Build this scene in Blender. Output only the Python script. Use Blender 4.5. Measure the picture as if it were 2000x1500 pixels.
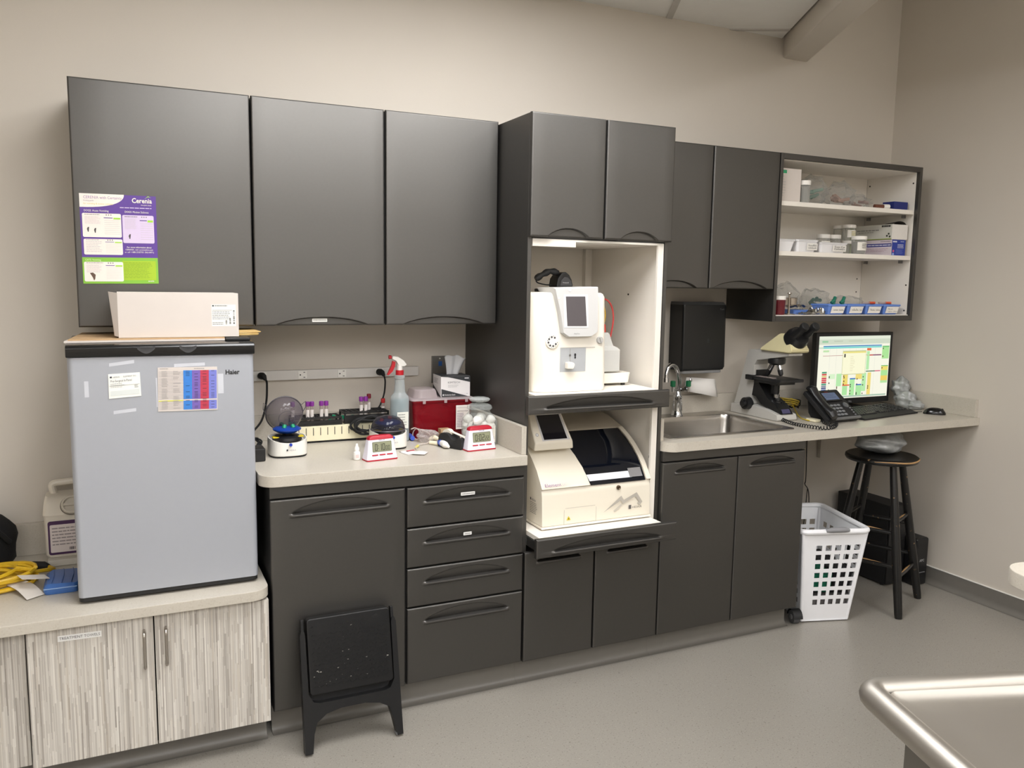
import bpy, bmesh, math, random
from mathutils import Vector, Matrix
random.seed(7)
PI = math.pi
SC = bpy.context.scene
COL = SC.collection
for o in list(bpy.data.objects):
    bpy.data.objects.remove(o)

# ------------------------------------------------------------------ camera
CAM_F, CAM_P = 1609.36, Vector((-0.409, -3.2853, 1.5445))
CAM_YAW, CAM_PITCH, CAM_ROLL = 0.4426, -0.1234, 0.0162
def cam_axes():
    cy, sy = math.cos(CAM_YAW), math.sin(CAM_YAW)
    r = Vector((cy, -sy, 0)); f = Vector((sy, cy, 0)); u = Vector((0, 0, 1))
    cp, sp = math.cos(CAM_PITCH), math.sin(CAM_PITCH)
    f2 = f*cp + u*sp; u2 = u*cp - f*sp
    cr, sr = math.cos(CAM_ROLL), math.sin(CAM_ROLL)
    return r*cr + u2*sr, u2*cr - r*sr, f2
CR, CU, CF = cam_axes()
cd = bpy.data.cameras.new('camera'); cam = bpy.data.objects.new('camera', cd); COL.objects.link(cam)
cd.sensor_fit = 'HORIZONTAL'; cd.sensor_width = 36.0; cd.lens = CAM_F/2000*36; cd.clip_start = 0.02
cam.matrix_world = Matrix(((CR.x, CU.x, -CF.x, CAM_P.x), (CR.y, CU.y, -CF.y, CAM_P.y), (CR.z, CU.z, -CF.z, CAM_P.z), (0, 0, 0, 1)))
SC.camera = cam
def px(u, v, ax, val):
    """photo pixel -> point on the plane ax = val (metres)"""
    d = CF + CR*((u-1000)/CAM_F) - CU*((v-750)/CAM_F)
    i = 'xyz'.index(ax)
    return CAM_P + d*((val-CAM_P[i])/d[i])

# ------------------------------------------------------------------ world, exposure
w = bpy.data.worlds.new('world'); SC.world = w; w.use_nodes = True
w.node_tree.nodes['Background'].inputs[0].default_value = (0.9, 0.95, 1, 1)
w.node_tree.nodes['Background'].inputs[1].default_value = 0.15
SC.view_settings.view_transform = 'Standard'; SC.view_settings.look = 'None'
SC.view_settings.gamma = 1.0; SC.view_settings.use_curve_mapping = False
SC.view_settings.exposure = 0.0
LAMP_POWER = 17.5          # emission of the fluorescent ceiling diffusers
LAMP_COLOR = (0.985, 0.985, 1.0)

# ------------------------------------------------------------------ colour + material helpers
def lin(c):
    c = c/255.0
    return c/12.92 if c <= 0.04045 else ((c+0.055)/1.055)**2.4
def rgb(*c): return tuple(lin(x) for x in c) + (1.0,)
_M = {}
def nn(nt, t, **k):
    n = nt.nodes.new(t)
    for a, b in k.items(): setattr(n, a, b)
    return n
def mat(name, c, rough=0.5, metal=0.0, var=0.06, scale=25.0, bump=0.0, bscale=None, spec=0.5, coat=0.0, sheen=0.0):
    if name in _M: return _M[name]
    m = bpy.data.materials.new(name); m.use_nodes = True; nt = m.node_tree; L = nt.links
    p = nt.nodes['Principled BSDF']
    tc = nn(nt, 'ShaderNodeTexCoord'); no = nn(nt, 'ShaderNodeTexNoise'); no.inputs['Scale'].default_value = scale
    no.inputs['Detail'].default_value = 3
    L.new(tc.outputs['Object'], no.inputs['Vector'])
    cr = nn(nt, 'ShaderNodeMix', data_type='RGBA')
    col = rgb(*c)
    cr.inputs[6].default_value = tuple(min(1, x*(1-var)) for x in col[:3])+(1,)
    cr.inputs[7].default_value = tuple(min(1, x*(1+var)) for x in col[:3])+(1,)
    L.new(no.outputs['Fac'], cr.inputs[0]); L.new(cr.outputs[2], p.inputs['Base Color'])
    p.inputs['Roughness'].default_value = rough; p.inputs['Metallic'].default_value = metal
    p.inputs['Specular IOR Level'].default_value = spec
    p.inputs['Coat Weight'].default_value = coat
    if sheen: p.inputs['Sheen Weight'].default_value = sheen
    if bump:
        n2 = nn(nt, 'ShaderNodeTexNoise'); n2.inputs['Scale'].default_value = bscale or scale*4; n2.inputs['Detail'].default_value = 4
        L.new(tc.outputs['Object'], n2.inputs['Vector'])
        b = nn(nt, 'ShaderNodeBump'); b.inputs['Strength'].default_value = bump; b.inputs['Distance'].default_value = 0.002
        L.new(n2.outputs['Fac'], b.inputs['Height']); L.new(b.outputs['Normal'], p.inputs['Normal'])
    _M[name] = m
    return m
def clear(name, c, alpha, rough=0.08, bump=0.0, bscale=60, edge=0.45):
    """thin clear plastic or glass: tinted see-through film with a glossy coat"""
    if name in _M: return _M[name]
    m = bpy.data.materials.new(name); m.use_nodes = True; nt = m.node_tree; L = nt.links; nt.nodes.clear()
    out = nn(nt, 'ShaderNodeOutputMaterial'); tr = nn(nt, 'ShaderNodeBsdfTransparent'); pr = nn(nt, 'ShaderNodeBsdfPrincipled')
    mx = nn(nt, 'ShaderNodeMixShader'); col = rgb(*c)
    tr.inputs[0].default_value = tuple(0.5+0.5*x for x in col[:3])+(1,)
    pr.inputs['Base Color'].default_value = col; pr.inputs['Roughness'].default_value = rough
    lw = nn(nt, 'ShaderNodeLayerWeight'); lw.inputs[0].default_value = 0.35
    mr = nn(nt, 'ShaderNodeMapRange'); mr.inputs['To Min'].default_value = alpha; mr.inputs['To Max'].default_value = min(1, alpha+edge)
    L.new(lw.outputs['Facing'], mr.inputs['Value']); L.new(mr.outputs[0], mx.inputs[0])
    if bump:
        tc = nn(nt, 'ShaderNodeTexCoord'); n2 = nn(nt, 'ShaderNodeTexNoise'); n2.inputs['Scale'].default_value = bscale
        L.new(tc.outputs['Object'], n2.inputs['Vector'])
        b = nn(nt, 'ShaderNodeBump'); b.inputs['Strength'].default_value = bump; b.inputs['Distance'].default_value = 0.01
        L.new(n2.outputs['Fac'], b.inputs['Height']); L.new(b.outputs['Normal'], pr.inputs['Normal']); L.new(b.outputs['Normal'], lw.inputs['Normal'])
    L.new(tr.outputs[0], mx.inputs[1]); L.new(pr.outputs[0], mx.inputs[2]); L.new(mx.outputs[0], out.inputs[0])
    _M[name] = m
    return m
def emit(name, c, strength):
    if name in _M: return _M[name]
    m = bpy.data.materials.new(name); m.use_nodes = True; nt = m.node_tree; p = nt.nodes['Principled BSDF']
    p.inputs['Base Color'].default_value = (0.8, 0.8, 0.8, 1) if strength > 2 else (0.02, 0.02, 0.02, 1)
    p.inputs['Emission Color'].default_value = c; p.inputs['Emission Strength'].default_value = strength
    p.inputs['Roughness'].default_value = 0.3
    _M[name] = m
    return m
def ink(*c):
    """flat print colour"""
    return mat('ink_%d_%d_%d' % c, c, rough=0.55, var=0.03, scale=80)
def glow(*c):
    return emit('screen_%d_%d_%d' % c, rgb(*c), 1.0)

def special_materials():
    # speckled vinyl floor
    m = mat('floor_vinyl', (149, 144, 135), rough=0.33, var=0.05, scale=2.5, bump=0.04, bscale=60); nt = m.node_tree; L = nt.links
    p = nt.nodes['Principled BSDF']; src = p.inputs['Base Color'].links[0].from_socket
    tc = nn(nt, 'ShaderNodeTexCoord')
    for sc, thr, c, seed in ((170, 0.72, (105, 98, 88), 0), (240, 0.74, (188, 182, 170), 5.3), (70, 0.79, (112, 106, 96), 9.1)):
        mp = nn(nt, 'ShaderNodeMapping'); mp.inputs['Location'].default_value = (seed, seed, seed)
        L.new(tc.outputs['Object'], mp.inputs['Vector'])
        n = nn(nt, 'ShaderNodeTexNoise'); n.inputs['Scale'].default_value = sc; n.inputs['Detail'].default_value = 1
        L.new(mp.outputs[0], n.inputs['Vector'])
        r = nn(nt, 'ShaderNodeMapRange'); r.inputs['From Min'].default_value = thr-0.08; r.inputs['From Max'].default_value = thr
        r.inputs['To Max'].default_value = 0.8
        L.new(n.outputs['Fac'], r.inputs['Value'])
        mx = nn(nt, 'ShaderNodeMix', data_type='RGBA'); L.new(r.outputs[0], mx.inputs[0]); L.new(src, mx.inputs[6])
        mx.inputs[7].default_value = rgb(*c); src = mx.outputs[2]
    L.new(src, p.inputs['Base Color'])
    # countertop laminate
    m = mat('counter_laminate', (192, 185, 172), rough=0.32, var=0.05, scale=9); nt = m.node_tree; L = nt.links
    p = nt.nodes['Principled BSDF']; src = p.inputs['Base Color'].links[0].from_socket
    tc = nn(nt, 'ShaderNodeTexCoord')
    for sc, thr, c in ((160, 0.68, (180, 171, 156)), (260, 0.7, (204, 198, 187))):
        n = nn(nt, 'ShaderNodeTexNoise'); n.inputs['Scale'].default_value = sc; n.inputs['Detail'].default_value = 2
        L.new(tc.outputs['Object'], n.inputs['Vector'])
        r = nn(nt, 'ShaderNodeMapRange'); r.inputs['From Min'].default_value = thr-0.12; r.inputs['From Max'].default_value = thr
        r.inputs['To Max'].default_value = 0.6
        L.new(n.outputs['Fac'], r.inputs['Value'])
        mx = nn(nt, 'ShaderNodeMix', data_type='RGBA'); L.new(r.outputs[0], mx.inputs[0]); L.new(src, mx.inputs[6])
        mx.inputs[7].default_value = rgb(*c); src = mx.outputs[2]
    L.new(src, p.inputs['Base Color'])
    # vertically streaked laminate of the low cabinet: thin strips broken into lengths
    m = bpy.data.materials.new('streaked_laminate'); m.use_nodes = True; nt = m.node_tree; L = nt.links; p = nt.nodes['Principled BSDF']
    tc = nn(nt, 'ShaderNodeTexCoord'); sx = nn(nt, 'ShaderNodeSeparateXYZ'); L.new(tc.outputs['Object'], sx.inputs[0]); src = None
    def math_(op, a, b=None, c=None):
        n = nn(nt, 'ShaderNodeMath', operation=op)
        for k, q in enumerate((a, b, c)):
            if q is None: continue
            if isinstance(q, (int, float)): n.inputs[k].default_value = q
            else: L.new(q, n.inputs[k])
        return n.outputs[0]
    stops = [(0.0, (138, 131, 123)), (0.16, (164, 157, 148)), (0.34, (186, 180, 171)), (0.6, (204, 199, 190)), (0.82, (222, 217, 208)), (1.0, (176, 166, 152))]
    for k, (fx, fz) in enumerate(((230.0, 4.0), (520.0, 7.0))):
        xo = math_('ADD', sx.outputs[0], math_('MULTIPLY', sx.outputs[1], 0.37))
        strip = math_('FLOOR', math_('MULTIPLY', xo, fx))
        w1 = nn(nt, 'ShaderNodeTexWhiteNoise', noise_dimensions='1D'); L.new(strip, w1.inputs['W'])
        seg = math_('FLOOR', math_('ADD', math_('MULTIPLY', sx.outputs[2], fz), math_('MULTIPLY', w1.outputs['Value'], 13.0)))
        cb = nn(nt, 'ShaderNodeCombineXYZ'); L.new(strip, cb.inputs[0]); L.new(seg, cb.inputs[1])
        w2 = nn(nt, 'ShaderNodeTexWhiteNoise', noise_dimensions='2D'); L.new(cb.outputs[0], w2.inputs['Vector'])
        cr = nn(nt, 'ShaderNodeValToRGB'); e = cr.color_ramp.elements
        for i, (pos, c) in enumerate(stops):
            el = e[i] if i < 2 else e.new(pos)
            el.position = pos; el.color = rgb(*c)
        L.new(w2.outputs['Value'], cr.inputs[0])
        if src is None: src = cr.outputs[0]
        else:
            mx = nn(nt, 'ShaderNodeMix', data_type='RGBA'); mx.inputs[0].default_value = 0.4
            L.new(src, mx.inputs[6]); L.new(cr.outputs[0], mx.inputs[7]); src = mx.outputs[2]
    L.new(src, p.inputs['Base Color']); p.inputs['Roughness'].default_value = 0.45
    _M['streaked_laminate'] = m
    # worn black paint with bare wood showing at rubbed spots
    m = mat('worn_black_paint', (20, 19, 18), rough=0.32, var=0.2, scale=20, bump=0.1); nt = m.node_tree; L = nt.links; p = nt.nodes['Principled BSDF']
    src = p.inputs['Base Color'].links[0].from_socket; tc = nn(nt, 'ShaderNodeTexCoord')
    n = nn(nt, 'ShaderNodeTexNoise'); n.inputs['Scale'].default_value = 55; n.inputs['Detail'].default_value = 5
    L.new(tc.outputs['Object'], n.inputs['Vector'])
    r = nn(nt, 'ShaderNodeMapRange'); r.inputs['From Min'].default_value = 0.68; r.inputs['From Max'].default_value = 0.72; L.new(n.outputs['Fac'], r.inputs['Value'])
    mx = nn(nt, 'ShaderNodeMix', data_type='RGBA'); L.new(r.outputs[0], mx.inputs[0]); L.new(src, mx.inputs[6]); mx.inputs[7].default_value = rgb(150, 120, 85)
    L.new(mx.outputs[2], p.inputs['Base Color'])
    # ceiling tile with fine pits
    m = mat('ceiling_tile', (238, 236, 231), rough=0.9, var=0.03, scale=12, bump=0.5, bscale=140)
special_materials()
COVE = lambda: mat('cove_vinyl', (116, 112, 105), rough=0.4, var=0.06, scale=30, bump=0.05, bscale=200)
CAB = lambda: mat('charcoal_thermofoil', (98, 96, 93), rough=0.49, metal=0.95, var=0.03, scale=120, bump=0.03, bscale=500)
CABIN = lambda: mat('white_melamine', (236, 230, 220), rough=0.5, var=0.02, scale=6)
WALL = lambda: mat('wall_paint', (207, 199, 187), rough=0.7, var=0.02, scale=3, bump=0.08, bscale=180)
COUNTER = lambda: _M['counter_laminate']
BLACK = lambda: mat('black_plastic', (22, 22, 23), rough=0.38, var=0.1, scale=40)
MATBLK = lambda: mat('matte_black_plastic', (26, 26, 27), rough=0.6, var=0.1, scale=40, bump=0.05, bscale=300)
GREYP = lambda: mat('grey_plastic', (118, 118, 119), rough=0.5)
WHITEP = lambda: mat('white_plastic', (236, 233, 226), rough=0.35, var=0.02)
WHITEC = lambda: mat('white_card', (208, 199, 191), rough=0.7, var=0.02)
CHROME = lambda: mat('chrome', (215, 216, 218), rough=0.08, metal=1.0, var=0.02)
STEEL = lambda: mat('brushed_steel', (176, 172, 166), rough=0.27, metal=1.0, var=0.05, scale=14, bump=0.03, bscale=90)
RUBBER = lambda: mat('black_rubber', (16, 16, 16), rough=0.7, var=0.1)

# ------------------------------------------------------------------ mesh builder
class MB:
    def __init__(s): s.bm = bmesh.new(); s.mi = 0
    def _add(s, t, M=None):
        if M is not None: bmesh.ops.transform(t, matrix=M, verts=t.verts)
        for f in t.faces: f.material_index = s.mi
        me = bpy.data.meshes.new('tmp'); t.to_mesh(me); t.free(); s.bm.from_mesh(me); bpy.data.meshes.remove(me)
        return s
    def raw(s, verts, faces, M=None):
        t = bmesh.new(); vs = [t.verts.new(v) for v in verts]
        for f in faces:
            try: t.faces.new([vs[i] for i in f])
            except ValueError: pass
        return s._add(t, M)
    def box(s, x0, x1, y0, y1, z0, z1, bev=0.0, seg=2, M=None):
        t = bmesh.new(); bmesh.ops.create_cube(t, size=1)
        for v in t.verts:
            v.co = ((x0+x1)/2+v.co.x*(x1-x0), (y0+y1)/2+v.co.y*(y1-y0), (z0+z1)/2+v.co.z*(z1-z0))
        if bev: bmesh.ops.bevel(t, geom=t.edges[:], offset=bev, segments=seg, affect='EDGES', profile=0.5)
        return s._add(t, M)
    def prism(s, pts, a0, a1, axis='z', hole=None, bev=0.0, M=None):
        """2-D outline swept along an axis. axis z: pts (x,y); y: pts (x,z); x: pts (y,z)"""
        t = bmesh.new()
        def P(p, a): return {'z': (p[0], p[1], a), 'y': (p[0], a, p[1]), 'x': (a, p[0], p[1])}[axis]
        loops = [pts] + ([hole] if hole else [])
        if not hole:
            f = t.faces.new([t.verts.new(P(p, a0)) for p in pts]); fs = [f]
        else:
            ed = []
            for lp in loops:
                vs = [t.verts.new(P(p, a0)) for p in lp]
                ed += [t.edges.new((vs[i], vs[(i+1) % len(vs)])) for i in range(len(vs))]
            fs = [g for g in bmesh.ops.triangle_fill(t, use_beauty=True, edges=ed)['geom'] if isinstance(g, bmesh.types.BMFace)]
        r = bmesh.ops.extrude_face_region(t, geom=fs)
        d = Vector(P((0, 0), a1-a0))
        bmesh.ops.translate(t, vec=d, verts=[g for g in r['geom'] if isinstance(g, bmesh.types.BMVert)])
        bmesh.ops.recalc_face_normals(t, faces=t.faces[:])
        if bev: bmesh.ops.bevel(t, geom=[e for e in t.edges if e.calc_face_angle(0) > 0.6], offset=bev, segments=2, affect='EDGES', profile=0.5)
        return s._add(t, M)
    def loft(s, rings, cap0=True, cap1=True, closed=True, M=None):
        v = [tuple(p) for r in rings for p in r]; n = len(rings[0]); f = []
        for i in range(len(rings)-1):
            for j in range(n if closed else n-1):
                k = (j+1) % n
                f.append((i*n+j, i*n+k, (i+1)*n+k, (i+1)*n+j))
        if cap0: f.append(tuple(range(n))[::-1])
        if cap1: f.append(tuple((len(rings)-1)*n+j for j in range(n)))
        return s.raw(v, f, M)
    def lathe(s, prof, seg=24, c=(0, 0, 0), M=None, cap=True):
        rings = [[(c[0]+r*math.cos(2*PI*j/seg), c[1]+r*math.sin(2*PI*j/seg), c[2]+z) for j in range(seg)] for r, z in prof]
        return s.loft(rings, cap and prof[0][0] > 1e-6, cap and prof[-1][0] > 1e-6, M=M)
    def cyl(s, p0, p1, r0, r1=None, seg=16):
        return s.tube([p0, p1], [r0, r0 if r1 is None else r1], seg)
    def tube(s, pts, r, seg=10, caps=True):
        pts = [Vector(p) for p in pts]; rs = r if isinstance(r, (list, tuple)) else [r]*len(pts)
        rings = []; prev = None
        for i, p in enumerate(pts):
            d = (pts[min(i+1, len(pts)-1)]-pts[max(i-1, 0)])
            d = d.normalized() if d.length > 1e-9 else Vector((0, 0, 1))
            if prev is None:
                a = Vector((0, 0, 1)) if abs(d.z) < 0.9 else Vector((1, 0, 0))
                n = d.cross(a).normalized()
            else:
                n = (prev-d*prev.dot(d)); n = n.normalized() if n.length > 1e-9 else d.orthogonal().normalized()
            prev = n; b = d.cross(n)
            rings.append([p+(n*math.cos(2*PI*j/seg)+b*math.sin(2*PI*j/seg))*rs[i] for j in range(seg)])
        return s.loft(rings, caps, caps)
    def ball(s, c, r, seg=16, M=None):
        r = r if isinstance(r, (list, tuple)) else (r, r, r); n = seg//2
        rings = []
        for i in range(n+1):
            a = PI*(0.02+0.96*i/n)-PI/2
            rings.append([(c[0]+r[0]*math.cos(a)*math.cos(2*PI*j/seg), c[1]+r[1]*math.cos(a)*math.sin(2*PI*j/seg), c[2]+r[2]*math.sin(a)) for j in range(seg)])
        return s.loft(rings, M=M)
    def build(s, name, mats, parent=None, ang=35, world=False, smooth=True):
        bm = s.bm
        if world and parent is not None: bmesh.ops.translate(bm, vec=-Vector(parent.location), verts=bm.verts)
        bmesh.ops.recalc_face_normals(bm, faces=bm.faces[:])
        me = bpy.data.meshes.new(name); bm.to_mesh(me); bm.free()
        for m in (mats if isinstance(mats, (list, tuple)) else [mats]): me.materials.append(m)
        if smooth and len(me.polygons):
            me.polygons.foreach_set('use_smooth', [True]*len(me.polygons)); me.set_sharp_from_angle(angle=math.radians(ang))
        o = bpy.data.objects.new(name, me); COL.objects.link(o)
        if parent is not None: o.parent = parent
        if smooth and ang < 90 and len(me.polygons) < 1500: w = o.modifiers.new('weighted_normals', 'WEIGHTED_NORMAL'); w.keep_sharp = True
        return o
def arc(pts_fn, a0, a1, n): return [pts_fn(a0+(a1-a0)*i/n) for i in range(n+1)]
def rrect(x0, x1, y0, y1, r, n=5):
    """rounded rectangle outline; r may be a number or (x0y0, x1y0, x1y1, x0y1)"""
    rr = r if isinstance(r, (list, tuple)) else (r, r, r, r); P = []
    for (cx, cy, a0, q) in ((x0, y0, PI, rr[0]), (x1, y0, 1.5*PI, rr[1]), (x1, y1, 0, rr[2]), (x0, y1, 0.5*PI, rr[3])):
        ox = cx+(q if cx == x0 else -q); oy = cy+(q if cy == y0 else -q)
        if q < 1e-6: P.append((cx, cy)); continue
        for i in range(n+1):
            a = a0+0.5*PI*i/n; P.append((ox+q*math.cos(a), oy+q*math.sin(a)))
    return P
def spline(ctrl, n=8):
    """Catmull-Rom through control points"""
    c = [Vector(p) for p in ctrl]; c = [c[0]*2-c[1]] + c + [c[-1]*2-c[-2]]; out = []
    for i in range(1, len(c)-2):
        for k in range(n):
            t = k/n; p0, p1, p2, p3 = c[i-1:i+3]
            out.append(0.5*((2*p1)+(p2-p0)*t+(2*p0-5*p1+4*p2-p3)*t*t+(3*p1-p0-3*p2+p3)*t**3))
    out.append(c[-2])
    return out
# ------------------------------------------------------------------ objects
def thing(name, label, cat, loc=(0, 0, 0), rz=0.0, group=None):
    o = bpy.data.objects.new(name, None); COL.objects.link(o); o.empty_display_size = 0.05
    o.location = loc; o.rotation_euler = (0, 0, rz); o['label'] = label; o['category'] = cat
    if group: o['group'] = group
    return o
def tag(o, label, cat, group=None, kind=None):
    o['label'] = label; o['category'] = cat
    if group: o['group'] = group
    if kind: o['kind'] = kind
    return o
def struct(o, label=None, cat=None):
    o['kind'] = 'structure'
    if label: o['label'] = label
    if cat: o['category'] = cat
    return o
def copy_tree(o, parent=None):
    c = o.copy(); COL.objects.link(c); c.parent = parent
    for ch in [x for x in COL.objects if x.parent == o]: copy_tree(ch, c)
    return c
# ------------------------------------------------------------------ flat print (lettering, labels, posters, screens)
_T = {}
def text_mesh(t, bold=0.0):
    k = (t, bold)
    if k not in _T:
        cu = bpy.data.curves.new('txt', 'FONT'); cu.body = t; cu.size = 1.0; cu.offset = bold; cu.resolution_u = 2
        ob = bpy.data.objects.new('txt', cu); me = bpy.data.meshes.new_from_object(ob)
        vs = [v.co.copy() for v in me.vertices]; fs = [tuple(p.vertices) for p in me.polygons]
        bpy.data.objects.remove(ob); bpy.data.curves.remove(cu); bpy.data.meshes.remove(me)
        _T[k] = (vs, fs)
    return _T[k]
class Print:
    """flat marks on a plane: o origin, u and v in-plane unit axes, n outward"""
    def __init__(s, o, u, v, n=None, gap=0.0004):
        s.o, s.u, s.v = Vector(o), Vector(u).normalized(), Vector(v).normalized()
        s.n = Vector(n).normalized() if n else s.u.cross(s.v); s.V = []; s.F = []; s.I = []; s.mats = []; s.gap = gap
    def _m(s, m):
        if m not in s.mats: s.mats.append(m)
        return s.mats.index(m)
    def _pt(s, a, b, l): return s.o+s.u*a+s.v*b+s.n*(s.gap*(1+l))
    def poly(s, pts, m, l=0):
        b = len(s.V); s.V += [s._pt(x, y, l) for x, y in pts]; s.F.append(tuple(range(b, b+len(pts)))); s.I.append(s._m(m)); return s
    def rect(s, a0, b0, a1, b1, m, l=0): return s.poly([(a0, b0), (a1, b0), (a1, b1), (a0, b1)], m, l)
    def round(s, a0, b0, a1, b1, r, m, l=0): return s.poly(rrect(a0, a1, b0, b1, r, 4), m, l)
    def disc(s, a, b, r, m, l=0, n=20, ry=None): return s.poly([(a+r*math.cos(2*PI*i/n), b+(ry or r)*math.sin(2*PI*i/n)) for i in range(n)], m, l)
    def text(s, t, a, b, size, m, l=1, bold=0.0, width=None, align='l'):
        vs, fs = text_mesh(t, bold)
        if not vs: return s
        w = max(v.x for v in vs); sx = size if width is None else width/w
        off = {'l': 0, 'c': -w*sx/2, 'r': -w*sx}[align]; base = len(s.V); i = s._m(m)
        s.V += [s._pt(a+off+v.x*sx, b+v.y*size, l) for v in vs]
        for f in fs: s.F.append(tuple(x+base for x in f)); s.I.append(i)
        return s
    def lines(s, a0, a1, b_top, b_bot, n, m, l=1, th=0.35, rag=0.25):
        """rows of small illegible print"""
        st = (b_top-b_bot)/n
        for i in range(n):
            y = b_top-st*(i+0.5); e = a1-(a1-a0)*rag*random.random()
            x = a0
            while x < e:
                wlen = min((a1-a0)*random.uniform(0.06, 0.2), e-x); s.rect(x, y-st*th/2, x+wlen, y+st*th/2, m, l); x += wlen+(a1-a0)*0.02
        return s
    def scribble(s, a, b, w, h, m, l=1, seed=0, words=(5, 4)):
        """illegible handwriting: looping pen strokes"""
        rng = random.Random(seed); tot = sum(words)+len(words)-1; x = a; st = w/tot
        for n in words:
            pts = []
            for i in range(n*5+1): pts.append((x+st*i/5+.10*st*math.cos(i*1.25), b+h*((.30+.28*math.sin(i*1.25))+(.55 if (i//5) % 3 == rng.randint(0, 2) and i % 5 == 2 else 0)+rng.uniform(-.06, .06))))
            for (p, q) in zip(pts, pts[1:]):
                d = Vector((q[0]-p[0], q[1]-p[1])); nrm = Vector((-d.y, d.x)).normalized()*h*.07 if d.length > 1e-9 else Vector((0, h*.07))
                s.poly([(p[0]-nrm.x, p[1]-nrm.y), (q[0]-nrm.x, q[1]-nrm.y), (q[0]+nrm.x, q[1]+nrm.y), (p[0]+nrm.x, p[1]+nrm.y)], m, l)
            x += st*(n+1)
        return s
    def build(s, name, parent=None, world=False):
        me = bpy.data.meshes.new(name); off = Vector(parent.location) if (world and parent is not None) else Vector((0, 0, 0))
        me.from_pydata([tuple(v-off) for v in s.V], [], s.F)
        for m in s.mats: me.materials.append(m)
        me.polygons.foreach_set('material_index', s.I); me.update()
        o = bpy.data.objects.new(name, me); COL.objects.link(o)
        if parent is not None: o.parent = parent
        return o
XU, ZU, NY = (1, 0, 0), (0, 0, 1), (0, -1, 0)
# ================================================================== the room
XR, ZC, YB, XL = 3.409, 2.757, -7.6, -4.0
CT = 0.914        # countertop height
LC = 0.558        # low countertop height
o = MB().box(XL-0.1, XR+0.1, YB-0.1, 0.1, -0.06, 0.0).build('floor', _M['floor_vinyl']); struct(o, 'grey speckled vinyl floor', 'floor')
o = MB().box(XL, XR, 0.0, 0.1, 0, 3.3).build('wall_back', WALL()); struct(o, 'warm grey painted wall behind the cabinets', 'wall')
o = MB().box(XR, XR+0.1, YB, 0.1, 0, 3.3).build('wall_right', WALL()); struct(o, 'warm grey painted wall at the desk end of the counter', 'wall')
o = MB().box(XL-0.1, XL, YB, 0.1, 0, 3.3).build('wall_left', WALL()); struct(o)
o = MB().box(XL-0.1, XR+0.1, YB-0.1, YB, 0, 3.3).build('wall_rear', WALL()); struct(o)
# coved vinyl skirting
def cove(name, p0, p1, nrm, h, label=None):
    """skirting along p0-p1 (2-D), facing nrm, with a cove at the floor"""
    prof = [(0.0, h), (0.005, h-0.002), (0.006, 0.03)] + [(0.006+0.024*(1-math.cos(a)), 0.03-0.03*math.sin(a)+0.0005) for a in (0.3, 0.6, 0.9, 1.2, 1.5)] + [(0.036, 0.0008), (0.0, 0.0008)]
    rings = [[(p[0]+nrm[0]*q, p[1]+nrm[1]*q, z) for q, z in prof] for p in (p0, p1)]
    return MB().loft(rings).build(name, COVE())
struct(cove('baseboard_right', (XR, YB), (XR, 0), (-1, 0), 0.085), 'grey coved vinyl skirting below the right wall', 'baseboard')
struct(cove('baseboard_back', (2.31, 0), (XR, 0), (0, -1), 0.085), 'grey coved vinyl skirting under the desk counter', 'baseboard')
o = MB().box(XR-0.007, XR, YB, -0.0, 0.0855, 0.0895).build('trim_1', WHITEP()); struct(o, 'thin pale line of caulk on top of the skirting', 'trim')
# ---- ceiling: tile grid turned against the walls, bounded by a boxed beam
GA = math.radians(28.0); ga = Vector((-math.sin(GA), -math.cos(GA), 0)); gb = Vector((math.cos(GA), -math.sin(GA), 0)); GO = Vector((1.917, 0, 0))
BK = 0.61; AK = 1.22; A0 = -0.175
_c = MB().box(XL, XR, YB, 0, ZC+0.045, ZC+0.06)
bmesh.ops.bisect_plane(_c.bm, geom=_c.bm.verts[:]+_c.bm.edges[:]+_c.bm.faces[:], plane_co=GO+gb*BK, plane_no=gb, clear_outer=True)
ceil = _c.build('ceiling', mat('plenum', (150, 148, 145), rough=0.9)); struct(ceil, 'suspended ceiling of pale tiles in a turned grid', 'ceiling')
_bm = bmesh.new(); _bm.free()
def clip_to_room(t, beam=True):
    planes = [((XL, 0, 0), (-1, 0, 0)), ((0, YB, 0), (0, -1, 0)), ((0, 0, 0), (0, 1, 0)), ((XR, 0, 0), (1, 0, 0))]
    if beam: planes.append((GO+gb*BK, gb))
    for co, no in planes:
        bmesh.ops.bisect_plane(t, geom=t.verts[:]+t.edges[:]+t.faces[:], plane_co=co, plane_no=no, clear_outer=True)
        ed = [e for e in t.edges if e.is_boundary]
        if ed: bmesh.ops.holes_fill(t, edges=ed, sides=0)
    return len(t.faces) > 0
GM = Matrix(((gb.x, -ga.x, 0, GO.x), (gb.y, -ga.y, 0, GO.y), (0, 0, 1, 0), (0, 0, 0, 1)))   # grid (b, -a, z) -> world
LAMPS = [(-2, 1.5), (-1, 1), (0, 3), (-2, 4), (0, 5), (-4, 5), (-2, 6)]
lamps_done = []
def cell(k, j): return (k*BK, (k+1)*BK, A0+j*AK, A0+(j+1)*AK)
for k in range(-13, 1):
    for j in range(-3, 9):
        b0, b1, a0, a1 = cell(k, j)
        if (k, j) in LAMPS: continue
        if (k, j+0.5) in LAMPS: a1 = a0+AK/2
        if (k, j-0.5) in LAMPS: a0 = a0+AK/2
        m = MB(); m.box(b0+0.012, b1-0.012, -a1+0.012, -a0-0.012, ZC+0.003, ZC+0.018, M=GM)
        if not clip_to_room(m.bm): m.bm.free(); continue
        o = m.build('ceiling_tile', _M['ceiling_tile'], ceil); o['kind'] = 'structure'
gm = mat('ceiling_grid_white', (196, 192, 185), rough=0.5)
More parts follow.
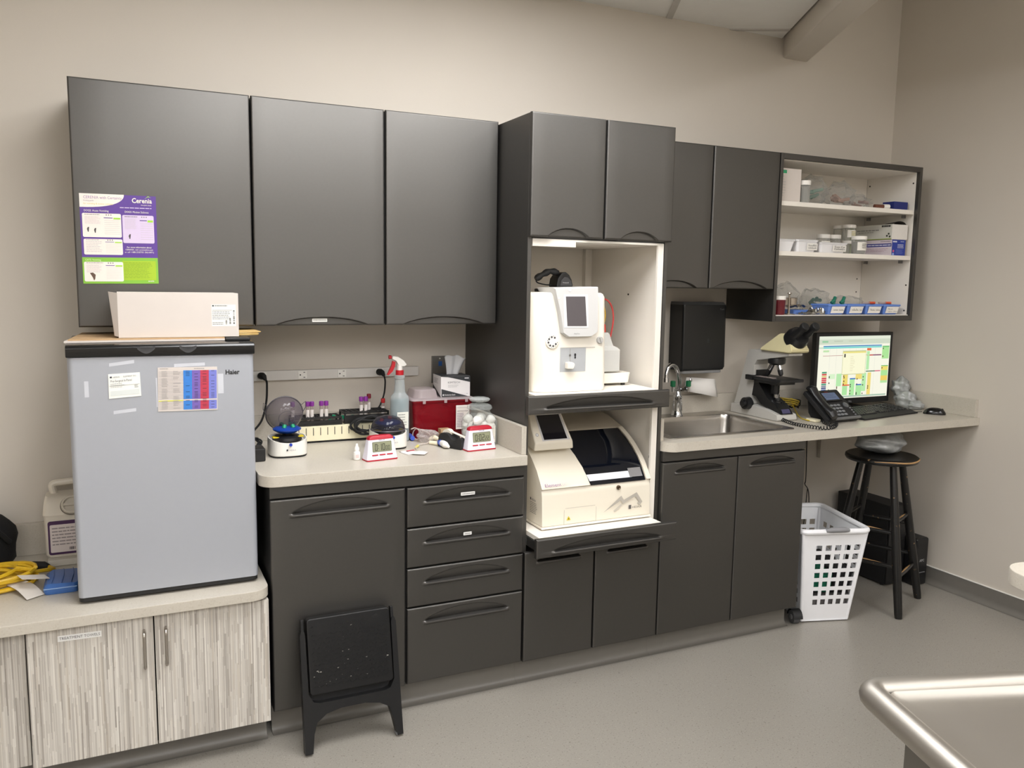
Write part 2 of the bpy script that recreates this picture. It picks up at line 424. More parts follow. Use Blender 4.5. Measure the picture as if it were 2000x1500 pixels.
def tbar(x0, x1, y0, y1):
    m = MB(); m.box(x0, x1, y0, y1, ZC-0.002, ZC+0.006, M=GM)
    if not clip_to_room(m.bm): m.bm.free(); return
    o = m.build('ceiling_grid_bar', gm, ceil)
for k in range(-13, 1): tbar(k*BK-0.0145, k*BK+0.0145, -11, 4)
for j in range(-3, 10):
    for k in range(-13, 1):
        for f in (0, 0.5):
            if (f == 0 and (k, j-0.5) in LAMPS) or (f == 0.5 and not ((k, j+0.5) in LAMPS or (k, j-0.5) in LAMPS)): continue
            tbar(k*BK+0.0147, (k+1)*BK-0.0147, -(A0+(j+f)*AK)-0.012, -(A0+(j+f)*AK)+0.012)
m = MB().box(BK, BK+0.145, -11, 2, 2.668, 3.25, bev=0.012, M=GM)
clip_to_room(m.bm, False)
o = m.build('trim_2', WALL()); struct(o, 'boxed wall-coloured beam along the edge of the tile ceiling', 'beam')
m = MB().box(-3, XR, YB, 0.0, 3.2, 3.25); 
t = m.bm; bmesh.ops.bisect_plane(t, geom=t.verts[:]+t.edges[:]+t.faces[:], plane_co=GO+gb*(BK+0.145), plane_no=-gb, clear_outer=True)
o = m.build('ceiling_upper', _M['ceiling_tile']); struct(o, 'higher strip of ceiling beyond the boxed beam', 'ceiling')
# ---- fluorescent troffers (their light is the light of the room; upper-ceiling ones are added)
spots = []
for (k, j) in LAMPS:
    b0, b1, a0, a1 = cell(k, j); c = GM @ Vector(((b0+b1)/2, -(a0+a1)/2, 0)); c.z = ZC; spots.append(c)
spots += [Vector((2.6, -3.5, 3.19)), Vector((1.5, -4.9, 3.19)), Vector((2.75, -6.1, 3.19)), Vector((1.2, -6.7, 3.19))]  # added panels on the upper ceiling, out of view, for door highlights and fill
for c in spots:
    t = thing('ceiling_light', 'fluorescent ceiling panel, the upper-ceiling ones added to light the doors', 'ceiling light', c, -GA, 'ceiling light panels')
    hw, hl = BK/2-0.013, AK/2-0.013
    f = MB()
    f.prism(rrect(-hw, hw, -hl, hl, 0.004, 2), -0.001, 0.02, hole=rrect(-hw+0.03, hw-0.03, -hl+0.03, hl-0.03, 0.004, 2))
    f.box(-hw, hw, -hl, hl, 0.0085, 0.0095)
    f.build('frame', gm, t)
    MB().box(-hw+0.031, hw-0.031, -hl+0.031, hl-0.031, 0.004, 0.008).build('diffuser', emit('lamp_diffuser', LAMP_COLOR+(1,), LAMP_POWER), t)
# ================================================================== cabinets
def sm(t): t = max(0, min(1, t)); return t*t*(3-2*t)
def panel(name, parent, m, x0, x1, z0, z1, yf, th=0.019, pull=None, rad=0.006):
    """door or drawer front facing -y with rounded edges and a moulded finger pull"""
    def base(a, b, mid):
        return [a, a+rad*0.08, a+rad*0.3, a+rad*0.6, a+rad, mid, b-rad, b-rad*0.6, b-rad*0.3, b-rad*0.08, b]
    xs, zs = base(x0, x1, (x0+x1)/2), base(z0, z1, (z0+z1)/2)
    if pull:
        kind, cx, w_, zb, h = pull
        xs += [cx-w_/2-0.012+(w_+0.024)*i/72 for i in range(73)]
        zlo = zb-0.014 if kind == 'bow' else z0
        zs += [zlo+(h+0.02+(0.014 if kind == 'bow' else 0))*i/40 for i in range(41)]
    xs = sorted(set(round(x, 5) for x in xs if x0 <= x <= x1)); zs = sorted(set(round(z, 5) for z in zs if z0 <= z <= z1))
    def depth(x, z):
        e = min(x-x0, x1-x, z-z0, z1-z); d = 0.0
        if e < rad: d += rad-math.sqrt(max(0, rad*rad-(rad-e)**2))
        if pull:
            u = (x-cx)/(w_/2)
            if kind == 'bow':
                if abs(u) < 1:
                    top = zb+0.006+(h-0.006)*(1-u*u)**0.8
                    if z > zb and z < top:
                        t = (top-z)/(top-zb); edge = sm((1-abs(u))*w_/2/0.012)
                        d += (0.004*sm((top-z)/0.004)+0.011*t*t)*edge*(1 if z > zb+0.0025 else sm((z-zb)/0.0025))
                if abs(u) < 1.05:
                    q = (z-(zb-0.004))/0.0065
                    if abs(q) < 1: d -= 0.0065*math.sqrt(1-q*q)*sm((1.05-abs(u))*w_/2/0.012)
            else:
                if abs(u) < 1:
                    top = zb+h*(1-u*u)**0.75
                    d += 0.013*sm((top-z)/0.004)*sm((1-abs(u))*w_/2/0.006)
        return d
    nx, nz = len(xs), len(zs)
    V = [(x, yf+depth(x, z), z) for z in zs for x in xs]; F = []
    for i in range(nz-1):
        for j in range(nx-1): F.append((i*nx+j, i*nx+j+1, (i+1)*nx+j+1, (i+1)*nx+j))
    loop = [j for j in range(nx)]+[i*nx+nx-1 for i in range(1, nz)]+[(nz-1)*nx+j for j in range(nx-2, -1, -1)]+[i*nx for i in range(nz-2, 0, -1)]
    b = len(V); V += [(V[i][0], yf+th, V[i][2]) for i in loop]; n = len(loop)
    for i in range(n): F.append((loop[i], loop[(i+1) % n], b+(i+1) % n, b+i))
    F.append(tuple(range(b, b+n)))
    mb = MB(); mb.raw(V, F)
    return mb.build(name, m, parent, ang=30, world=True)
YF = -0.611            # front plane of the base doors
YC = -0.590            # front of the base carcasses
YW = -0.336            # front plane of the wall doors
YWC = -0.315
cab = CAB()
def toe(parent, x0, x1, y=-0.535):
    prof = [(0.0, 0.1), (0.006, 0.098), (0.006, 0.03)] + [(0.006+0.024*(1-math.cos(a)), 0.03-0.03*math.sin(a)+0.0006) for a in (0.3, 0.6, 0.9, 1.2, 1.5)] + [(0.036, 0.0008), (0.0, 0.0008)]
    MB().loft([[(x, y-q, z) for q, z in prof] for x in (x0, x1)]).build('toe_kick', COVE(), parent, world=True)
# ---- base cabinet with a door and four drawers
t = thing('base_cabinet', 'charcoal base cabinet with one tall door and four drawers under the beige countertop', 'cabinet', (0.457, -0.3, 0))
MB().box(0.002, 0.918, YC, -0.003, 0.1005, 0.875).build('body', mat('charcoal_carcass', (62, 62, 61), rough=0.5, metal=0.2), t, world=True)
toe(t, 0.002, 0.9208)
MB().box(0.0, 0.918, YF+0.003, YC-0.0005, 0.834, 0.875, bev=0.002).build('top_rail', cab, t, world=True)
panel('door', t, cab, 0.0, 0.456, 0.105, 0.829, YF, pull=('bow', 0.231, 0.325, 0.776, 0.042))
zz = [0.829, 0.681, 0.535, 0.390, 0.105]
for i in range(4):
    d = panel('drawer', t, cab, 0.463, 0.916, zz[i+1]+0.004, zz[i]-0.001, YF, pull=('bow', 0.692, 0.327, zz[i]-0.056, 0.042))
    if i < 2:
        wl = 0.055 if i == 0 else 0.032
        p = Print((0.692-wl/2, YF+0.004, zz[i]-0.048), XU, ZU, NY, gap=0.0006)
        p.round(0, 0, wl, 0.012, 0.002, ink(225, 224, 220)); p.lines(0.005, wl-0.004, 0.009, 0.003, 1, ink(150, 150, 148), 1, th=.5, rag=0)
        o = p.build('label_strip', d); o.location = -Vector(t.location)
# ---- sink base cabinet
t = thing('base_cabinet', 'charcoal two-door base cabinet under the stainless sink', 'cabinet', (1.92, -0.3, 0))
MB().box(1.54, 2.298, YC, -0.003, 0.1005, 0.62).box(1.54, 1.556, YC, -0.003, 0.62, 0.875).box(2.282, 2.298, YC, -0.003, 0.62, 0.875).box(1.556, 2.282, YC, YC+0.016, 0.62, 0.875).build('body', mat('charcoal_carcass', (62, 62, 61)), t, world=True)
toe(t, 1.5386, 2.298)
MB().box(1.538, 2.3, YF+0.003, YC-0.0005, 0.834, 0.875, bev=0.002).build('top_rail', cab, t, world=True)
panel('door', t, cab, 1.538, 1.920, 0.105, 0.829, YF, pull=('bow', 1.725, 0.25, 0.786, 0.03))
panel('door', t, cab, 1.924, 2.300, 0.105, 0.829, YF, pull=('bow', 2.112, 0.25, 0.786, 0.03))
# ---- tall appliance cabinet
TX0, TX1 = 0.922, 1.535
t = TALL = thing('tall_cabinet', 'charcoal tall cabinet with two open white bays holding lab analyzers', 'cabinet', (1.229, -0.3, 0))
wm = CABIN()
for (nm, xa, xb, xi0, xi1) in (('side_panel', TX0, TX0+0.016, TX0+0.0162, TX0+0.019), ('side_panel', TX1-0.016, TX1, TX1-0.019, TX1-0.0162)):
    s = MB().box(xa, xb, YC, -0.003, 0.1005, 2.14, bev=0.0015).build(nm, cab, t, world=True)
    l = MB().box(xi0, xi1, YC+0.012, -0.02, 0.5, 1.70).build('white_lining', wm, s); l.location = -Vector(t.location)
MB().box(TX0+0.02, TX1-0.02, -0.018, -0.004, 0.5, 1.72).build('back_panel', wm, t, world=True)
MB().box(TX1-0.052, TX1-0.0195, -0.045, -0.0185, 0.62, 1.70).build('corner_post', wm, t, world=True)
MB().box(TX1-0.045, TX1-0.0195, YC+0.001, YC+0.012, 0.6, 1.70).box(TX1-0.02, TX1-0.0195, YC+0.02, YC+0.09, 0.62, 1.7).build('front_stile', wm, t, world=True)
MB().box(TX0+0.017, TX1-0.017, YC+0.001, -0.02, 1.702, 2.138).build('upper_box', mat('charcoal_carcass', (62, 62, 61)), t, world=True)
MB().box(TX0+0.021, TX1-0.021, YC+0.002, -0.06, 1.694, 1.7015).box(TX0+0.021, TX0+0.2, YC+0.002, YC+0.02, 1.675, 1.694).build('bay_ceiling', wm, t, world=True)
panel('door', t, cab, 0.922, 1.227, 1.708, 2.141, YF, pull=('scallop', 1.08, 0.175, 1.708, 0.034))
panel('door', t, cab, 1.233, 1.537, 1.708, 2.141, YF, pull=('scallop', 1.388, 0.175, 1.708, 0.034))
MB().box(TX0+0.017, TX1-0.017, YC+0.001, -0.02, 0.1005, 0.5).build('lower_box', mat('charcoal_carcass', (62, 62, 61)), t, world=True)
panel('door', t, cab, 0.924, 1.226, 0.105, 0.535, YF, pull=('bow', 1.07, 0.19, 0.495, 0.022))
panel('door', t, cab, 1.232, 1.533, 0.105, 0.535, YF, pull=('bow', 1.38, 0.19, 0.495, 0.022))
toe(t, 0.9212, 1.5382)
# pull-out shelves: a board and a moulded front each
for (y, zt, zf0, zf1, xa, xb) in ((-0.645, 1.135, 1.064, 1.135, 0.903, 1.508), (-0.725, 0.612, 0.548, 0.622, 0.908, 1.508)):
    sh = MB().box(TX0+0.024, TX1-0.047, y+0.02, -0.05, zt-0.018, zt-0.001).build('pull_out_shelf', wm, t, world=True)
    f = panel('shelf_front', t, cab, xa+0.006, xb+0.024, zf0, zf1-0.002, y, pull=('bow', (xa+xb)/2+0.012, 0.47, zf0+0.02, 0.036))
    f.parent = sh
    for x in (TX0+0.0205, TX1-0.0465): MB().box(x, x+0.003, y+0.03, -0.08, zt-0.055, zt-0.02).build('slide_rail', mat('zinc', (150, 150, 150), rough=0.3, metal=1), sh).location = -Vector(t.location)
def dot(a, b, r): MB().cyl(a, b, r, seg=10).build('screw', mat('dark_metal', (70, 66, 60), rough=0.4, metal=1), t, world=True)
for (y, z) in ((-0.35, 1.5), (-0.55, 1.46), (-0.55, 1.2), (-0.57, 0.97), (-0.57, 0.72)): dot((TX1-0.0215, y, z), (TX1-0.0192, y, z), 0.004)
dot((TX1-0.0215, -0.55, 0.845), (TX1-0.0192, -0.55, 0.845), 0.009)
dot((1.2, -0.0185, 1.632), (1.2, -0.0175, 1.632), 0.004)
# ---- wall cabinets
def wall_cab(label, x0, x1, z0, z1, doors, side_low=None):
    t = thing('wall_cabinet', label, 'cabinet', ((x0+x1)/2, -0.16, z0))
    MB().box(x0+0.002, x1-0.002, YWC, -0.003, z0+0.004, z1-0.003, bev=0.001).build('body', mat('charcoal_carcass', (62, 62, 61)), t, world=True)
    for (a, b, pc, pw, ph) in doors: panel('door', t, cab, a, b, z0, z1, YW, pull=('scallop', pc, pw, z0, ph))
    return t
t1 = wall_cab('charcoal single-door wall cabinet with a purple dosing chart stuck on it', -0.534, 0.003, 1.379, 2.148, [(-0.534, 0.002, -0.25, 0.33, 0.03)])
t2 = wall_cab('charcoal two-door wall cabinet above the centrifuges and sharps bin', 0.005, 0.918, 1.379, 2.148, [(0.007, 0.466, 0.238, 0.335, 0.031), (0.472, 0.916, 0.70, 0.33, 0.031)])
t3 = wall_cab('charcoal two-door wall cabinet above the paper towel dispenser', 1.545, 2.318, 1.529, 2.146, [(1.547, 1.941, 1.76, 0.24, 0.034), (1.947, 2.318, 2.122, 0.31, 0.036)])
p = Print((0.203, YW+0.013, 1.391), XU, ZU, NY, gap=0.0006); p.round(0, 0, 0.054, 0.012, 0.002, ink(238, 237, 232)); p.lines(0.004, 0.05, 0.010, 0.003, 1, ink(190, 189, 184), 1, th=.5, rag=0)
p.build('label_strip', t2, world=True)
# ---- open shelf unit
t = SHELF = thing('open_shelf_cabinet', 'open charcoal wall cabinet with white shelves full of supplies', 'shelf', (2.788, -0.16, 1.38))
SX0, SX1 = 2.323, 3.251
for (xa, xb) in ((SX0, SX0+0.018), (SX1-0.018, SX1)):
    s = MB().box(xa, xb, YW+0.002, -0.003, 1.38, 2.146, bev=0.0015).build('side_panel', cab, t, world=True)
    xi = (xb+0.0003, xb+0.0025) if xa == SX0 else (xa-0.0025, xa-0.0003)
    MB().box(xi[0], xi[1], YW+0.022, -0.012, 1.409, 2.12).build('white_lining', wm, s).location = -Vector(t.location)
s = MB().box(SX0+0.0185, SX1-0.0185, YW+0.002, -0.003, 2.122, 2.146, bev=0.0015).build('top_panel', cab, t, world=True)
MB().box(SX0+0.021, SX1-0.021, YW+0.022, -0.012, 2.118, 2.1215).build('white_lining', wm, s).location = -Vector(t.location)
s = MB().box(SX0+0.0185, SX1-0.0185, YW+0.002, -0.003, 1.38, 1.406, bev=0.0015).build('bottom_panel', cab, t, world=True)
MB().box(SX0+0.021, SX1-0.021, YW+0.012, -0.012, 1.4062, 1.410).build('white_lining', wm, s).location = -Vector(t.location)
MB().box(SX0+0.021, SX1-0.021, -0.0115, -0.004, 1.4065, 2.1215).build('back_panel', wm, t, world=True)
for z in (1.935, 1.707):
    s = MB().box(SX0+0.0215, SX1-0.0215, -0.317, -0.013, z-0.021, z, bev=0.001).build('shelf_board', wm, t, world=True)
    for y in (-0.27, -0.05): MB().box(SX1-0.04, SX1-0.0215, y, y+0.012, z-0.037, z-0.0215).build('shelf_bracket', mat('zinc', (150, 150, 150), rough=0.3, metal=1), s).location = -Vector(t.location)
for (y, z) in ((-0.3, 2.07), (-0.3, 1.56), (-0.3, 1.43), (-0.03, 2.08)): dot((SX1-0.022, y, z), (SX1-0.0195, y, z), 0.0042)
for (x, z) in ((3.2, 1.59), (3.2, 1.52)): dot((x, -0.0125, z), (x, -0.011, z), 0.004)
# ---- countertops
def counter(label, outline, z0, z1, splash, hole=None, group=None):
    cx = sum(p[0] for p in outline)/len(outline); cy = sum(p[1] for p in outline)/len(outline)
    t = thing('countertop', label, 'countertop', (cx, cy, z0))
    MB().prism(outline, z0, z1, hole=hole, bev=0.0 if hole else 0.0025).build('slab', COUNTER(), t, world=True)
    for (a, b, c, d, h) in splash: MB().box(a, b, c, d, z1+0.0003, z1+h, bev=0.0015).build('backsplash', COUNTER(), t, world=True)
    return t
counter('beige laminate countertop carrying the centrifuges and sharps bin', rrect(-0.03, 0.918, -0.632, -0.003, (0.055, 0.004, 0.001, 0.001), 8), 0.8765, CT,
        [(-0.03, 0.8975, -0.022, -0.003, 0.1), (0.898, 0.918, -0.618, -0.003, 0.105)])
SINK = (1.605, 2.285, -0.567, -0.03)
counter('beige laminate countertop with the sink, microscope and computer', rrect(1.5365, XR-0.001, -0.637, -0.003, (0.055, 0.001, 0.001, 0.001), 8), 0.8765, CT,
        [(1.557, XR-0.022, -0.022, -0.003, 0.09), (1.5375, 1.5565, -0.58, -0.003, 0.09), (XR-0.0215, XR-0.001, -0.625, -0.003, 0.09)],
        hole=rrect(SINK[0]+0.015, SINK[1]-0.015, SINK[2]+0.015, SINK[3]-0.015, 0.03, 4))
counter('low beige laminate countertop under the compact fridge', rrect(-2.6, -0.014, -0.676, -0.003, (0.001, 0.055, 0.001, 0.001), 8), LC-0.033, LC, [(-2.6, -0.014, -0.022, -0.003, 0.115)])
MB  # desk support
o = MB().box(3.0, 3.06, -0.3, -0.02, 0.85, 0.8762).box(3.0, 3.06, -0.024, -0.003, 0.62, 0.8762).build('counter_bracket', WALL()); tag(o, 'wall-coloured support bracket under the desk counter', 'bracket')
# ---- low cabinets
lam = _M['streaked_laminate']
t = thing('low_cabinet', 'low two-door cabinet in streaked grey laminate under the fridge', 'cabinet', (-0.36, -0.3, 0))
MB().box(-0.697, -0.017, -0.627, -0.003, 0.1, LC-0.0335).build('body', mat('dark_core', (40, 38, 36), rough=0.7), t, world=True)
toe(t, -0.697, -0.017, y=-0.545)
for (a, b, hx) in ((-0.695, -0.3585, -0.385), (-0.3545, -0.016, -0.324)):
    d = MB().box(a, b, -0.648, -0.6275, 0.1, LC-0.043, bev=0.0008).build('door', lam, t, world=True)
    pts = spline([(hx, -0.6485, 0.474), (hx, -0.668, 0.470), (hx, -0.674, 0.45), (hx, -0.674, 0.382), (hx, -0.668, 0.362), (hx, -0.6485, 0.358)], 6)
    MB().tube(pts, 0.005, 10).build('handle', mat('satin_nickel', (178, 172, 165), rough=0.25, metal=1), d).location = -Vector(t.location)
p = Print((-0.615, -0.648, 0.478), (1, 0, -0.02), ZU, NY); p.rect(0, 0, 0.115, 0.018, ink(232, 231, 228)); p.text('TREATMENT TOWELS', 0.004, 0.005, 0.0115, ink(90, 90, 90), width=0.107)
p.build('label_strip', t, world=True)
t = thing('low_cabinet', 'low streaked laminate cabinet at the end of the low counter, left of the towel doors', 'cabinet', (-1.5, -0.3, 0))
MB().box(-2.55, -0.699, -0.6, -0.003, 0.1, LC-0.0335).build('body', mat('dark_core', (40, 38, 36)), t, world=True)
toe(t, -2.55, -0.699, y=-0.53)
for (a, b) in ((-0.98, -0.7), (-1.5, -0.983), (-2.02, -1.503), (-2.55, -2.023)):
    MB().box(a, b, -0.622, -0.6005, 0.1, LC-0.043, bev=0.0008).build('filler_panel' if a == -0.98 else 'door', lam, t, world=True)
# ================================================================== compact fridge and what lies on and around it
FX0, FX1, FYF = -0.559, -0.037, -0.592
t = FR = thing('compact_fridge', 'silver compact fridge with black top trim and papers taped to its door', 'fridge', ((FX0+FX1)/2, -0.33, LC))
silver = mat('silver_door_paint', (170, 173, 180), rough=0.36, metal=0.25, var=0.015, scale=60)
MB().box(FX0+0.006, FX1-0.004, -0.535, -0.19, LC+0.016, 1.306, bev=0.004).build('body', mat('fridge_cabinet_black', (44, 44, 46), rough=0.5), t, world=True)
for (x, y) in ((FX0+0.03, -0.5), (FX1-0.03, -0.5), (FX0+0.03, -0.22), (FX1-0.03, -0.22)):
    MB().cyl((x, y, LC+0.0005), (x, y, LC+0.0155), 0.014, seg=14).build('foot', RUBBER(), t, world=True)
d = MB().prism(rrect(FX0, FX1, FYF, -0.545, (0.016, 0.016, 0.004, 0.004), 6), 0.579, 1.3055, bev=0.002).build('door', silver, t, world=True)
MB().box(FX0+0.008, FX1-0.008, -0.5445, -0.5355, 0.58, 1.3).build('door_gasket', RUBBER(), d).location = -Vector(t.location)
MB().prism(rrect(FX0+0.001, FX1-0.001, FYF+0.004, -0.545, (0.016, 0.016, 0.003, 0.003), 6), 0.5662, 0.5787).build('bottom_trim', BLACK(), d).location = -Vector(t.location)
# black top cap with two scooped finger grips
c = MB()
prof = [(FYF-0.006, 1.3062), (FYF-0.009, 1.312), (FYF-0.009, 1.333), (FYF-0.004, 1.340), (FYF+0.02, 1.344), (-0.19, 1.344), (-0.19, 1.3062)]
c.prism(prof, FX0-0.002, FX1+0.002, axis='x', bev=0.002)
cap = c.build('top_cap', mat('gloss_black', (14, 14, 15), rough=0.18), t, world=True)
for (u0, u1) in ((268, 303), (351, 384)):
    a, b = px(u0, 685, 'y', FYF-0.0095).x, px(u1, 685, 'y', FYF-0.0095).x; g = MB()
    g.loft([[(a+(b-a)*i/12, FYF-0.0098-(0.0 if k else 0.004*math.sin(PI*i/12)), 1.336-k*0.004-0.014*math.sin(PI*i/12)*(0.3+0.35*k)) for i in range(13)] for k in range(3)], False, False, closed=False)
    g.build('grip_scoop', mat('grip_grey', (70, 70, 72), rough=0.25), t, world=True)
MB().box(FX1-0.075, FX1-0.002, -0.54, -0.44, 1.3445, 1.353, bev=0.002).build('hinge_cover', BLACK(), t, world=True)
def on_fridge(u, v): q = px(u, v, 'y', FYF); return q.x, q.z
x, z = on_fridge(440, 731)
Print((x, FYF, z), XU, ZU, NY).text('Haier', 0, 0, 0.02, ink(28, 28, 30), bold=0.03, width=0.043).build('brand_lettering', t, world=True)
# strips of old tape
for (u0, v0, u1, v1) in ((213, 713, 262, 706), (222, 806, 266, 800), (164, 745, 174, 776), (304, 738, 309, 795), (425, 730, 437, 768), (340, 714, 400, 711)):
    (xa, za), (xb, zb) = on_fridge(u0, v0), on_fridge(u1, v1); h = 0.010
    if abs(xa-xb) > abs(za-zb): Print((0, FYF, 0), XU, ZU, NY).poly([(xa, za-h/2), (xb, zb-h/2), (xb, zb+h/2), (xa, za+h/2)], mat('old_tape', (200, 202, 208), rough=0.3)).build('tape_strip', t, world=True)
    else: Print((0, FYF, 0), XU, ZU, NY).poly([(xa, za), (xb, za), (xb, zb), (xa, zb)], mat('old_tape', (200, 202, 208), rough=0.3)).build('tape_strip', t, world=True)
# paper note
def sheet(name, label, cat, corners, m, ydir=-1, th=0.0012, group=None):
    """thin sheet from four world corners (bl, br, tr, tl) facing -y"""
    b = corners[0]; t = thing(name, label, cat, b, 0, group)
    mb = MB(); n = Vector((0, -th, 0))
    mb.raw([Vector(c) for c in corners]+[Vector(c)+n for c in corners], [(0, 1, 2, 3), (7, 6, 5, 4), (0, 4, 5, 1), (1, 5, 6, 2), (2, 6, 7, 3), (3, 7, 4, 0)])
    mb.build('sheet', m, t, world=True)
    u = (Vector(corners[1])-Vector(b)); v = (Vector(corners[3])-Vector(b))
    return t, Print(Vector(b)+n, u, v, NY, gap=0.0003), u.length, v.length
fp = lambda u, v: px(u, v, 'y', FYF-0.0008)
t, p, W, H = sheet('paper_note', 'small white note with a test panel name, taped to the silver fridge', 'paper note', [fp(213, 779), fp(276, 773), fp(273, 727), fp(211, 731)], mat('note_paper', (236, 236, 228), rough=0.7, var=0.02))
p.text('Pre-Surgical 6-Panel', W*0.06, H*0.66, 0.0095, ink(90, 90, 95), width=W*0.66)
p.rect(W*.05, H*.83, W*.11, H*.9, ink(60, 60, 70), 1); p.text('HESKA', W*.14, H*.83, 0.006, ink(120, 120, 125)); p.text('ELEMENT DC', W*.46, H*.83, 0.006, ink(120, 120, 125))
p.rect(W*.04, H*.5, W*.96, H*.52, ink(190, 190, 186), 1); p.lines(W*.06, W*.5, H*.62, H*.42, 3, ink(175, 175, 172)); p.lines(W*.8, W*.94, H*.5, H*.36, 2, ink(130, 130, 130))
p.rect(W*.05, H*.1, W*.95, H*.3, ink(214, 218, 214), 1)
p.build('note_print', t, world=True)
t, p, W, H = sheet('colour_chart', 'printed chart with blue, purple and red columns taped to the silver fridge', 'chart', [fp(309, 804), fp(425, 800), fp(424, 716), fp(308, 718)], WHITEC())
cols = [(0.42, .565, (38, 130, 216)), (.565, .705, (118, 92, 178)), (.705, .85, (196, 40, 66)), (.85, .985, (120, 128, 212))]
for a, b, c in cols:
    p.rect(W*a, H*.27, W*b, H*.93, ink(*c), 1); p.rect(W*a, H*.03, W*b, H*.235, ink(*c), 1)
for i in range(26):
    y = H*(.05+.88*i/26)
    if not .23 < y/H < .27: p.rect(W*.01, y, W*.985, y+H*.004, ink(120, 120, 135), 2); 
    for a, b in ((.06, .17), (.25, .38)):
        if random.random() < .8: p.rect(W*a, y+H*.012, W*b*random.uniform(.85, 1), y+H*.02, ink(170, 165, 160), 2)
    for a, b, c in cols:
        if random.random() < .5: p.rect(W*(a+.04), y+H*.012, W*(b-.04), y+H*.022, ink(*(int(q*.55) for q in c)), 2)
p.rect(W*.01, H*.23, W*.42, H*.25, ink(225, 225, 70), 1); p.lines(W*.03, W*.2, H*.985, H*.955, 1, ink(120, 120, 120)); p.lines(W*.6, W*.8, H*.985, H*.955, 1, ink(120, 120, 120))
p.build('chart_print', t, world=True)
# ---- dosing poster on the wall cabinet
wp = lambda u, v: px(u, v, 'y', YW-0.0008)
t, p, W, H = sheet('dosing_poster', 'purple and green drug dosing poster taped to the dark wall cabinet door', 'poster', [wp(163, 554), wp(310, 554), wp(304, 384), wp(154, 377)], mat('poster_purple', (88, 56, 140), rough=0.4, var=0.05, scale=8))
wht, pale, dk, gr = ink(232, 222, 212), ink(206, 190, 216), ink(120, 112, 120), ink(158, 205, 66)
p.rect(0, 0, W, H*.295, ink(126, 180, 56), 0); p.poly([(W*.52, H*.04), (W*.97, H*.04), (W*.97, H*.26), (W*.52, H*.26)], ink(158, 188, 36), 1)
p.poly([(0, H)]+[(W*.58*math.cos(a)**.8 if a < PI/2-.01 else 0, H-H*.15*math.sin(a)**.9) for a in [i*PI/2/14 for i in range(15)]], wht, 1)
p.text('CERENIA with Certainty', W*.05, H*.945, H*.045, ink(150, 120, 160), 2, width=W*.5); p.text('Dosing guide', W*.05, H*.917, H*.02, dk, 2); p.text('for vomiting & motion sickness', W*.05, H*.882, H*.026, ink(210, 190, 90), 2, width=W*.38)
p.text('Cerenia', W*.68, H*.915, H*.075, wht, 2, bold=0.02, width=W*.27); p.text('(maropitant citrate)', W*.8, H*.885, H*.022, wht, 2, width=W*.14); p.poly([(W*.85, H*.96), (W*.9, H*.985), (W*.94, H*.975), (W*.9, H*.995)], gr, 2)
p.lines(W*.52, W*.95, H*.868, H*.845, 1, ink(210, 190, 220), rag=.02)
p.text('DOGS: Acute Vomiting', W*.05, H*.803, H*.032, wht, 2, width=W*.32); p.text('DOGS: Motion Sickness', W*.58, H*.80, H*.032, wht, 2, width=W*.32)
def card(a0, b0, a1, b1, m, split):
    p.round(W*a0, H*b0, W*a1, H*b1, W*.02, m, 2); w = a1-a0; h = b1-b0
    p.lines(W*(a0+.03), W*(a0+w*.47), H*(b1-h*.12), H*(b0+h*split), int(9*h/.28)+2, ink(190, 180, 185), 3, th=.3)
    p.lines(W*(a0+.03), W*(a0+w*.5), H*(b1-h*.02), H*(b1-h*.09), 1, dk, 3); p.rect(W*(a0+w*.55), H*(b1-h*.2), W*(a1-w*.22), H*(b1-h*.165), ink(110, 90, 150), 3); p.rect(W*(a1-w*.2), H*(b1-h*.24), W*(a1-.01), H*(b1-h*.165), gr, 3)
    for i in range(8): p.rect(W*(a0+w*.56), H*(b1-h*(.3+.08*i)), W*(a1-w*.04), H*(b1-h*(.29+.08*i)), ink(185, 178, 180), 3)
    for i in range(3): p.disc(W*(a0+w*.62+.03*i), H*(b1-h*.06), W*.009, dk, 3, 8)
card(.025, .52, .53, .785, wht, .55); card(.03, .325, .535, .5, wht, .15); card(.545, .46, .965, .775, pale, .5); card(.02, .025, .53, .245, wht, .45)
# little silhouettes of pets printed on the cards
for (a, b) in ((.08, .61), (.17, .60), (.62, .54)): p.poly([(W*a, H*b), (W*(a+.012), H*(b+.02)), (W*(a+.03), H*(b+.022)), (W*(a+.022), H*(b-.03)), (W*(a+.012), H*(b-.035))], ink(70, 66, 66), 3)
p.poly([(W*.09, H*.12), (W*.13, H*.125), (W*.165, H*.10), (W*.155, H*.05), (W*.14, H*.035), (W*.125, H*.07)], ink(92, 70, 56), 3)
p.text('For more information about', W*.59, H*.405, H*.024, wht, 2, bold=.01, width=W*.33); p.text('CERENIA, visit cereniadvm.com', W*.57, H*.378, H*.024, wht, 2, width=W*.37); p.text('or call 1-888-ZOETIS1 (963-8471)', W*.56, H*.35, H*.024, wht, 2, width=W*.39)
p.text('CATS: Vomiting', W*.04, H*.258, H*.028, ink(220, 235, 180), 2, width=W*.2); p.lines(W*.54, W*.93, H*.245, H*.06, 11, ink(128, 160, 30), 2); p.text('zoetis', W*.86, H*.022, H*.026, wht, 2, bold=.01)
p.build('poster_print', t, world=True)
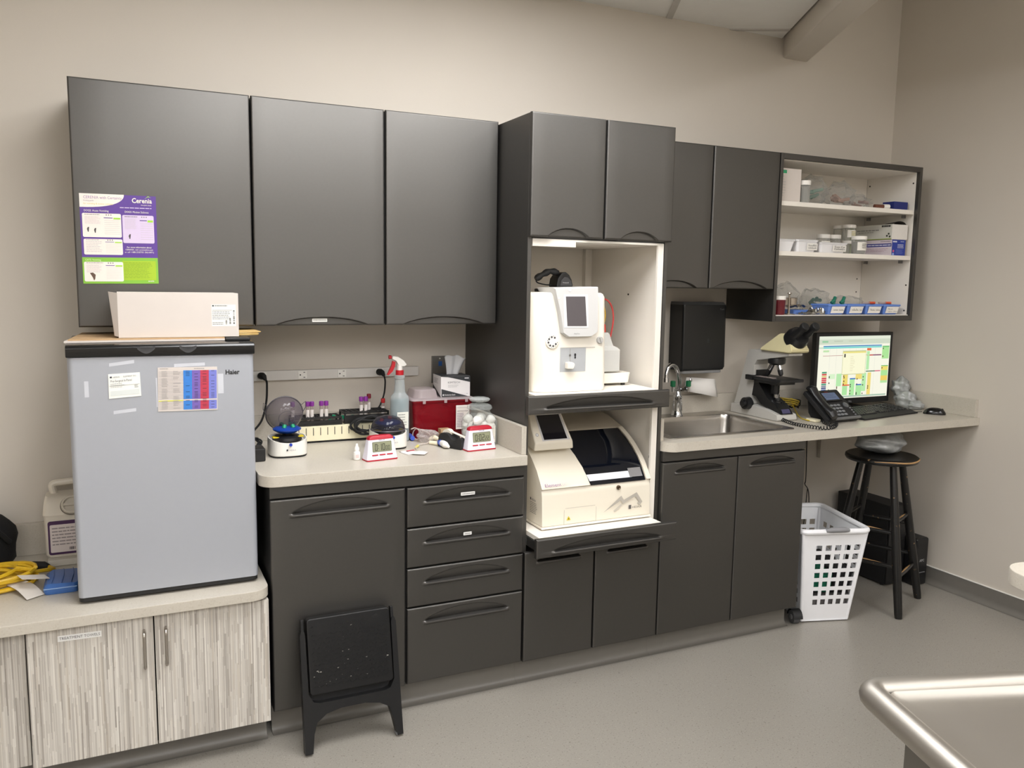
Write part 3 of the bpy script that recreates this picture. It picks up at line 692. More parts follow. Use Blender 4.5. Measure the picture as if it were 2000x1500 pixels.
# ---- folders, flat carton and box on top of the fridge
t = thing('flat_carton', 'flattened cardboard carton with a white edge lying on the fridge top', 'cardboard', (-0.36, -0.4, 1.3445))
MB().prism([(-0.566, -0.548), (-0.115, -0.525), (-0.11, -0.2), (-0.53, -0.2)], 1.345, 1.3505).build('lower_sheet', WHITEC(), t, world=True)
MB().prism([(-0.556, -0.538), (-0.115, -0.52), (-0.11, -0.2), (-0.53, -0.2)], 1.3507, 1.3545).build('upper_sheet', mat('brown_card', (176, 146, 108), rough=0.8), t, world=True)
for i, (dx, rz, c) in enumerate(((0.0, 0.05, (226, 196, 130)), (0.006, -0.03, (214, 180, 112)), (-0.004, 0.1, (232, 206, 146)), (0.01, 0.02, (205, 172, 110)))):
    q = MB(); M = Matrix.Translation((-0.045+dx, -0.36, 1.3537+i*0.0032)) @ Matrix.Rotation(rz, 4, 'Z')
    q.box(-0.052, 0.045, -0.065, 0.12, 0, 0.0024, bev=0.0004, M=M)
    tag(q.build('file_folder', mat('manila_%d' % i, c, rough=0.75)), 'manila file folder in the loose stack between the white box and the fridge hinge', 'folder', 'manila folders on the fridge')
t = thing('shipping_box', 'white cardboard shipping box with open end flaps lying on the fridge', 'box', (-0.25, -0.43, 1.3548))
BX0, BX1, BY0, BY1, BZ0, BZ1 = -0.423, -0.104, -0.505, -0.365, 1.3552, 1.4935
BX1 = px(466, 620, 'y', BY0).x; BX0 = px(230, 620, 'y', BY0).x
m = MB(); th = 0.004
m.box(BX0, BX1, BY0, BY0+th, BZ0, BZ1, bev=0.001); m.box(BX0, BX1, BY1-th, BY1, BZ0, BZ1); m.box(BX0, BX1, BY0+th, BY1-th, BZ0, BZ0+th); m.box(BX0, BX1, BY0+th, BY1-th, BZ1-th, BZ1); m.box(BX1-th, BX1, BY0+th, BY1-th, BZ0+th, BZ1-th)
m.build('carton', WHITEC(), t, world=True)
m = MB(); m.raw([(BX0, BY0, BZ0+.004), (BX0, BY0, BZ1-.001), (BX0-.022, BY0+.012, BZ1+.002), (BX0-.008, BY0+.012, BZ0+.006)] + [(BX0-.003, BY0+.003, BZ0+.004), (BX0-.003, BY0+.003, BZ1-.001), (BX0-.024, BY0+.015, BZ1+.002), (BX0-.011, BY0+.015, BZ0+.006)], [(0, 1, 2, 3), (7, 6, 5, 4), (0, 4, 5, 1), (1, 5, 6, 2), (2, 6, 7, 3), (3, 7, 4, 0)])
m.build('end_flap', WHITEC(), t, world=True)
m = MB(); m.box(BX0-.012, BX0-.001, BY0+.02, BY1-.006, BZ0+.006, BZ1-.006); m.build('inner_flap', mat('brown_card', (176, 146, 108)), t, world=True)
p = Print((0, BY0, 0), XU, ZU, NY); (xa, za), (xb, zb) = [(q.x, q.z) for q in (px(414, 637, 'y', BY0), px(460, 595, 'y', BY0))]
W, H = xb-xa, zb-za; p.rect(xa, za, xb, zb, ink(240, 238, 230)); p.rect(xa+W*.03, zb-H*.09, xa+W*.1, zb-H*.02, ink(50, 60, 60), 1); p.lines(xa+W*.13, xa+W*.65, zb-H*.01, zb-H*.1, 1, ink(150, 150, 145), 1, th=.6, rag=0)
p.rect(xa+W*.03, zb-H*.27, xa+W*.85, zb-H*.255, ink(70, 70, 70), 1); p.lines(xa+W*.03, xa+W*.8, zb-H*.3, za+H*.3, 5, ink(130, 130, 125)); p.lines(xa+W*.03, xa+W*.6, za+H*.2, za+H*.05, 2, ink(120, 120, 118))
for (cx, y0, y1) in ((.6, .08, .3), (.76, .1, .4), (.92, .1, .75)):
    for i in range(9): p.rect(xa+W*(cx-.035), za+H*(y0+(y1-y0)*i/9), xa+W*(cx+.035), za+H*(y0+(y1-y0)*(i+random.uniform(.3, .75))/9), ink(50, 50, 50), 1)
p.build('shipping_label', t, world=True)
# ---- things on the low counter
# white jug
t = thing('plastic_jug', 'white plastic jug with purple-framed label between the fridge and wall', 'jug', (-0.6, -0.1, LC+0.024))
JX0, JX1, JY0, JY1, JZ = -0.676, -0.52, -0.165, -0.035, LC+0.024
def ringxy(x0, x1, y0, y1, r, z): return [(a, b, z) for a, b in rrect(x0, x1, y0, y1, r, 4)]
m = MB(); m.loft([ringxy(JX0+.008, JX1-.008, JY0+.008, JY1-.008, .016, JZ+.0005), ringxy(JX0+.002, JX1-.002, JY0+.002, JY1-.002, .018, JZ+.01), ringxy(JX0, JX1, JY0, JY1, .02, JZ+.14), ringxy(JX0-.003, JX1+.003, JY0-.003, JY1, .02, JZ+.15), ringxy(JX0, JX1, JY0+.02, JY1, .02, JZ+.185), ringxy(JX0+.004, JX1-.004, JY0+.05, JY1, .02, JZ+.205)])
m.build('bottle', mat('natural_hdpe', (222, 214, 200), rough=0.45, var=.03), t, world=True)
pts = spline([(JX0+.03, JY1-.03, JZ+.2), (JX0+.025, JY1-.03, JZ+.235), (JX0+.06, JY1-.03, JZ+.242), (JX1-.05, JY1-.03, JZ+.24), (JX1-.03, JY1-.03, JZ+.2)], 6)
MB().tube(pts, .012, 10).build('handle', mat('natural_hdpe', (222, 214, 200)), t, world=True)
nrm = Vector((0, -.78, .62)); cc = Vector(((JX0+.035+JX1)/2-.008, JY0+.012, JZ+.178)); uu = Vector((1, 0, 0)); R = Matrix((( uu.x, 0, nrm.x, cc.x), (uu.y, .62, nrm.y, cc.y), (uu.z, .78, nrm.z, cc.z), (0, 0, 0, 1)))
m = MB(); m.lathe([(.034, -.004), (.034, .006), (.032, .009), (.027, .009), (.025, .002), (0.0, .002)], 28, M=R); m.box(-.026, .026, -.0045, .0045, .002, .011, bev=.001, M=R)
m.build('screw_cap', mat('cap_hdpe', (206, 198, 184), rough=.4), t, world=True)
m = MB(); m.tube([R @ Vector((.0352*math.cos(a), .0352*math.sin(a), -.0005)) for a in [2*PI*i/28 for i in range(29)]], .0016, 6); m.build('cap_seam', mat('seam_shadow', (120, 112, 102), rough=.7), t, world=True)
p = Print((JX0+.012, JY0-.0006, JZ+.012), XU, ZU, NY); p.round(0, 0, .14, .118, .008, ink(70, 36, 78)); p.round(.006, .008, .134, .105, .004, ink(225, 214, 210), 1); p.lines(.012, .12, .098, .03, 6, ink(150, 140, 140), 2)
for i in range(12): p.rect(.062+i*.0035, .014, .062+i*.0035+random.uniform(.001, .0025), .024, ink(50, 40, 45), 2)
p.build('label', t, world=True)
o = MB().box(-0.668, -0.50, -0.185, -0.026, LC+0.0008, LC+0.0235, bev=0.003).build('white_tray', mat('tray_offwhite', (206, 200, 188), rough=.5)); tag(o, 'flat white tray under the plastic jug', 'tray')
# blue package
t = thing('blue_package', 'blue plastic-wrapped package lying against the fridge side', 'package', (-0.61, -0.4, LC))
a, b = px(92, 1163, 'z', LC), px(150, 1158, 'z', LC); c = px(104, 1112, 'z', LC+.03)
m = MB(); rings = []
for i, z in enumerate((.0008, .012, .024, .031)):
    q = (.0, .004, .003, -.006)[i]; rings.append([(x, y, LC+z+(.002*math.sin(x*140+y*90) if z > .02 else 0)) for x, y in rrect(-.658-q, -.566, -.462-q, -.31+q, .012, 4)])
m.loft(rings); pk = m.build('wrap', mat('blue_film', (62, 104, 170), rough=.25, var=.12, scale=18, bump=.4, bscale=40), t, world=True)
m = MB()
for x in (-.64, -.612, -.585): m.tube([(x, -.455, LC+.0322), (x+.004, -.38, LC+.0335), (x, -.315, LC+.0322)], .0013, 6)
m.build('wrap_fold', mat('blue_film', (62, 104, 170)), t, world=True)
MB().box(-.66, -.568, -.468, -.463, LC+.0195, LC+.0215).build('seal_edge', mat('blue_film_light', (150, 180, 220), rough=.3), t, world=True)
# yellow extension cord
t = thing('extension_cord', 'coiled yellow extension cord with white warning tags on the low counter', 'cord', (-0.83, -0.33, LC))
pts = []; cx, cy = -0.862, -0.335
for k in range(9):
    rx, ry = .15+.022*math.sin(k*2.1), .075+.016*math.cos(k*1.7)
    for i in range(28):
        a = 2*PI*i/28; z = LC+.008+.0055*k+.006*math.sin(a*2+k)*(k > 0)+.004
        pts.append((cx+.012*math.sin(k*1.3)+rx*math.cos(a), cy+.01*math.cos(k*2)+ry*math.sin(a), max(z, LC+.0075)))
pts += [(cx+.17, cy+.03, LC+.03), (cx+.205, cy+.06, LC+.022), (cx+.215, cy+.09, LC+.014), (cx+.2, cy+.115, LC+.014)]
m = MB(); m.tube(pts, .0065, 7); m.build('cable', mat('yellow_jacket', (212, 172, 34), rough=.4, var=.25, scale=60), t, world=True)
MB().tube([(cx+.2, cy+.115, LC+.015), (cx+.185, cy+.125, LC+.016), (cx+.15, cy+.135, LC+.017)], [.008, .015, .016], 12).build('plug', RUBBER(), t, world=True)
tagm = mat('tag_vinyl', (226, 220, 212), rough=.5)
def strip(p0, p1, p2, w, nm):
    cs = spline([p0, p1, p2], 6); m = MB(); r0 = []; r1 = []
    d = Vector((p2[0]-p0[0], p2[1]-p0[1], 0)).normalized(); s = Vector((-d.y, d.x, 0))*w/2
    m.loft([[c-s, c+s, c+s+Vector((0, 0, .0008)), c-s+Vector((0, 0, .0008))] for c in cs]); return m.build(nm, tagm, t, world=True)
strip(px(18, 1133, 'z', LC+.03), px(48, 1146, 'z', LC+.018), px(70, 1166, 'z', LC+.004), .055, 'warning_tag')
strip(px(38, 1128, 'z', LC+.052), px(66, 1127, 'z', LC+.05), px(92, 1126, 'z', LC+.035), .05, 'warning_tag')
# black bag
t = thing('black_bag', 'slumped black fabric bag beside the yellow cord', 'bag', (-0.93, -0.18, LC))
def blob(c, r, amp, freq, seed, seg=28, flat=0.0):
    rng = random.Random(seed); ph = [rng.uniform(0, 6.28) for _ in range(9)]; rings = []; n = seg//2
    for i in range(n+1):
        a = PI*(0.03+0.94*i/n)-PI/2; ring = []
        for j in range(seg):
            b = 2*PI*j/seg; d = Vector((math.cos(a)*math.cos(b), math.cos(a)*math.sin(b), math.sin(a)))
            k = 1+amp*(math.sin(freq*d.x+ph[0])*math.sin(freq*d.y+ph[1])+.6*math.sin(freq*1.9*d.z+ph[2]+3*d.x)+.5*math.sin(freq*2.7*(d.x+d.y)+ph[3])*math.cos(freq*2.1*d.z+ph[4]))
            p = Vector((c[0]+r[0]*d.x*k, c[1]+r[1]*d.y*k, c[2]+r[2]*d.z*k))
            if p.z < flat: p.z = flat+.0008
            ring.append(p)
        rings.append(ring)
    return rings
m = MB(); m.loft(blob((-.885, -.135, LC+.085), (.125, .085, .12), .07, 3.2, 3, flat=LC)); m.build('bag_body', mat('black_nylon', (15, 15, 16), rough=.75, var=.2, bump=.5, bscale=300), t, world=True)
m = MB(); m.tube(spline([(-.93, -.222, LC+.17), (-.87, -.226, LC+.175), (-.81, -.205, LC+.15), (-.775, -.175, LC+.10)], 6), .009, 8); m.build('strap', mat('black_nylon', (15, 15, 16)), t, world=True)
MB().box(-.865, -.83, -.232, -.22, LC+.158, LC+.18, bev=.003).build('buckle', mat('gloss_black', (14, 14, 15)), t, world=True)
# ================================================================== things on the left counter
# ---- wall raceway with outlets
Z0 = 1.147
t = thing('outlet_raceway', 'white wall raceway with outlets above the left counter', 'outlet strip', (0.35, 0, 1.167))
MB().box(-0.09, 0.705, -0.020, -0.0005, 1.149, 1.187, bev=0.002).build('channel', mat('raceway_white', (214, 210, 204), rough=.4), t, world=True)
for (u, v) in ((512, 739), (591, 733), (668, 730), (741, 729)):
    c = px(u, v, 'y', -0.021)
    s = MB().box(c.x-.017, c.x+.017, -.0225, -.0203, 1.153, 1.183, bev=.0008).build('socket', WHITEP(), t, world=True)
    h = MB(); h.box(c.x+.003, c.x+.010, -.0229, -.0224, 1.1765, 1.179).box(c.x+.003, c.x+.010, -.0229, -.0224, 1.157, 1.1595)
    h.cyl((c.x-.009, -.0229, 1.168), (c.x-.009, -.0224, 1.168), .0028, seg=10)
    h.build('socket_slot', ink(25, 25, 25), s).location = -Vector(t.location)
# plugs and cords
def cord(name, label, plug, pts, r=.0035):
    t = thing('plugged_in_cord', label, 'power cord', (plug[0], -.03, plug[2]))
    m = MB(); m.tube([(plug[0]-.004, -.0232, plug[2]+.002), (plug[0], -.036, plug[2]+.002), (plug[0]+.004, -.05, plug[2]), (plug[0]+.01, -.054, plug[2]-.012)], [.013, .014, .011, .005], 14)
    m.build('plug', RUBBER(), t, world=True)
    MB().tube(spline([(plug[0]+.01, -.054, plug[2]-.01)]+pts, 8), r, 8).build('cable', RUBBER(), t, world=True)
    return t
c = px(511, 738, 'y', -.02); cord('power_cord', 'black cord hanging from the outlet next to the fridge', (c.x, 0, 1.168), [(c.x+.014, -.055, 1.14), (c.x+.01, -.055, 1.07), (c.x-.01, -.06, 1.0), (c.x-.05, -.07, .955), (c.x-.06, -.09, .94)], .004)
c = px(741, 729, 'y', -.02); cord('power_cord', 'black cord running from the last outlet down to the coiled cable', (c.x, 0, 1.168), [(c.x+.014, -.055, 1.13), (c.x+.01, -.05, 1.08), (c.x-.01, -.05, 1.03), (c.x-.03, -.05, 1.016)])
# steel wall plate
t = thing('wall_plate', 'stainless wall plate with a blue square and yellow tab', 'wall plate', (.80, 0, 1.17))
MB().box(.768, .84, -.007, -.0006, 1.113, 1.228, bev=.0012).build('plate', mat('plate_steel', (150, 147, 142), rough=.35, metal=.9), t, world=True)
p = Print((.768, -.007, 1.113), XU, ZU, NY); p.rect(.03, .072, .046, .092, ink(30, 84, 150)); p.disc(.036, .104, .003, ink(235, 232, 220)); p.build('blue_mark', t, world=True)
MB().tube([(.803, -.0075, 1.146), (.803, -.016, 1.146)], [.0075, .006], 12).build('yellow_button', mat('yellow_plastic', (204, 200, 40), rough=.4), t, world=True)
# ---- charger and its cable by the fridge
t = thing('power_adapter', 'black power adapter on the counter against the fridge', 'adapter', (.03, -.33, CT))
MB().box(-.03, .022, -.40, -.325, CT+.001, CT+.046, bev=.004).build('case', BLACK(), t, world=True)
MB().box(.0225, .0232, -.385, -.34, CT+.012, CT+.03).build('rating_label', GREYP(), t, world=True)
m = MB(); pts = [(.0, -.326, CT+.02)]
for i in range(40): a = i*.62; pts.append((.0+.028*math.cos(a)+.006*math.sin(i), -.235+.022*math.sin(a), CT+.012+.038*abs(math.sin(a*.53+.4))))
m.tube(spline(pts, 3), .003, 7); m.build('coiled_cable', RUBBER(), t, world=True)
# ---- small centrifuges
def centrifuge(cx, cy, open_, label, rz=0):
    t = thing('mini_centrifuge', label, 'centrifuge', (cx, cy, CT), rz)
    wm_ = mat('lab_white', (226, 223, 215), rough=.38, var=.02)
    n = 40; Wd, Dp = .067, .068
    def ring(k, z, front): # rounded body outline, front edge dips in the middle
        out = []
        for i in range(n):
            a = 2*PI*i/n; x = Wd*k*math.copysign(abs(math.cos(a))**.55, math.cos(a)); y = Dp*k*math.copysign(abs(math.sin(a))**.75, math.sin(a))
            out.append((x, y, z+(front*(-.014*(1-min(1, abs(x)/Wd)**2)) if y < 0 else 0)))
        return out
    m = MB(); m.loft([ring(.97, .006, 0), ring(1.0, .009, 0), ring(1.0, .045, .3), ring(.985, .066, 1), ring(.93, .067, 1), ring(.88, .055, .8)], True, True)
    m.build('housing', wm_, t)
    m = MB(); m.loft([ring(.96, .0008, 0), ring(.98, .0058, 0)]); m.build('foot_plate', RUBBER(), t)
    MB().lathe([(.052, .0555), (.05, .066), (.04, .072), (.018, .074), (.014, .082), (0, .082)], 28).build('rotor_well', mat('well_black', (24, 24, 26), rough=.4), t)
    m = MB(); 
    for s in (-1, 1): m.box(s*.042-.012, s*.042+.012, -.03, .0, .0665, .070, bev=.001)
    m.build('warning_sticker', mat('warning_yellow', (214, 190, 30), rough=.5), t)
    r = MB(); zr = .079
    r.lathe([(.016, zr), (.034, zr+.003), (.049, zr+.012), (.05, zr+.016), (.04, zr+.022), (.022, zr+.024), (0, zr+.022)], 32)
    ro = r.build('rotor', mat('rotor_blue', (22, 62, 150), rough=.3), t)
    for a in ((2.2, .9, 4.2, 5.4) if open_ else (1.0, 3.4)):
        tb = MB().tube([(.03*math.cos(a), .03*math.sin(a), zr+.021), (.024*math.cos(a), .024*math.sin(a), zr+.032)], [.0075, .0075], 12)
        tb.build('tube_cap', mat('cap_green' if open_ else 'cap_red', (20, 140, 100) if open_ else (196, 40, 44), rough=.4), ro)
    MB().tube([(0, -Dp-.001, .048), (0, -Dp-.007, .048)], [.0055, .005], 12).build('latch_button', mat('button_blue', (30, 60, 170), rough=.3), t)
    sm_ = clear('smoked_lid', (96, 88, 96), .42, .06) if open_ else clear('smoked_dome', (60, 58, 66), .36, .05)
    l = MB(); prof = [(.064, 0), (.063, .012), (.056, .03), (.042, .044), (.022, .051), (.0005, .052)]
    if open_:
        M = Matrix.Translation((0, .066, .078)) @ Matrix.Rotation(math.radians(104), 4, 'X') @ Matrix.Translation((0, .066, 0))
        l.lathe(prof, 36, M=M, cap=False); lid = l.build('lid', sm_, t)
        h = MB(); 
        h.tube([M @ Vector((.066*math.cos(2*PI*i/36), .066*math.sin(2*PI*i/36), 0)) for i in range(37)], .0022, 6)
        for s in (-1, 1): h.tube([M @ Vector(q) for q in ((s*.058, .03, .002), (s*.075, .045, .002), (s*.075, .02, .002), (s*.064, .0, .002))], .0014, 6)
        h.tube([M @ Vector((.028*math.cos(2*PI*i/24), .028*math.sin(2*PI*i/24), .049)) for i in range(25)], .0009, 5)
        h.build('lid_rim', mat('smoke_rim', (84, 80, 84), rough=.3), lid)
    else:
        M = Matrix.Translation((0, 0, .069))
        l.lathe(prof, 36, M=M, cap=False); lid = l.build('lid', sm_, t)
        h = MB(); h.tube([M @ Vector((.0645*math.cos(2*PI*i/36), .0645*math.sin(2*PI*i/36), 0)) for i in range(37)], .0022, 6); h.build('lid_rim', mat('smoke_rim', (84, 80, 84)), lid)
    p = Print((-.015, -Dp-.0012, .026), XU, ZU, NY, gap=.0006); p.rect(0, 0, .006, .006, ink(40, 44, 52)); p.text('HESKA', .009, 0, .0075, ink(150, 150, 155), width=.024); p.build('brand_lettering', t)
    return t
centrifuge(.112, -.305, True, 'small white centrifuge with its smoked lid standing open')
centrifuge(.488, -.30, False, 'small white centrifuge with a closed smoked dome lid')
# ---- tube racks
t = thing('drying_rack', 'cream slotted rack carrying the black test tube racks', 'rack', (.36, -.09, CT))
m = MB(); m.box(.16, .555, -.135, -.03, CT+.008, CT+.066, bev=.002); m.build('rack_body', mat('cream_plastic', (232, 224, 192), rough=.45), t, world=True)
for i in range(13): MB().box(.185+i*.0275, .1875+i*.0275, -.1362, -.1352, CT+.03, CT+.06).build('slot', ink(40, 38, 34), t, world=True)
MB().box(.165, .55, -.13, -.035, CT+.0006, CT+.0079).build('base', RUBBER(), t, world=True)
def rack(name, label, x0, x1, y0, y1, z0, z1, nx, ny):
    t = thing(name, label, 'test tube rack', ((x0+x1)/2, (y0+y1)/2, z0)); bl = mat('rack_black', (24, 24, 24), rough=.4)
    for z in (z0+.001, z1-.006):
        m = MB(); m.box(x0, x1, y0, y0+.004, z, z+.006).box(x0, x1, y1-.004, y1, z, z+.006)
        for i in range(nx+1): x = x0+(x1-x0-.003)*i/nx; m.box(x, x+.003, y0+.004, y1-.004, z, z+.005)
        for i in range(1, ny): y = y0+(y1-y0)*i/ny; m.box(x0, x1, y-.0012, y+.0012, z, z+.005)
        g = m.build('grid_tier', bl, t, world=True); g['kind'] = 'stuff'
    for (x, y) in ((x0, y0), (x1-.006, y0), (x0, y1-.006), (x1-.006, y1-.006)): MB().box(x, x+.006, y, y+.006, z0+.0071, z1-.0061).build('post', bl, t, world=True)
    MB().box(x0+.006, x1-.006, y0+.0005, y0+.003, z0+.008, z1-.012).build('front_panel', bl, t, world=True)
    return t
ZR = CT+.0664
rack('tube_rack', 'black test tube rack with purple-capped tubes, beside the open centrifuge', .165, .355, -.13, -.04, ZR, ZR+.032, 9, 4)
rack('tube_rack', 'black test tube rack behind the coiled black cable', .365, .545, -.125, -.035, ZR, ZR+.045, 9, 4)
def vtube(name, label, x, y, z, capm, tilt=(0, 0), h=.072, group=None):
    t = thing(name, label, 'test tube', (x, y, z), 0, group); t.rotation_euler = (tilt[0], tilt[1], 0)
    MB().lathe([(.003, 0), (.006, .003), (.0068, .008), (.0068, h)], 16).build('glass', clear('tube_glass', (220, 205, 200), .25, .08), t)
    MB().lathe([(.0072, .012), (.0072, h*.72)], 16, cap=False).build('paper_label', mat('tube_label', (234, 226, 220), rough=.6), t)
    MB().lathe([(.0078, h-.006), (.0088, h-.004), (.0088, h+.010), (.0075, h+.012), (.006, h+.0105), (0, h+.0105)], 18).build('cap', capm, t)
    return t
purple = mat('cap_purple', (136, 50, 150), rough=.4); maroon = mat('cap_maroon', (128, 30, 46), rough=.4)
for i, (u, base) in enumerate(((572, 0), (601, 0), (609.5, 0), (628, 0), (637.5, 0))):
    y = (-.075, -.085, -.085, -.085, -.085)[i]; q = px(u, 820, 'y', y)
    vtube('blood_tube', 'purple-capped blood tube standing behind the open smoked lid' if i == 0 else 'purple-capped blood tube standing in the rack beside the open centrifuge', q.x, y, ZR+.009, purple, group='purple tubes in the front rack' if i else None, h=.068)
for i, u in enumerate((705.5, 714.5)):
    q = px(u, 800, 'y', -.08); vtube('blood_tube', 'purple-capped blood tube standing in the rack behind the coiled cable', q.x, -.08, ZR+.0145, purple, group='purple tubes in the rear rack', h=.072)
q = px(720.5, 800, 'y', -.06); vtube('blood_tube', 'maroon-capped blood tube behind two purple ones', q.x, -.06, ZR+.018, maroon, h=.076)
q = px(748, 802, 'y', -.05); vtube('blood_tube', 'red-capped tube leaning behind the domed centrifuge', q.x, -.05, CT+.068, mat('cap_red', (196, 40, 44)), h=.07)
green = mat('cap_green', (20, 140, 100))
for i, (u, v, y) in enumerate(((645, 823, -.11), (652, 814, -.10), (669, 815, -.09), (689, 814, -.09))):
    q = px(u, v, 'y', y); t = thing('green_capped_tube', 'short tube with a green cap sunk in the black rack', 'test tube', (q.x, y, q.z-.018), 0, 'green capped tubes in the racks')
    MB().lathe([(.004, -.004), (.0055, 0), (.0055, .012)], 12).build('glass', clear('tube_glass', (220, 205, 200), .25), t)
    MB().lathe([(.0062, .012), (.0075, .014), (.0075, .024), (.005, .026), (0, .026)], 14).build('cap', green, t)
# coiled cable on the rack
t = thing('coiled_cable', 'thick black cable coiled in front of the test tube rack', 'cable', (.44, -.17, CT))
pts = []
for i in range(84):
    a = i*.36; k = i/84; pts.append((.455+.075*math.cos(a)*(1-.3*math.sin(k*9)**2), -.155-.008*math.sin(a*.5)-.0035*k, CT+.062+.036*math.sin(a)*(1-.35*k)+.006*math.sin(i)))
m = MB(); m.tube(spline(pts, 2), .0042, 7); m.build('cable', RUBBER(), t, world=True)
# ---- dropper bottle
q = px(697, 898, 'z', CT); t = thing('dropper_bottle', 'tiny white dropper bottle in front of the tube racks', 'bottle', (q.x, q.y, CT))
wpl = WHITEP()
MB().lathe([(.0105, .0006), (.0122, .002), (.0122, .026), (.009, .031), (.0065, .033)], 20).build('bottle', wpl, t)
MB().lathe([(.0085, .0335), (.0085, .043), (.0065, .046), (.005, .05), (.0042, .058), (0, .0585)], 18).build('dropper_cap', wpl, t)
p = Print((-.008, -.0123, .006), XU, ZU, NY); p.rect(0, 0, .016, .016, ink(240, 228, 222)); p.lines(.001, .014, .015, .003, 4, ink(190, 110, 110)); p.build('label', t)
# ---- digital timers
def timer(q0, q1, digits, label):
    c = (q0+q1)/2; wd = (q1-q0).length; rz = math.atan2(q1.y-q0.y, q1.x-q0.x); k = wd/.115
    t = thing('kitchen_timer', label, 'timer', (c.x, c.y, CT), rz)
    W = wd/2; H = .085*k; body = mat('timer_white', (232, 228, 240), rough=.35, var=.02); red = mat('timer_red', (170, 24, 44), rough=.35)
    def sec(z, w, y0, y1): return [(a, b, z) for a, b in rrect(-w, w, y0, y1, .008, 4)]
    MB().loft([sec(.0006, W, 0, .05), sec(.005, W, 0, .05)]).build('base_rim', red, t)
    MB().loft([sec(.0052, W*.985, .001, .049), sec(H*.5, W*.88, .006, .044), sec(H*.84, W*.80, .011, .04)]).build('case', body, t)
    MB().loft([sec(H*.842, W*.805, .0105, .0405), sec(H*.93, W*.78, .012, .039), sec(H*.985, W*.66, .016, .036), sec(H, W*.4, .02, .033)]).build('top_cap', red, t)
    sl = Vector((0, .0105-.0012, H*.84-.0052)).normalized()
    P0 = Vector((0, .0012, .0052)); n = Vector((0, -sl.z, sl.y))
    p = Print(P0, XU, sl, n, gap=.0006); hh = H*.82
    p.round(-W*.62, hh*.36, W*.62, hh*.86, .003, ink(120, 124, 98)); p.rect(-W*.56, hh*.40, W*.56, hh*.82, ink(138, 140, 112), 1)
    bl = ink(36, 38, 34)
    seg7 = {'0': 'abcdef', '1': 'bc', '2': 'abged', '8': 'abcdefg', '3': 'abgcd'}
    def digit(ch, x, y, w, h):
        th = w*.25; S = {'a': (0, h-th, w, h), 'd': (0, 0, w, th), 'g': (0, h/2-th/2, w, h/2+th/2), 'f': (0, h/2, th, h), 'e': (0, 0, th, h/2), 'b': (w-th, h/2, w, h), 'c': (w-th, 0, w, h/2)}
        for s in seg7[ch]: a, b, c_, d = S[s]; p.rect(x+a+th*.08, y+b+th*.08, x+c_-th*.08, y+d-th*.08, bl, 2)
    big, small = digits; x = -W*.46; dw = W*.16; dh = hh*.33
    for ch in big:
        if ch == ':':
            for f in (.3, .65): p.rect(x, hh*.43+dh*f, x+dw*.22, hh*.43+dh*(f+.1), bl, 2)
            x += dw*.42
        else: digit(ch, x, hh*.43, dw, dh); x += dw*1.28
    for ch in small: digit(ch, x, hh*.43, dw*.72, dh*.66); x += dw*.95
    p.text('TAYLOR', 0, hh*.9, .006*k, ink(70, 60, 80), 1, align='c')
    for i in (-1, 0, 1): p.text('HR' if i < 0 else 'MIN' if i == 0 else 'SEC', i*W*.47, hh*.11, .0035, ink(150, 140, 150), 1, align='c')
    p.build('display', t)
    for i in (-1, 0, 1):
        b = MB(); M = Matrix.Translation(P0+sl*(hh*.22)+Vector((i*W*.47, 0, 0))) @ Matrix(((1, 0, 0, 0), (0, sl.y, n.y, 0), (0, sl.z, n.z, 0), (0, 0, 0, 1)))
        b.box(-W*.19, W*.19, -.0022, .0022, -.0008, .0025, bev=.001, M=M); b.build('button', red, t)
    return t
timer(px(717, 903, 'z', CT), px(778, 896, 'z', CT), ('0:10', '00'), 'white and red digital timer in front of the domed centrifuge')
timer(px(914, 883, 'z', CT), px(970, 877, 'z', CT), ('0:02', '22'), 'white and red digital timer in front of the cotton ball jar')
# ---- spray bottle
t = thing('spray_bottle', 'clear spray bottle of pale blue liquid with a red and white trigger head', 'spray bottle', (.566, -.20, CT))
pl = clear('spray_plastic', (206, 212, 212), .34, .15)
MB().lathe([(.034, .0006), (.037, .004), (.037, .165), (.034, .178), (.024, .190), (.0215, .20), (.018, .245), (.0205, .248), (.0205, .258), (.0145, .262)], 28).build('bottle', pl, t)
MB().lathe([(.033, .003), (.0355, .006), (.0355, .160), (.031, .166)], 24).build('liquid', clear('blue_liquid', (150, 186, 196), .5, .1), t)
MB().lathe([(.0158, .2622), (.0158, .2795), (.0145, .2805)], 20).build('collar', mat('spray_red', (184, 30, 40), rough=.35), t)
m = MB(); m.lathe([(.011, .281), (.011, .305)], 16)
M = Matrix.Translation((0, 0, .31)) @ Matrix.Rotation(math.radians(12), 4, 'Y')
m.prism([(-.036, .020), (-.014, .022), (.012, .012), (.028, -.002), (.018, -.012), (-.004, -.012), (-.018, .004), (-.036, .008)], -.011, .011, axis='y', bev=.003, M=M)
m.build('spray_head', WHITEP(), t)
m = MB(); m.tube([(-.034, 0, .3325), (-.044, 0, .3325)], [.007, .008], 12); m.build('nozzle', mat('spray_red', (184, 30, 40)), t)
m = MB(); m.prism([(-.03, .318), (-.018, .314), (-.02, .296), (-.03, .276), (-.046, .262), (-.052, .264), (-.042, .284), (-.034, .3)], -.006, .006, axis='y', bev=.0015); m.build('trigger', mat('spray_red', (184, 30, 40)), t)
p = Print((-.022, -.0372, .055), XU, ZU, NY, gap=.0008); p.rect(0, 0, .045, .065, ink(222, 222, 212)); p.lines(.004, .04, .06, .01, 5, ink(150, 150, 145)); p.build('label', t)
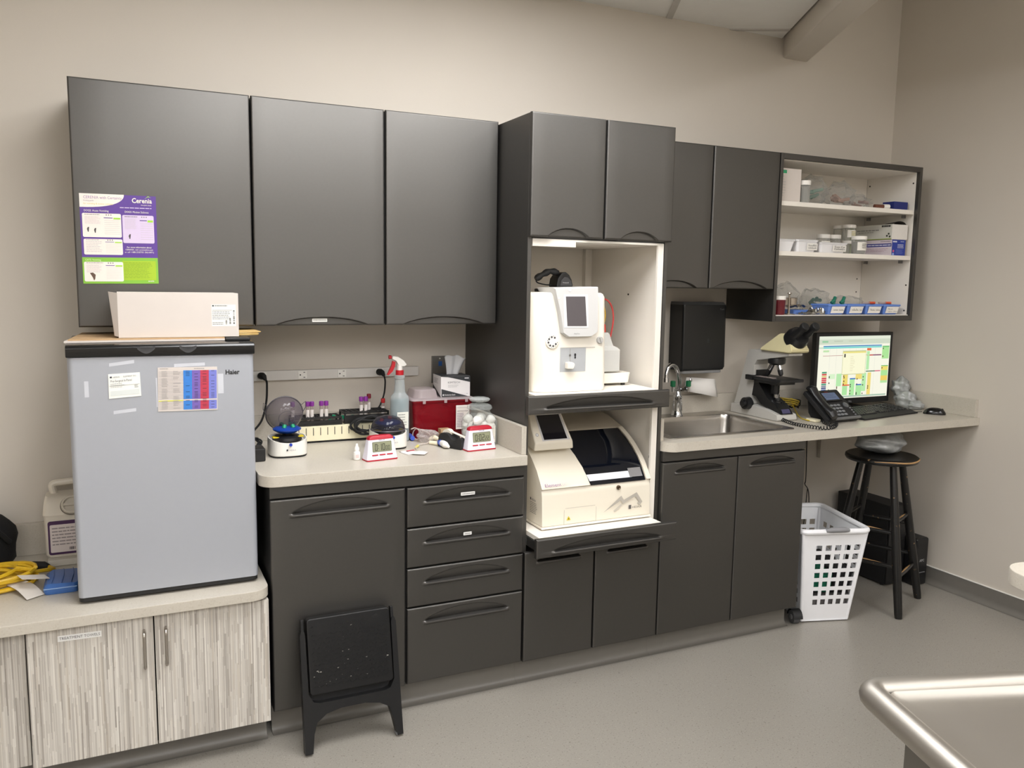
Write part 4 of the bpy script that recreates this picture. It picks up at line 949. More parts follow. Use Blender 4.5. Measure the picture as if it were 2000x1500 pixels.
# ---- sharps container
SX, SY0, SY1 = (.617, .872), -.215, -.045
t = thing('sharps_container', 'red translucent sharps container with a clear domed lid', 'sharps container', (.745, -.13, CT))
def rr(x0, x1, y0, y1, r, z): return [(a, b, CT+z) for a, b in rrect(x0, x1, y0, y1, r, 4)]
redp = clear('sharps_red', (140, 16, 30), .6, .25, edge=.35)
m = MB(); m.loft([rr(SX[0]+.012, SX[1]-.012, SY0+.01, SY1-.01, .015, .0008), rr(SX[0]+.008, SX[1]-.008, SY0+.006, SY1-.006, .015, .01), rr(SX[0], SX[1], SY0, SY1, .015, .148), rr(SX[0]-.004, SX[1]+.004, SY0-.004, SY1+.004, .015, .149), rr(SX[0]-.004, SX[1]+.004, SY0-.004, SY1+.004, .015, .156)], True, False)
m.build('bin', redp, t, world=True)
m = MB(); m.loft(blob((.745, -.13, CT+.065), (.10, .058, .058), .12, 4, 9, flat=CT+.004)); m.build('contents', mat('sharps_waste', (120, 16, 26), rough=.6, var=.5, scale=30), t, world=True)
lidm = clear('clear_lid', (214, 200, 200), .38, .18)
m = MB(); m.loft([rr(SX[0]-.006, SX[1]+.006, SY0-.006, SY1+.006, .016, .1565), rr(SX[0]-.004, SX[1]+.004, SY0-.004, SY1+.004, .016, .162)]); m.build('lid', lidm, t, world=True)
m = MB(); m.loft([rr(.632, .737, -.19, -.06, .03, .1625), rr(.638, .731, -.184, -.066, .03, .19), rr(.643, .726, -.178, -.072, .028, .196)], False, True); m.build('lid_dome', lidm, t, world=True)
for x in (.66, .75, .84): MB().box(x-.006, x+.006, SY0-.0095, SY0-.0062, CT+.145, CT+.158, bev=.001).build('lid_clip', lidm, t, world=True)
p = Print((.795, SY0-.0055, CT+.035), XU, (0, -.012, 1), NY, gap=.0012); p.rect(0, 0, .058, .098, ink(234, 226, 218)); p.lines(.005, .052, .09, .086, 1, ink(170, 160, 160)); p.text('INFECTIOUS WASTE', .004, .072, .006, ink(80, 40, 60), width=.048); p.lines(.004, .035, .068, .008, 9, ink(150, 130, 150))
p.disc(.046, .045, .0105, ink(220, 90, 30), 1); p.disc(.046, .049, .003, ink(60, 26, 14), 2); p.disc(.042, .042, .003, ink(60, 26, 14), 2); p.disc(.05, .042, .003, ink(60, 26, 14), 2); p.build('biohazard_label', t, world=True)
# ---- tissue box on the sharps container
tz = CT+.1625
A = px(873, 773, 'z', tz+.001); B = px(922, 768, 'z', tz+.001)
t = thing('tissue_box', 'black and white box of lab wipes with one wipe pulled out', 'tissue box', (.808, -.135, tz), math.radians(-3))
TW, TD, TH = .124, .11, .085
MB().box(-TW/2, TW/2, -TD/2, TD/2, .0008, TH, bev=.0012).build('carton', mat('wipe_box_white', (226, 222, 220), rough=.55, var=.02), t)
k1, k2 = ink(48, 50, 52), ink(206, 202, 206)
p = Print((-TW/2, -TD/2, 0), XU, ZU, NY, gap=.0005)
p.poly([(.0, TH), (.0, TH*.98), (.03, TH*.96), (TW, TH*.7), (TW, TH)], k1); p.poly([(.002, .002), (TW*.92, .002), (.002, TH*.4)], k1)
p.text('KIMTECH', .028, TH*.66, .011, ink(120, 120, 118), 1, width=.052); p.lines(.03, .075, TH*.6, TH*.46, 2, ink(180, 178, 175)); p.disc(.010, TH*.11, .0035, ink(200, 200, 200), 1, 12); p.text('Kimberly-Clark', .016, TH*.08, .008, ink(220, 218, 216), 1, bold=.01, width=.045); p.lines(TW-.016, TW-.008, TH*.18, TH*.12, 1, ink(140, 140, 138)); p.lines(TW-.024, TW-.006, TH*.93, TH*.86, 1, ink(220, 220, 220), 1, th=.7, rag=0)
p.build('front_print', t)
p = Print((-TW/2, TD/2, 0), (0, -1, 0), ZU, (-1, 0, 0), gap=.0005); p.poly([(.0, .002), (TD, .002), (.0, TH*.5)], k1); p.lines(.02, .075, TH*.86, TH*.6, 4, ink(150, 146, 150)); p.build('side_print', t)
p = Print((-TW/2, -TD/2, TH), XU, (0, 1, 0), (0, 0, 1), gap=.0005); p.rect(.001, .001, TW-.001, TD-.001, k1); p.build('top_print', t)
m = MB(); rows = []
for i in range(15):
    k = i/14; row = []
    for j in range(19):
        s = j/18-.5; row.append((.004+s*(.05+.042*k**1.3)+.010*k, .0045*math.sin(j*.7+.6)*(.4+k)-.008*k, TH+.001+.082*k*(1-.14*abs(s+.12)*2)+.004*k*math.sin(j*.7)))
    rows.append(row)
m.loft(rows, False, False, closed=False); w_ = m.build('wipe', mat('wipe_tissue', (206, 206, 208), rough=.8, var=.03), t); w_.data.polygons.foreach_set('use_smooth', [True]*len(w_.data.polygons))
so = w_.modifiers.new('thick', 'SOLIDIFY'); so.thickness = .0006
# ---- glass jar of cotton balls
JC = (.832, -.376)
t = thing('glass_jar', 'squarish glass jar of white cotton balls with a cut-glass lid knob', 'jar', (JC[0], JC[1], CT), math.radians(14))
gl = clear('jar_glass', (232, 235, 232), .07, .03, edge=.45)
def sq(h, r, z): return [(a, b, z) for a, b in rrect(-h, h, -h, h, r, 6)]
m = MB(); m.loft([sq(.049, .02, .0008), sq(.054, .02, .004), sq(.0555, .02, .012), sq(.0555, .02, .088), sq(.053, .027, .106), sq(.045, .037, .122), sq(.042, .0418, .129), sq(.042, .0418, .135), sq(.045, .0445, .141)], True, False); m.build('jar_body', gl, t)
MB().lathe([(.049, .1415), (.0495, .145), (.046, .154), (.034, .16), (.013, .163), (.013, .167)], 36).build('lid', clear('lid_glass', (226, 229, 226), .14, .03, edge=.3), t)
m = MB(); ringk = []
for (r, z) in ((.013, .1675), (.033, .171), (.038, .178), (.031, .184), (.014, .187)): ringk.append([(r*(1+.09*(j % 2))*math.cos(2*PI*j/36), r*(1+.09*(j % 2))*math.sin(2*PI*j/36), z) for j in range(36)])
m.loft(ringk); m.build('lid_knob', clear('cut_glass', (222, 225, 222), .25, .04, edge=.35), t)
cot = mat('cotton', (240, 236, 230), rough=.95, var=.03, bump=.6, bscale=400)
rng = random.Random(5); ca, sa = math.cos(math.radians(14)), math.sin(math.radians(14))
for lvl in range(4):
    for a in (-1, 0, 1):
        for b in (-1, 0, 1):
            if lvl == 3 and (a+b) % 2: continue
            x, y, z = a*.0325+rng.uniform(-.002, .002), b*.0325+rng.uniform(-.002, .002), .021+lvl*.026
            m = MB(); r = rng.uniform(.019, .0205); m.loft(blob((0, 0, 0), (r, r, r), .06, 3, rng.randint(0, 999), seg=12, flat=-1)); o = m.build('cotton_ball', cot); o.location = (JC[0]+x*ca-y*sa, JC[1]+x*sa+y*ca, CT+z)
            tag(o, 'white cotton ball inside the glass jar', 'cotton ball', 'cotton balls in the jar')
p = Print((-.034, -.0557, .014), XU, ZU, NY, gap=.0005); p.rect(0, 0, .07, .062, mat('jar_label', (230, 226, 214), rough=.6)); p.lines(.004, .066, .058, .006, 9, ink(160, 156, 150)); p.build('label', t)
# ---- tape dispenser
q = px(893, 876, 'z', CT); t = thing('tape_dispenser', 'black desk tape dispenser with a roll of white tape', 'tape dispenser', (.716, -.40, CT), math.radians(-62))
prof = [(-.058, .0008), (.058, .0008), (.062, .014), (.060, .040), (.052, .046), (.040, .042), (.030, .034), (.014, .034), (.004, .044), (-.006, .054), (-.018, .057), (-.042, .055), (-.054, .042)]
for (y0, y1) in ((-.026, -.018), (.018, .026)): pass
m = MB(); m.prism(prof, -.026, .026, axis='y', bev=.002); m.build('base', MATBLK(), t)
m = MB(); M = Matrix.Translation((-.026, 0, .045)) @ Matrix.Rotation(PI/2, 4, 'X'); m.lathe([(.012, -.0095), (.024, -.0095), (.024, .0095), (.012, .0095), (.012, -.0095)], 28, M=M, cap=False); m.build('tape_roll', mat('tape_white', (232, 224, 208), rough=.4), t)
m = MB(); m.raw([(-.008, -.009, .0605), (-.008, .009, .0605), (.05, .009, .048), (.05, -.009, .048), (.061, .009, .044), (.061, -.009, .044), (.067, .009, .03), (.067, -.009, .03)], [(0, 1, 2, 3), (3, 2, 4, 5), (5, 4, 6, 7)]); m.build('loose_tape', mat('tape_white', (232, 224, 208)), t)
# ---- little brown box
o = MB().box(.716, .758, -.262, -.228, CT+.001, CT+.046, bev=.001).build('carton', mat('brown_card', (176, 146, 108))); tag(o, 'small brown cardboard box in front of the red sharps container', 'box')
# ---- infusion tubing, packets
t = thing('infusion_tubing', 'coil of clear infusion tubing with white and blue fittings', 'tubing', (.62, -.30, CT))
TB = lambda u, v, z=.006: px(u, v, 'z', CT+z)
m = MB(); m.tube(spline([TB(803, 838, .05), TB(812, 836, .05), TB(822, 844, .035), TB(826, 850, .012), TB(814, 858, .007), TB(806, 850, .02), TB(812, 838, .045), TB(830, 842, .04), TB(842, 852, .018), TB(836, 864, .007), TB(820, 868, .007), TB(812, 874, .007), TB(818, 878, .007)], 8), .0022, 7)
m.build('tube', clear('pvc_tube', (224, 214, 206), .45, .2), t, world=True)
m = MB(); m.tube([TB(838, 858, .014), TB(848, 854, .02), TB(858, 858, .016)], [.006, .011, .006], 10); m.tube([TB(840, 864, .009), TB(856, 866, .009)], [.0075, .008], 8); m.build('roller_clamp', mat('cream_fitting', (236, 226, 200), rough=.4), t, world=True)
m = MB(); m.tube([TB(861, 863, .0158), TB(864, 865, .0158)], [.0145, .0145], 14); m.build('blue_ring', mat('fitting_blue', (60, 90, 190), rough=.4), t, world=True)
m = MB(); m.tube([TB(864, 865, .0156), TB(870, 869, .0145), TB(877, 873, .010)], [.0125, .0125, .004], 14); m.build('drip_chamber', WHITEP(), t, world=True)
m = MB(); m.tube([TB(812, 874, .007), TB(816, 871, .007)], [.004, .006], 8); m.build('yellow_tip', mat('yellow_tip', (212, 200, 110), rough=.4), t, world=True)
m = MB(); m.tube([TB(800, 850, .012), TB(806, 856, .012)], [.009, .009], 12); m.build('blue_connector', mat('fitting_blue', (60, 90, 190)), t, world=True)
m = MB(); m.loft(blob((.66, -.262, CT+.026), (.04, .028, .026), .16, 4, 21, flat=CT)); m.build('wrapper', clear('pouch_film', (225, 220, 216), .22, .12, bump=.6, bscale=70), t, world=True)
for k, (u, v, w_, h_, rz, z) in enumerate(((801, 884, .058, .062, .25, .0008), (820, 887, .05, .05, -.6, .0045))):
    q = px(u, v, 'z', CT); t = thing('wipe_packet', 'white alcohol wipe packet with a red stripe on the counter' if k == 0 else 'plain white foil wipe packet half over a red-striped one', 'packet', (q.x, q.y, CT+z), rz)
    m = MB(); N = 8; rows = [[((i/N-.5)*w_, (j/N-.5)*h_, .0006+.0065*(math.sin(PI*i/N)*math.sin(PI*j/N))**.6) for i in range(N+1)] for j in range(N+1)]
    m.loft(rows, False, False, closed=False); m.box(-w_/2, w_/2, -h_/2, h_/2, 0, .0006); m.build('sachet', mat('sachet_white', (234, 228, 224), rough=.4), t)
    if k == 0: Print((-w_/2, -h_/2, .0074), XU, (0, 1, 0), (0, 0, 1)).rect(.012, .022, .046, .034, ink(186, 50, 60)).build('red_stripe', t)
# ================================================================== analyzers in the tall cabinet
lab = mat('analyzer_white', (240, 234, 222), rough=.32, var=.01)
labg = mat('analyzer_grey', (206, 205, 203), rough=.35, var=.01)
# ---- blood counter in the upper bay
ZS = 1.1345; HY = -.585
t = thing('blood_analyzer', 'white blood analyzer with a grey screen module and round dials in the upper bay', 'analyzer', (1.115, -.42, ZS))
hx = lambda u, v: px(u, v, 'y', HY)
X0, X1, HZ = .945, 1.268, 1.508
def sec(z, x0, x1, yf): return [(x0, -.27, z), (x0, yf+.05, z), (x0+.008, yf+.03, z), (x0+.035, yf+.004, z), (x0+.045, yf, z), (x1-.02, yf, z), (x1-.006, yf+.006, z), (x1, yf+.022, z), (x1, -.27, z)]
m = MB(); m.loft([sec(ZS+.0008, X0+.024, X1+.004, HY+.004), sec(ZS+.01, X0+.022, X1+.006, HY), sec(ZS+.09, X0+.018, X1+.005, HY), sec(ZS+.18, X0+.006, X1+.002, HY), sec(ZS+.25, X0, X1-.001, HY), sec(HZ-.016, X0+.001, X1-.004, HY), sec(HZ-.004, X0+.006, X1-.008, HY+.006), sec(HZ, X0+.014, X1-.014, HY+.014)])
body = m.build('housing', lab, t, world=True, ang=50)
# screen module
a = [hx(1077, 562), hx(1163, 560), hx(1163, 600), hx(1162, 648), hx(1150, 657), hx(1105, 658), hx(1094, 650), hx(1088, 610)]
pts = [(q.x, q.z) for q in a]; cx = sum(p[0] for p in pts)/8; cz = sum(p[1] for p in pts)/8
ins = lambda k: [(cx+(x-cx)*k, cz+(z-cz)*k) for x, z in pts]
m = MB(); m.loft([[(x, HY+.12 if z > HZ-.01 else HY-.0005, z) for x, z in pts], [(x, HY-.016, z) for x, z in ins(1.0)], [(x, HY-.024, z) for x, z in ins(.965)]]); mod = m.build('screen_module', labg, t, world=True, ang=25)
ys = HY-.0245
q = lambda u, v: (px(u, v, 'y', ys).x, px(u, v, 'y', ys).z)
p = Print((0, ys, 0), XU, ZU, NY); p.poly([q(1102, 640), q(1149, 640), q(1148, 575), q(1101, 575)], ink(232, 231, 228), 0); p.poly([q(1108, 637), q(1146, 637), q(1143, 579), q(1105, 579)], ink(86, 80, 82), 1)
x, z = q(1121, 653); p.text('HemaTrue', x, z, .0065, ink(110, 110, 112), 1, width=.024); p.disc(*q(1113, 566), .006, ink(226, 226, 226), 1); p.disc(*q(1092, 582), .004, ink(236, 236, 236), 1)
p.build('screen', t, world=True)
# sample wheel
def dial(u, v, r, parts):
    c = hx(u, v); M = Matrix.Translation((c.x, HY, c.z)) @ Matrix.Rotation(PI/2, 4, 'X'); return c, M
c, M = dial(1077.5, 667, .026, 0)
w_ = MB().lathe([(.027, -.0005), (.027, .004), (.025, .006), (.0, .006)], 32, M=M).build('sample_wheel', lab, t, world=True)
p = Print((c.x, HY-.006, c.z), XU, ZU, NY)
for i in range(8):
    if i in (0,): continue
    a_ = 2*PI*i/8+.2; p.disc(.017*math.cos(a_), .017*math.sin(a_), .0042, ink(70, 68, 72), 0, 10); p.poly([(.022*math.cos(a_+.3), .022*math.sin(a_+.3)), (.022*math.cos(a_+.5), .022*math.sin(a_+.5)), (.018*math.cos(a_+.4), .018*math.sin(a_+.4))], ink(60, 60, 62))
p.build('wheel_marks', t, world=True)
c, M = dial(1171, 664, .014, 0)
m = MB(); m.lathe([(.0145, -.0005), (.0145, .004), (.012, .008), (0, .008)], 24, M=M); m.box(-.0022, .0022, -.012, .012, .008, .013, bev=.001, M=M @ Matrix.Rotation(.3, 4, 'Z')); m.build('dial_knob', mat('dial_grey', (180, 178, 174), rough=.35), t, world=True)
# aspiration bay
A, B = hx(1094, 680), hx(1143, 725)
p = Print((0, HY, 0), XU, ZU, NY, gap=.0008); p.rect(A.x, B.z, B.x, A.z, mat('bay_grey', (176, 178, 180), rough=.4)); p.rect(A.x, A.z, B.x+.04, A.z+.002, ink(180, 176, 168), 1)
for (u, v, r) in ((1113, 694, .005), (1123, 693, .006), (1123, 698, .005)): g = hx(u, v); p.disc(g.x, g.z, r*.75, ink(40, 40, 42), 1, ry=r); 
p.build('sample_bay', t, world=True)
g = hx(1109, 713); m = MB(); m.prism([(-.014, -.012), (.012, -.013), (.018, .002), (.016, .009), (.004, .013), (-.014, .012)], HY-.024, HY-.001, axis='y', bev=.003, M=Matrix.Translation((g.x, 0, g.z))); m.build('tube_holder', lab, t, world=True)
MB().cyl((g.x+.002, HY-.012, g.z+.013), (g.x+.002, HY-.012, A.z-.002), .0009, seg=6).build('needle', CHROME(), t, world=True)
MB().box(X0+.05, X1-.03, -.55, -.3, ZS+.0002, ZS+.0007).build('foot', RUBBER(), t, world=True)
# ---- reagent tray and bottle beside it
t = thing('reagent_tray', 'white tray beside the blood analyzer holding the reagent bottle', 'tray', (1.37, -.44, ZS))
m = MB(); m.loft([[(x, y, ZS+z) for x, y in rrect(1.283, 1.452+k, -.475-k, -.30, .012, 4)] for z, k in ((.009, -.006), (.012, 0), (.05, .004), (.052, .003), (.046, 0))], True, True); m.build('tray', lab, t, world=True)
for (x, y) in ((1.30, -.46), (1.43, -.46), (1.30, -.32), (1.43, -.32)): MB().cyl((x, y, ZS+.0005), (x, y, ZS+.0088), .009, seg=12).build('foot', RUBBER(), t, world=True)
t = thing('reagent_bottle', 'translucent white reagent bottle with a red collar and red and yellow lines', 'bottle', (1.385, -.40, ZS+.0525))
hd = clear('reagent_hdpe', (226, 226, 222), .72, .3); bz = ZS+.0525
m = MB(); m.loft([[(x, y, bz+z) for x, y in rrect(1.33+i, 1.428-j, -.445+k, -.335-k, .012, 4)] for z, i, j, k in ((.0005, .004, .004, .004), (.004, 0, 0, 0), (.088, 0, 0, 0), (.098, .004, .008, .008), (.105, .008, .022, .018), (.118, .01, .026, .022), (.135, .014, .03, .026), (.15, .018, .034, .028), (.158, .022, .04, .032))]); m.build('bottle', hd, t, world=True)
c = Vector((1.37, -.39, bz+.158)); MB().lathe([(.013, .0005), (.0135, .006), (.012, .03), (.009, .034)], 18, c=c).build('red_collar', mat('collar_red', (206, 60, 40), rough=.4), t, world=True)
m = MB(); m.tube(spline([c+Vector((.004, 0, .03)), c+Vector((.008, -.004, .075)), c+Vector((-.01, -.004, .12)), c+Vector((-.05, 0, .115)), c+Vector((-.085, .03, .09))], 8), .0026, 8); m.build('yellow_line', mat('line_yellow', (212, 170, 60), rough=.4), t, world=True)
m = MB(); m.tube(spline([c+Vector((.045, .01, -.02)), c+Vector((.05, 0, .05)), c+Vector((.04, 0, .105)), c+Vector((.005, -.005, .135)), c+Vector((-.04, 0, .12)), c+Vector((-.085, .03, .10))], 8), .0034, 8); m.build('red_line', mat('line_red', (206, 74, 72), rough=.4), t, world=True)
# ---- barcode scanner on top
t = thing('barcode_scanner', 'black handheld barcode scanner lying on top of the blood analyzer', 'scanner', (1.09, -.42, HZ))
sx = lambda u, v, y=-.44: px(u, v, 'y', y)
m = MB(); hp = [sx(1046, 545), sx(1060, 536), sx(1075, 530), sx(1090, 533)]
m.tube(spline(hp, 6), [.009]+[.012+.002*math.sin(i) for i in range(len(spline(hp, 6))-1)], 12); m.build('handle', MATBLK(), t, world=True)
hd0 = sx(1098, 548)
m = MB(); prof = [(-.040, -.020), (-.034, .012), (-.016, .036), (.004, .040), (.020, .028), (.032, .008), (.038, -.014), (.036, -.024), (-.03, -.028)]
m.prism([(hd0.x+a_*.95, max(hd0.z+b_*.95-.004, HZ+.001)) for a_, b_ in prof], -.465, -.395, axis='y', bev=.006); m.build('head', BLACK(), t, world=True)
m = MB(); m.prism([(hd0.x+a_, max(hd0.z+b_, HZ+.0015)) for a_, b_ in ((-.022, -.02), (-.018, .002), (-.004, .014), (.010, .012), (.024, 0), (.03, -.02))], -.4665, -.4655, axis='y'); m.build('side_badge', mat('badge_grey', (66, 66, 68), rough=.35), t, world=True)
Print((hd0.x-.012, -.4667, hd0.z-.010), XU, ZU, NY).text('Honeywell', 0, 0, .007, ink(200, 200, 200), 0, width=.026).build('brand_lettering', t, world=True)
m = MB(); b0 = sx(1058, 556); m.box(b0.x-.012, hd0.x+.01, -.46, -.40, HZ+.0008, HZ+.012, bev=.003); m.build('stand', BLACK(), t, world=True)
m = MB(); m.tube(spline([hp[0], sx(1050, 552), sx(1066, 556), sx(1078, 556)], 6), .0025, 7); m.build('cable', RUBBER(), t, world=True)
# ---- chemistry analyzer in the lower bay
ZL = .6115
t = thing('chemistry_analyzer', 'cream chemistry analyzer with a curved dark visor on the lower pull-out shelf', 'analyzer', (1.24, -.42, ZL))
LX0, LX1 = .997, 1.487
cream = mat('analyzer_cream', (228, 220, 203), rough=.35, var=.01)
curve = [(-.604, ZL+.012), (-.598, .74), (-.592, .762), (-.572, .79), (-.545, .825), (-.50, .865), (-.44, .905), (-.37, .938), (-.29, .962), (-.20, .975), (-.10, .975), (-.10, ZL+.012)]
m = MB(); m.prism(curve, LX0, LX1, axis='x', bev=.004); m.build('housing', cream, t, world=True, ang=25)
m = MB(); m.prism([(-.609, ZL+.0045), (-.604, ZL+.0118), (-.12, ZL+.0118), (-.12, ZL+.0045)], LX0-.004, LX1+.002, axis='x', bev=.001); m.build('base_skirt', cream, t, world=True)
MB().box(LX0+.02, LX1-.02, -.59, -.15, ZL+.0003, ZL+.0044).build('foot_strip', RUBBER(), t, world=True)
# left smooth hood, slightly proud
off = [(y-.006, z+.005) for y, z in curve[2:9]]
def lift(y, z, k): return (y-.75*k, z+.66*k)
hood = [lift(y, z, .010) for y, z in curve[2:8]]; low = [(y, z+.0005) for y, z in curve[2:8]]
seam = [1.21, 1.207, 1.2, 1.19, 1.18, 1.17]
m = MB(); rings = [[(LX0+.001, y, z) for y, z in hood], [(LX0+.012, y-.002, z+.002) for y, z in hood]]
m.loft([[(LX0-.0005, y, z) for y, z in low], [(LX0-.0005, y, z) for y, z in hood], [(seam[i]-.006, hood[i][0], hood[i][1]) for i in range(6)], [(seam[i], hood[i][0]+.004, hood[i][1]-.003) for i in range(6)], [(seam[i], low[i][0], low[i][1]) for i in range(6)]], False, False, closed=False)
m.build('hood', cream, t, world=True, ang=40)
# tinted visor
vis = spline([Vector((0, y, z)) for y, z in [lift(y, z, .006) for y, z in curve[2:8]]], 4); n = len(vis)
m = MB(); 
def vx0(i): return seam[0]+(seam[5]-seam[0])*i/(n-1)+.001
top_cut = n-2
m.loft([[(vx0(i), p.y, p.z) for i, p in enumerate(vis)], [(LX1-.022, p.y, p.z) for p in vis]], False, False, closed=False); m.build('visor', mat('visor_dark', (10, 14, 24), rough=.06, var=.05, spec=.6), t, world=True, ang=60)
m = MB(); m.loft([[(LX1-.021, p.y-.004, p.z+.004) for p in vis], [(LX1+.001, p.y-.004, p.z+.004) for p in vis], [(LX1+.001, p.y+.006, p.z-.006) for p in vis]], False, False, closed=False); m.build('side_rib', cream, t, world=True, ang=60)
a_, b_ = lift(curve[7][0], curve[7][1], .008)
m = MB(); m.loft([[(x, y, z) for y, z in ((a_-.002, b_-.0035), (a_+.004, b_+.004), (-.26, .978), (-.18, .984))] for x in (seam[5]-.02, LX1+.001)], False, False, closed=False); m.build('top_cover', mat('analyzer_taupe', (196, 186, 168), rough=.35), t, world=True, ang=60)
# reflective tape strip with grey end on the visor
i0, i1 = 3, 6
m = MB(); m.loft([[(vx0(i)+.003, vis[i].y-.0012, vis[i].z+.001) for i in range(i0-1, i1)], [(1.405, vis[i].y-.0012, vis[i].z+.001) for i in range(i0-1, i1)]], False, False, closed=False); m.build('white_strip', mat('strip_white', (226, 228, 232), rough=.3), t, world=True, ang=60)
m = MB(); m.loft([[(1.395, vis[i].y-.0022, vis[i].z+.002) for i in range(i0-1, i1+1)], [(1.455, vis[i].y-.0022, vis[i].z+.002) for i in range(i0-1, i1+1)]], False, False, closed=False); m.build('grey_tape', mat('tape_grey', (128, 126, 126), rough=.6, bump=.4, bscale=300), t, world=True, ang=60)
# screen console
c0, c1, c2, c3 = [Vector(v_) for v_ in ((1.0, -.528, .932), (1.166, -.528, .932), (1.145, -.462, 1.037), (1.0, -.462, 1.037))]
dn = Vector((0, .09, -.05))
m = MB(); V_ = [c0, c1, c2, c3]+[Vector((c0.x, -.522, .90)), Vector((c1.x+.006, -.522, .90)), Vector((c2.x+.01, -.36, 1.03)), Vector((c3.x, -.36, 1.03))]
V_ += [Vector((c0.x, -.36, .93)), Vector((c1.x+.01, -.36, .93))]
m.raw(V_, [(0, 1, 2, 3), (0, 4, 5, 1), (3, 2, 6, 7), (1, 5, 9, 6, 2), (0, 3, 7, 8, 4), (7, 6, 9, 8), (4, 8, 9, 5)])
bmesh.ops.bevel(m.bm, geom=m.bm.edges[:], offset=.006, segments=3, affect='EDGES', profile=.5)
m.build('console', cream, t, world=True, ang=40)
uv = (c1-c0).normalized(); vv = (c3-c0).normalized(); nrm = uv.cross(vv)
p = Print(c0, uv, vv, nrm, gap=.0006); Wd = .166; Hh = (c3-c0).length
p.poly([(Wd*.2, Hh*.06), (Wd*.93, Hh*.06), (Wd*.84, Hh*.97), (Wd*.16, Hh*.97)], ink(196, 194, 192)); p.poly([(Wd*.25, Hh*.1), (Wd*.86, Hh*.1), (Wd*.79, Hh*.93), (Wd*.2, Hh*.93)], mat('touch_screen', (26, 24, 28), rough=.07), 1)
p.disc(Wd*.1, Hh*.28, .007, ink(180, 178, 176), 0); p.disc(Wd*.1, Hh*.28, .004, ink(226, 224, 222), 1); p.build('touch_screen', t, world=True)
# front lettering and marks
yb = -.603
p = Print((0, yb-.0015, 0), XU, ZU, NY, gap=.0006); f = lambda u, v: ((px(u, v, 'y', yb).x, px(u, v, 'y', yb).z))
x, z = f(1101, 1026); a2, b2 = f(1164, 984); p.lines(x, a2, z, z, 1, cream)
ln = ink(150, 144, 134)
xa, za = f(1101, 1025); xb, zb = f(1164, 986)
for (s, e) in (((xa, za), (xa, zb-.006)), ((xb, za), (xb, zb-.006))): p.rect(s[0]-.0005, s[1], e[0]+.0005, e[1], ln)
p.rect(xa+.005, zb-.0005, xb-.005, zb+.0005, ln)
ty = f(1110, 1012); p.poly([(ty[0]-.009, ty[1]-.007), (ty[0]+.009, ty[1]-.007), (ty[0], ty[1]+.009)], ink(206, 186, 30), 0); p.disc(ty[0], ty[1]-.002, .0035, ink(40, 36, 20), 1, 3)
g1, g2 = ink(196, 189, 176), ink(178, 172, 162)
p.poly([f(1178, 1001), f(1213, 968), f(1218, 976), f(1243, 961), f(1254, 979), f(1249, 986), f(1244, 982), f(1247, 978), f(1240, 969), f(1216, 984), f(1212, 977)], g2, 0)
p.poly([f(1197, 998), f(1213, 983), f(1214, 987), f(1200, 1000)], g1, 0)
x, z = f(1227, 993); p.rect(x, z-.002, x+.012, z+.014, ink(96, 92, 90), 1); p.text('HESKA', x+.016, z, .012, ink(120, 114, 108), 1, width=.046)
p.build('front_marks', t, world=True)
hn = hood[0]; p = Print((LX0+.012, hood[0][0]-.0004, hood[0][1]+.008), XU, (0, .6, .8), (0, -.8, .6), gap=.0012)
p.text('Element', .0, .0, .019, ink(128, 84, 140), 0, width=.07); p.text('DC', .074, .0, .019, ink(200, 190, 196), 0, width=.022); p.build('model_lettering', t, world=True)
k = px(1208, 952, 'y', -.6); M = Matrix.Translation((k.x, -.599, k.z)) @ Matrix.Rotation(PI/2, 4, 'X')
MB().lathe([(.009, -.001), (.009, .004), (.006, .005), (.004, .002), (0, .002)], 20, M=M).build('keyhole', mat('key_metal', (120, 104, 88), rough=.3, metal=1), t, world=True)
p = Print((LX0-.0045, -.50, ZL+.05), (0, -1, 0), ZU, (-1, 0, 0)); p.rect(.01, .05, .018, .06, ink(30, 30, 30)); p.text('HESKA', .022, .05, .012, ink(50, 48, 46)); p.lines(.01, .07, .046, .0, 7, ink(110, 104, 96)); p.build('side_label', t, world=True)
# ================================================================== sink and desk end
st = STEEL()
t = thing('sink', 'stainless steel drop-in sink with a deep bowl', 'sink', (1.945, -.3, CT))
x0, x1, y0, y1 = SINK
bowl = (1.645, 2.262, -.535, -.118)
m = MB(); m.prism(rrect(x0, x1, y0, y1, .03, 5), CT+.0006, CT+.0042, hole=rrect(*bowl, .045, 5), bev=0); m.build('rim', st, t, world=True)
m = MB()
def br(k, z, r): return [(a, b, z) for a, b in rrect(bowl[0]+k, bowl[1]-k, bowl[2]+k, bowl[3]-k, r, 6)]
m.loft([br(0, CT+.0042, .045), br(.003, CT-.001, .045), br(.006, CT-.02, .045), br(.018, .775, .05), br(.03, .757, .05), br(.06, .752, .04)], False, True); m.build('bowl', st, t, world=True)
MB().lathe([(.045, .0005), (.045, .003), (.035, .0035), (.03, .001), (0, .001)], 24, c=(1.95, -.33, .752)).build('drain', CHROME(), t, world=True)
Print((1.72, bowl[3]-.0075, CT-.055), XU, (0, .09, 1), NY, gap=.0015).text('ELKAY', 0, 0, .012, ink(214, 210, 205), width=.05).build('brand_lettering', t, world=True)
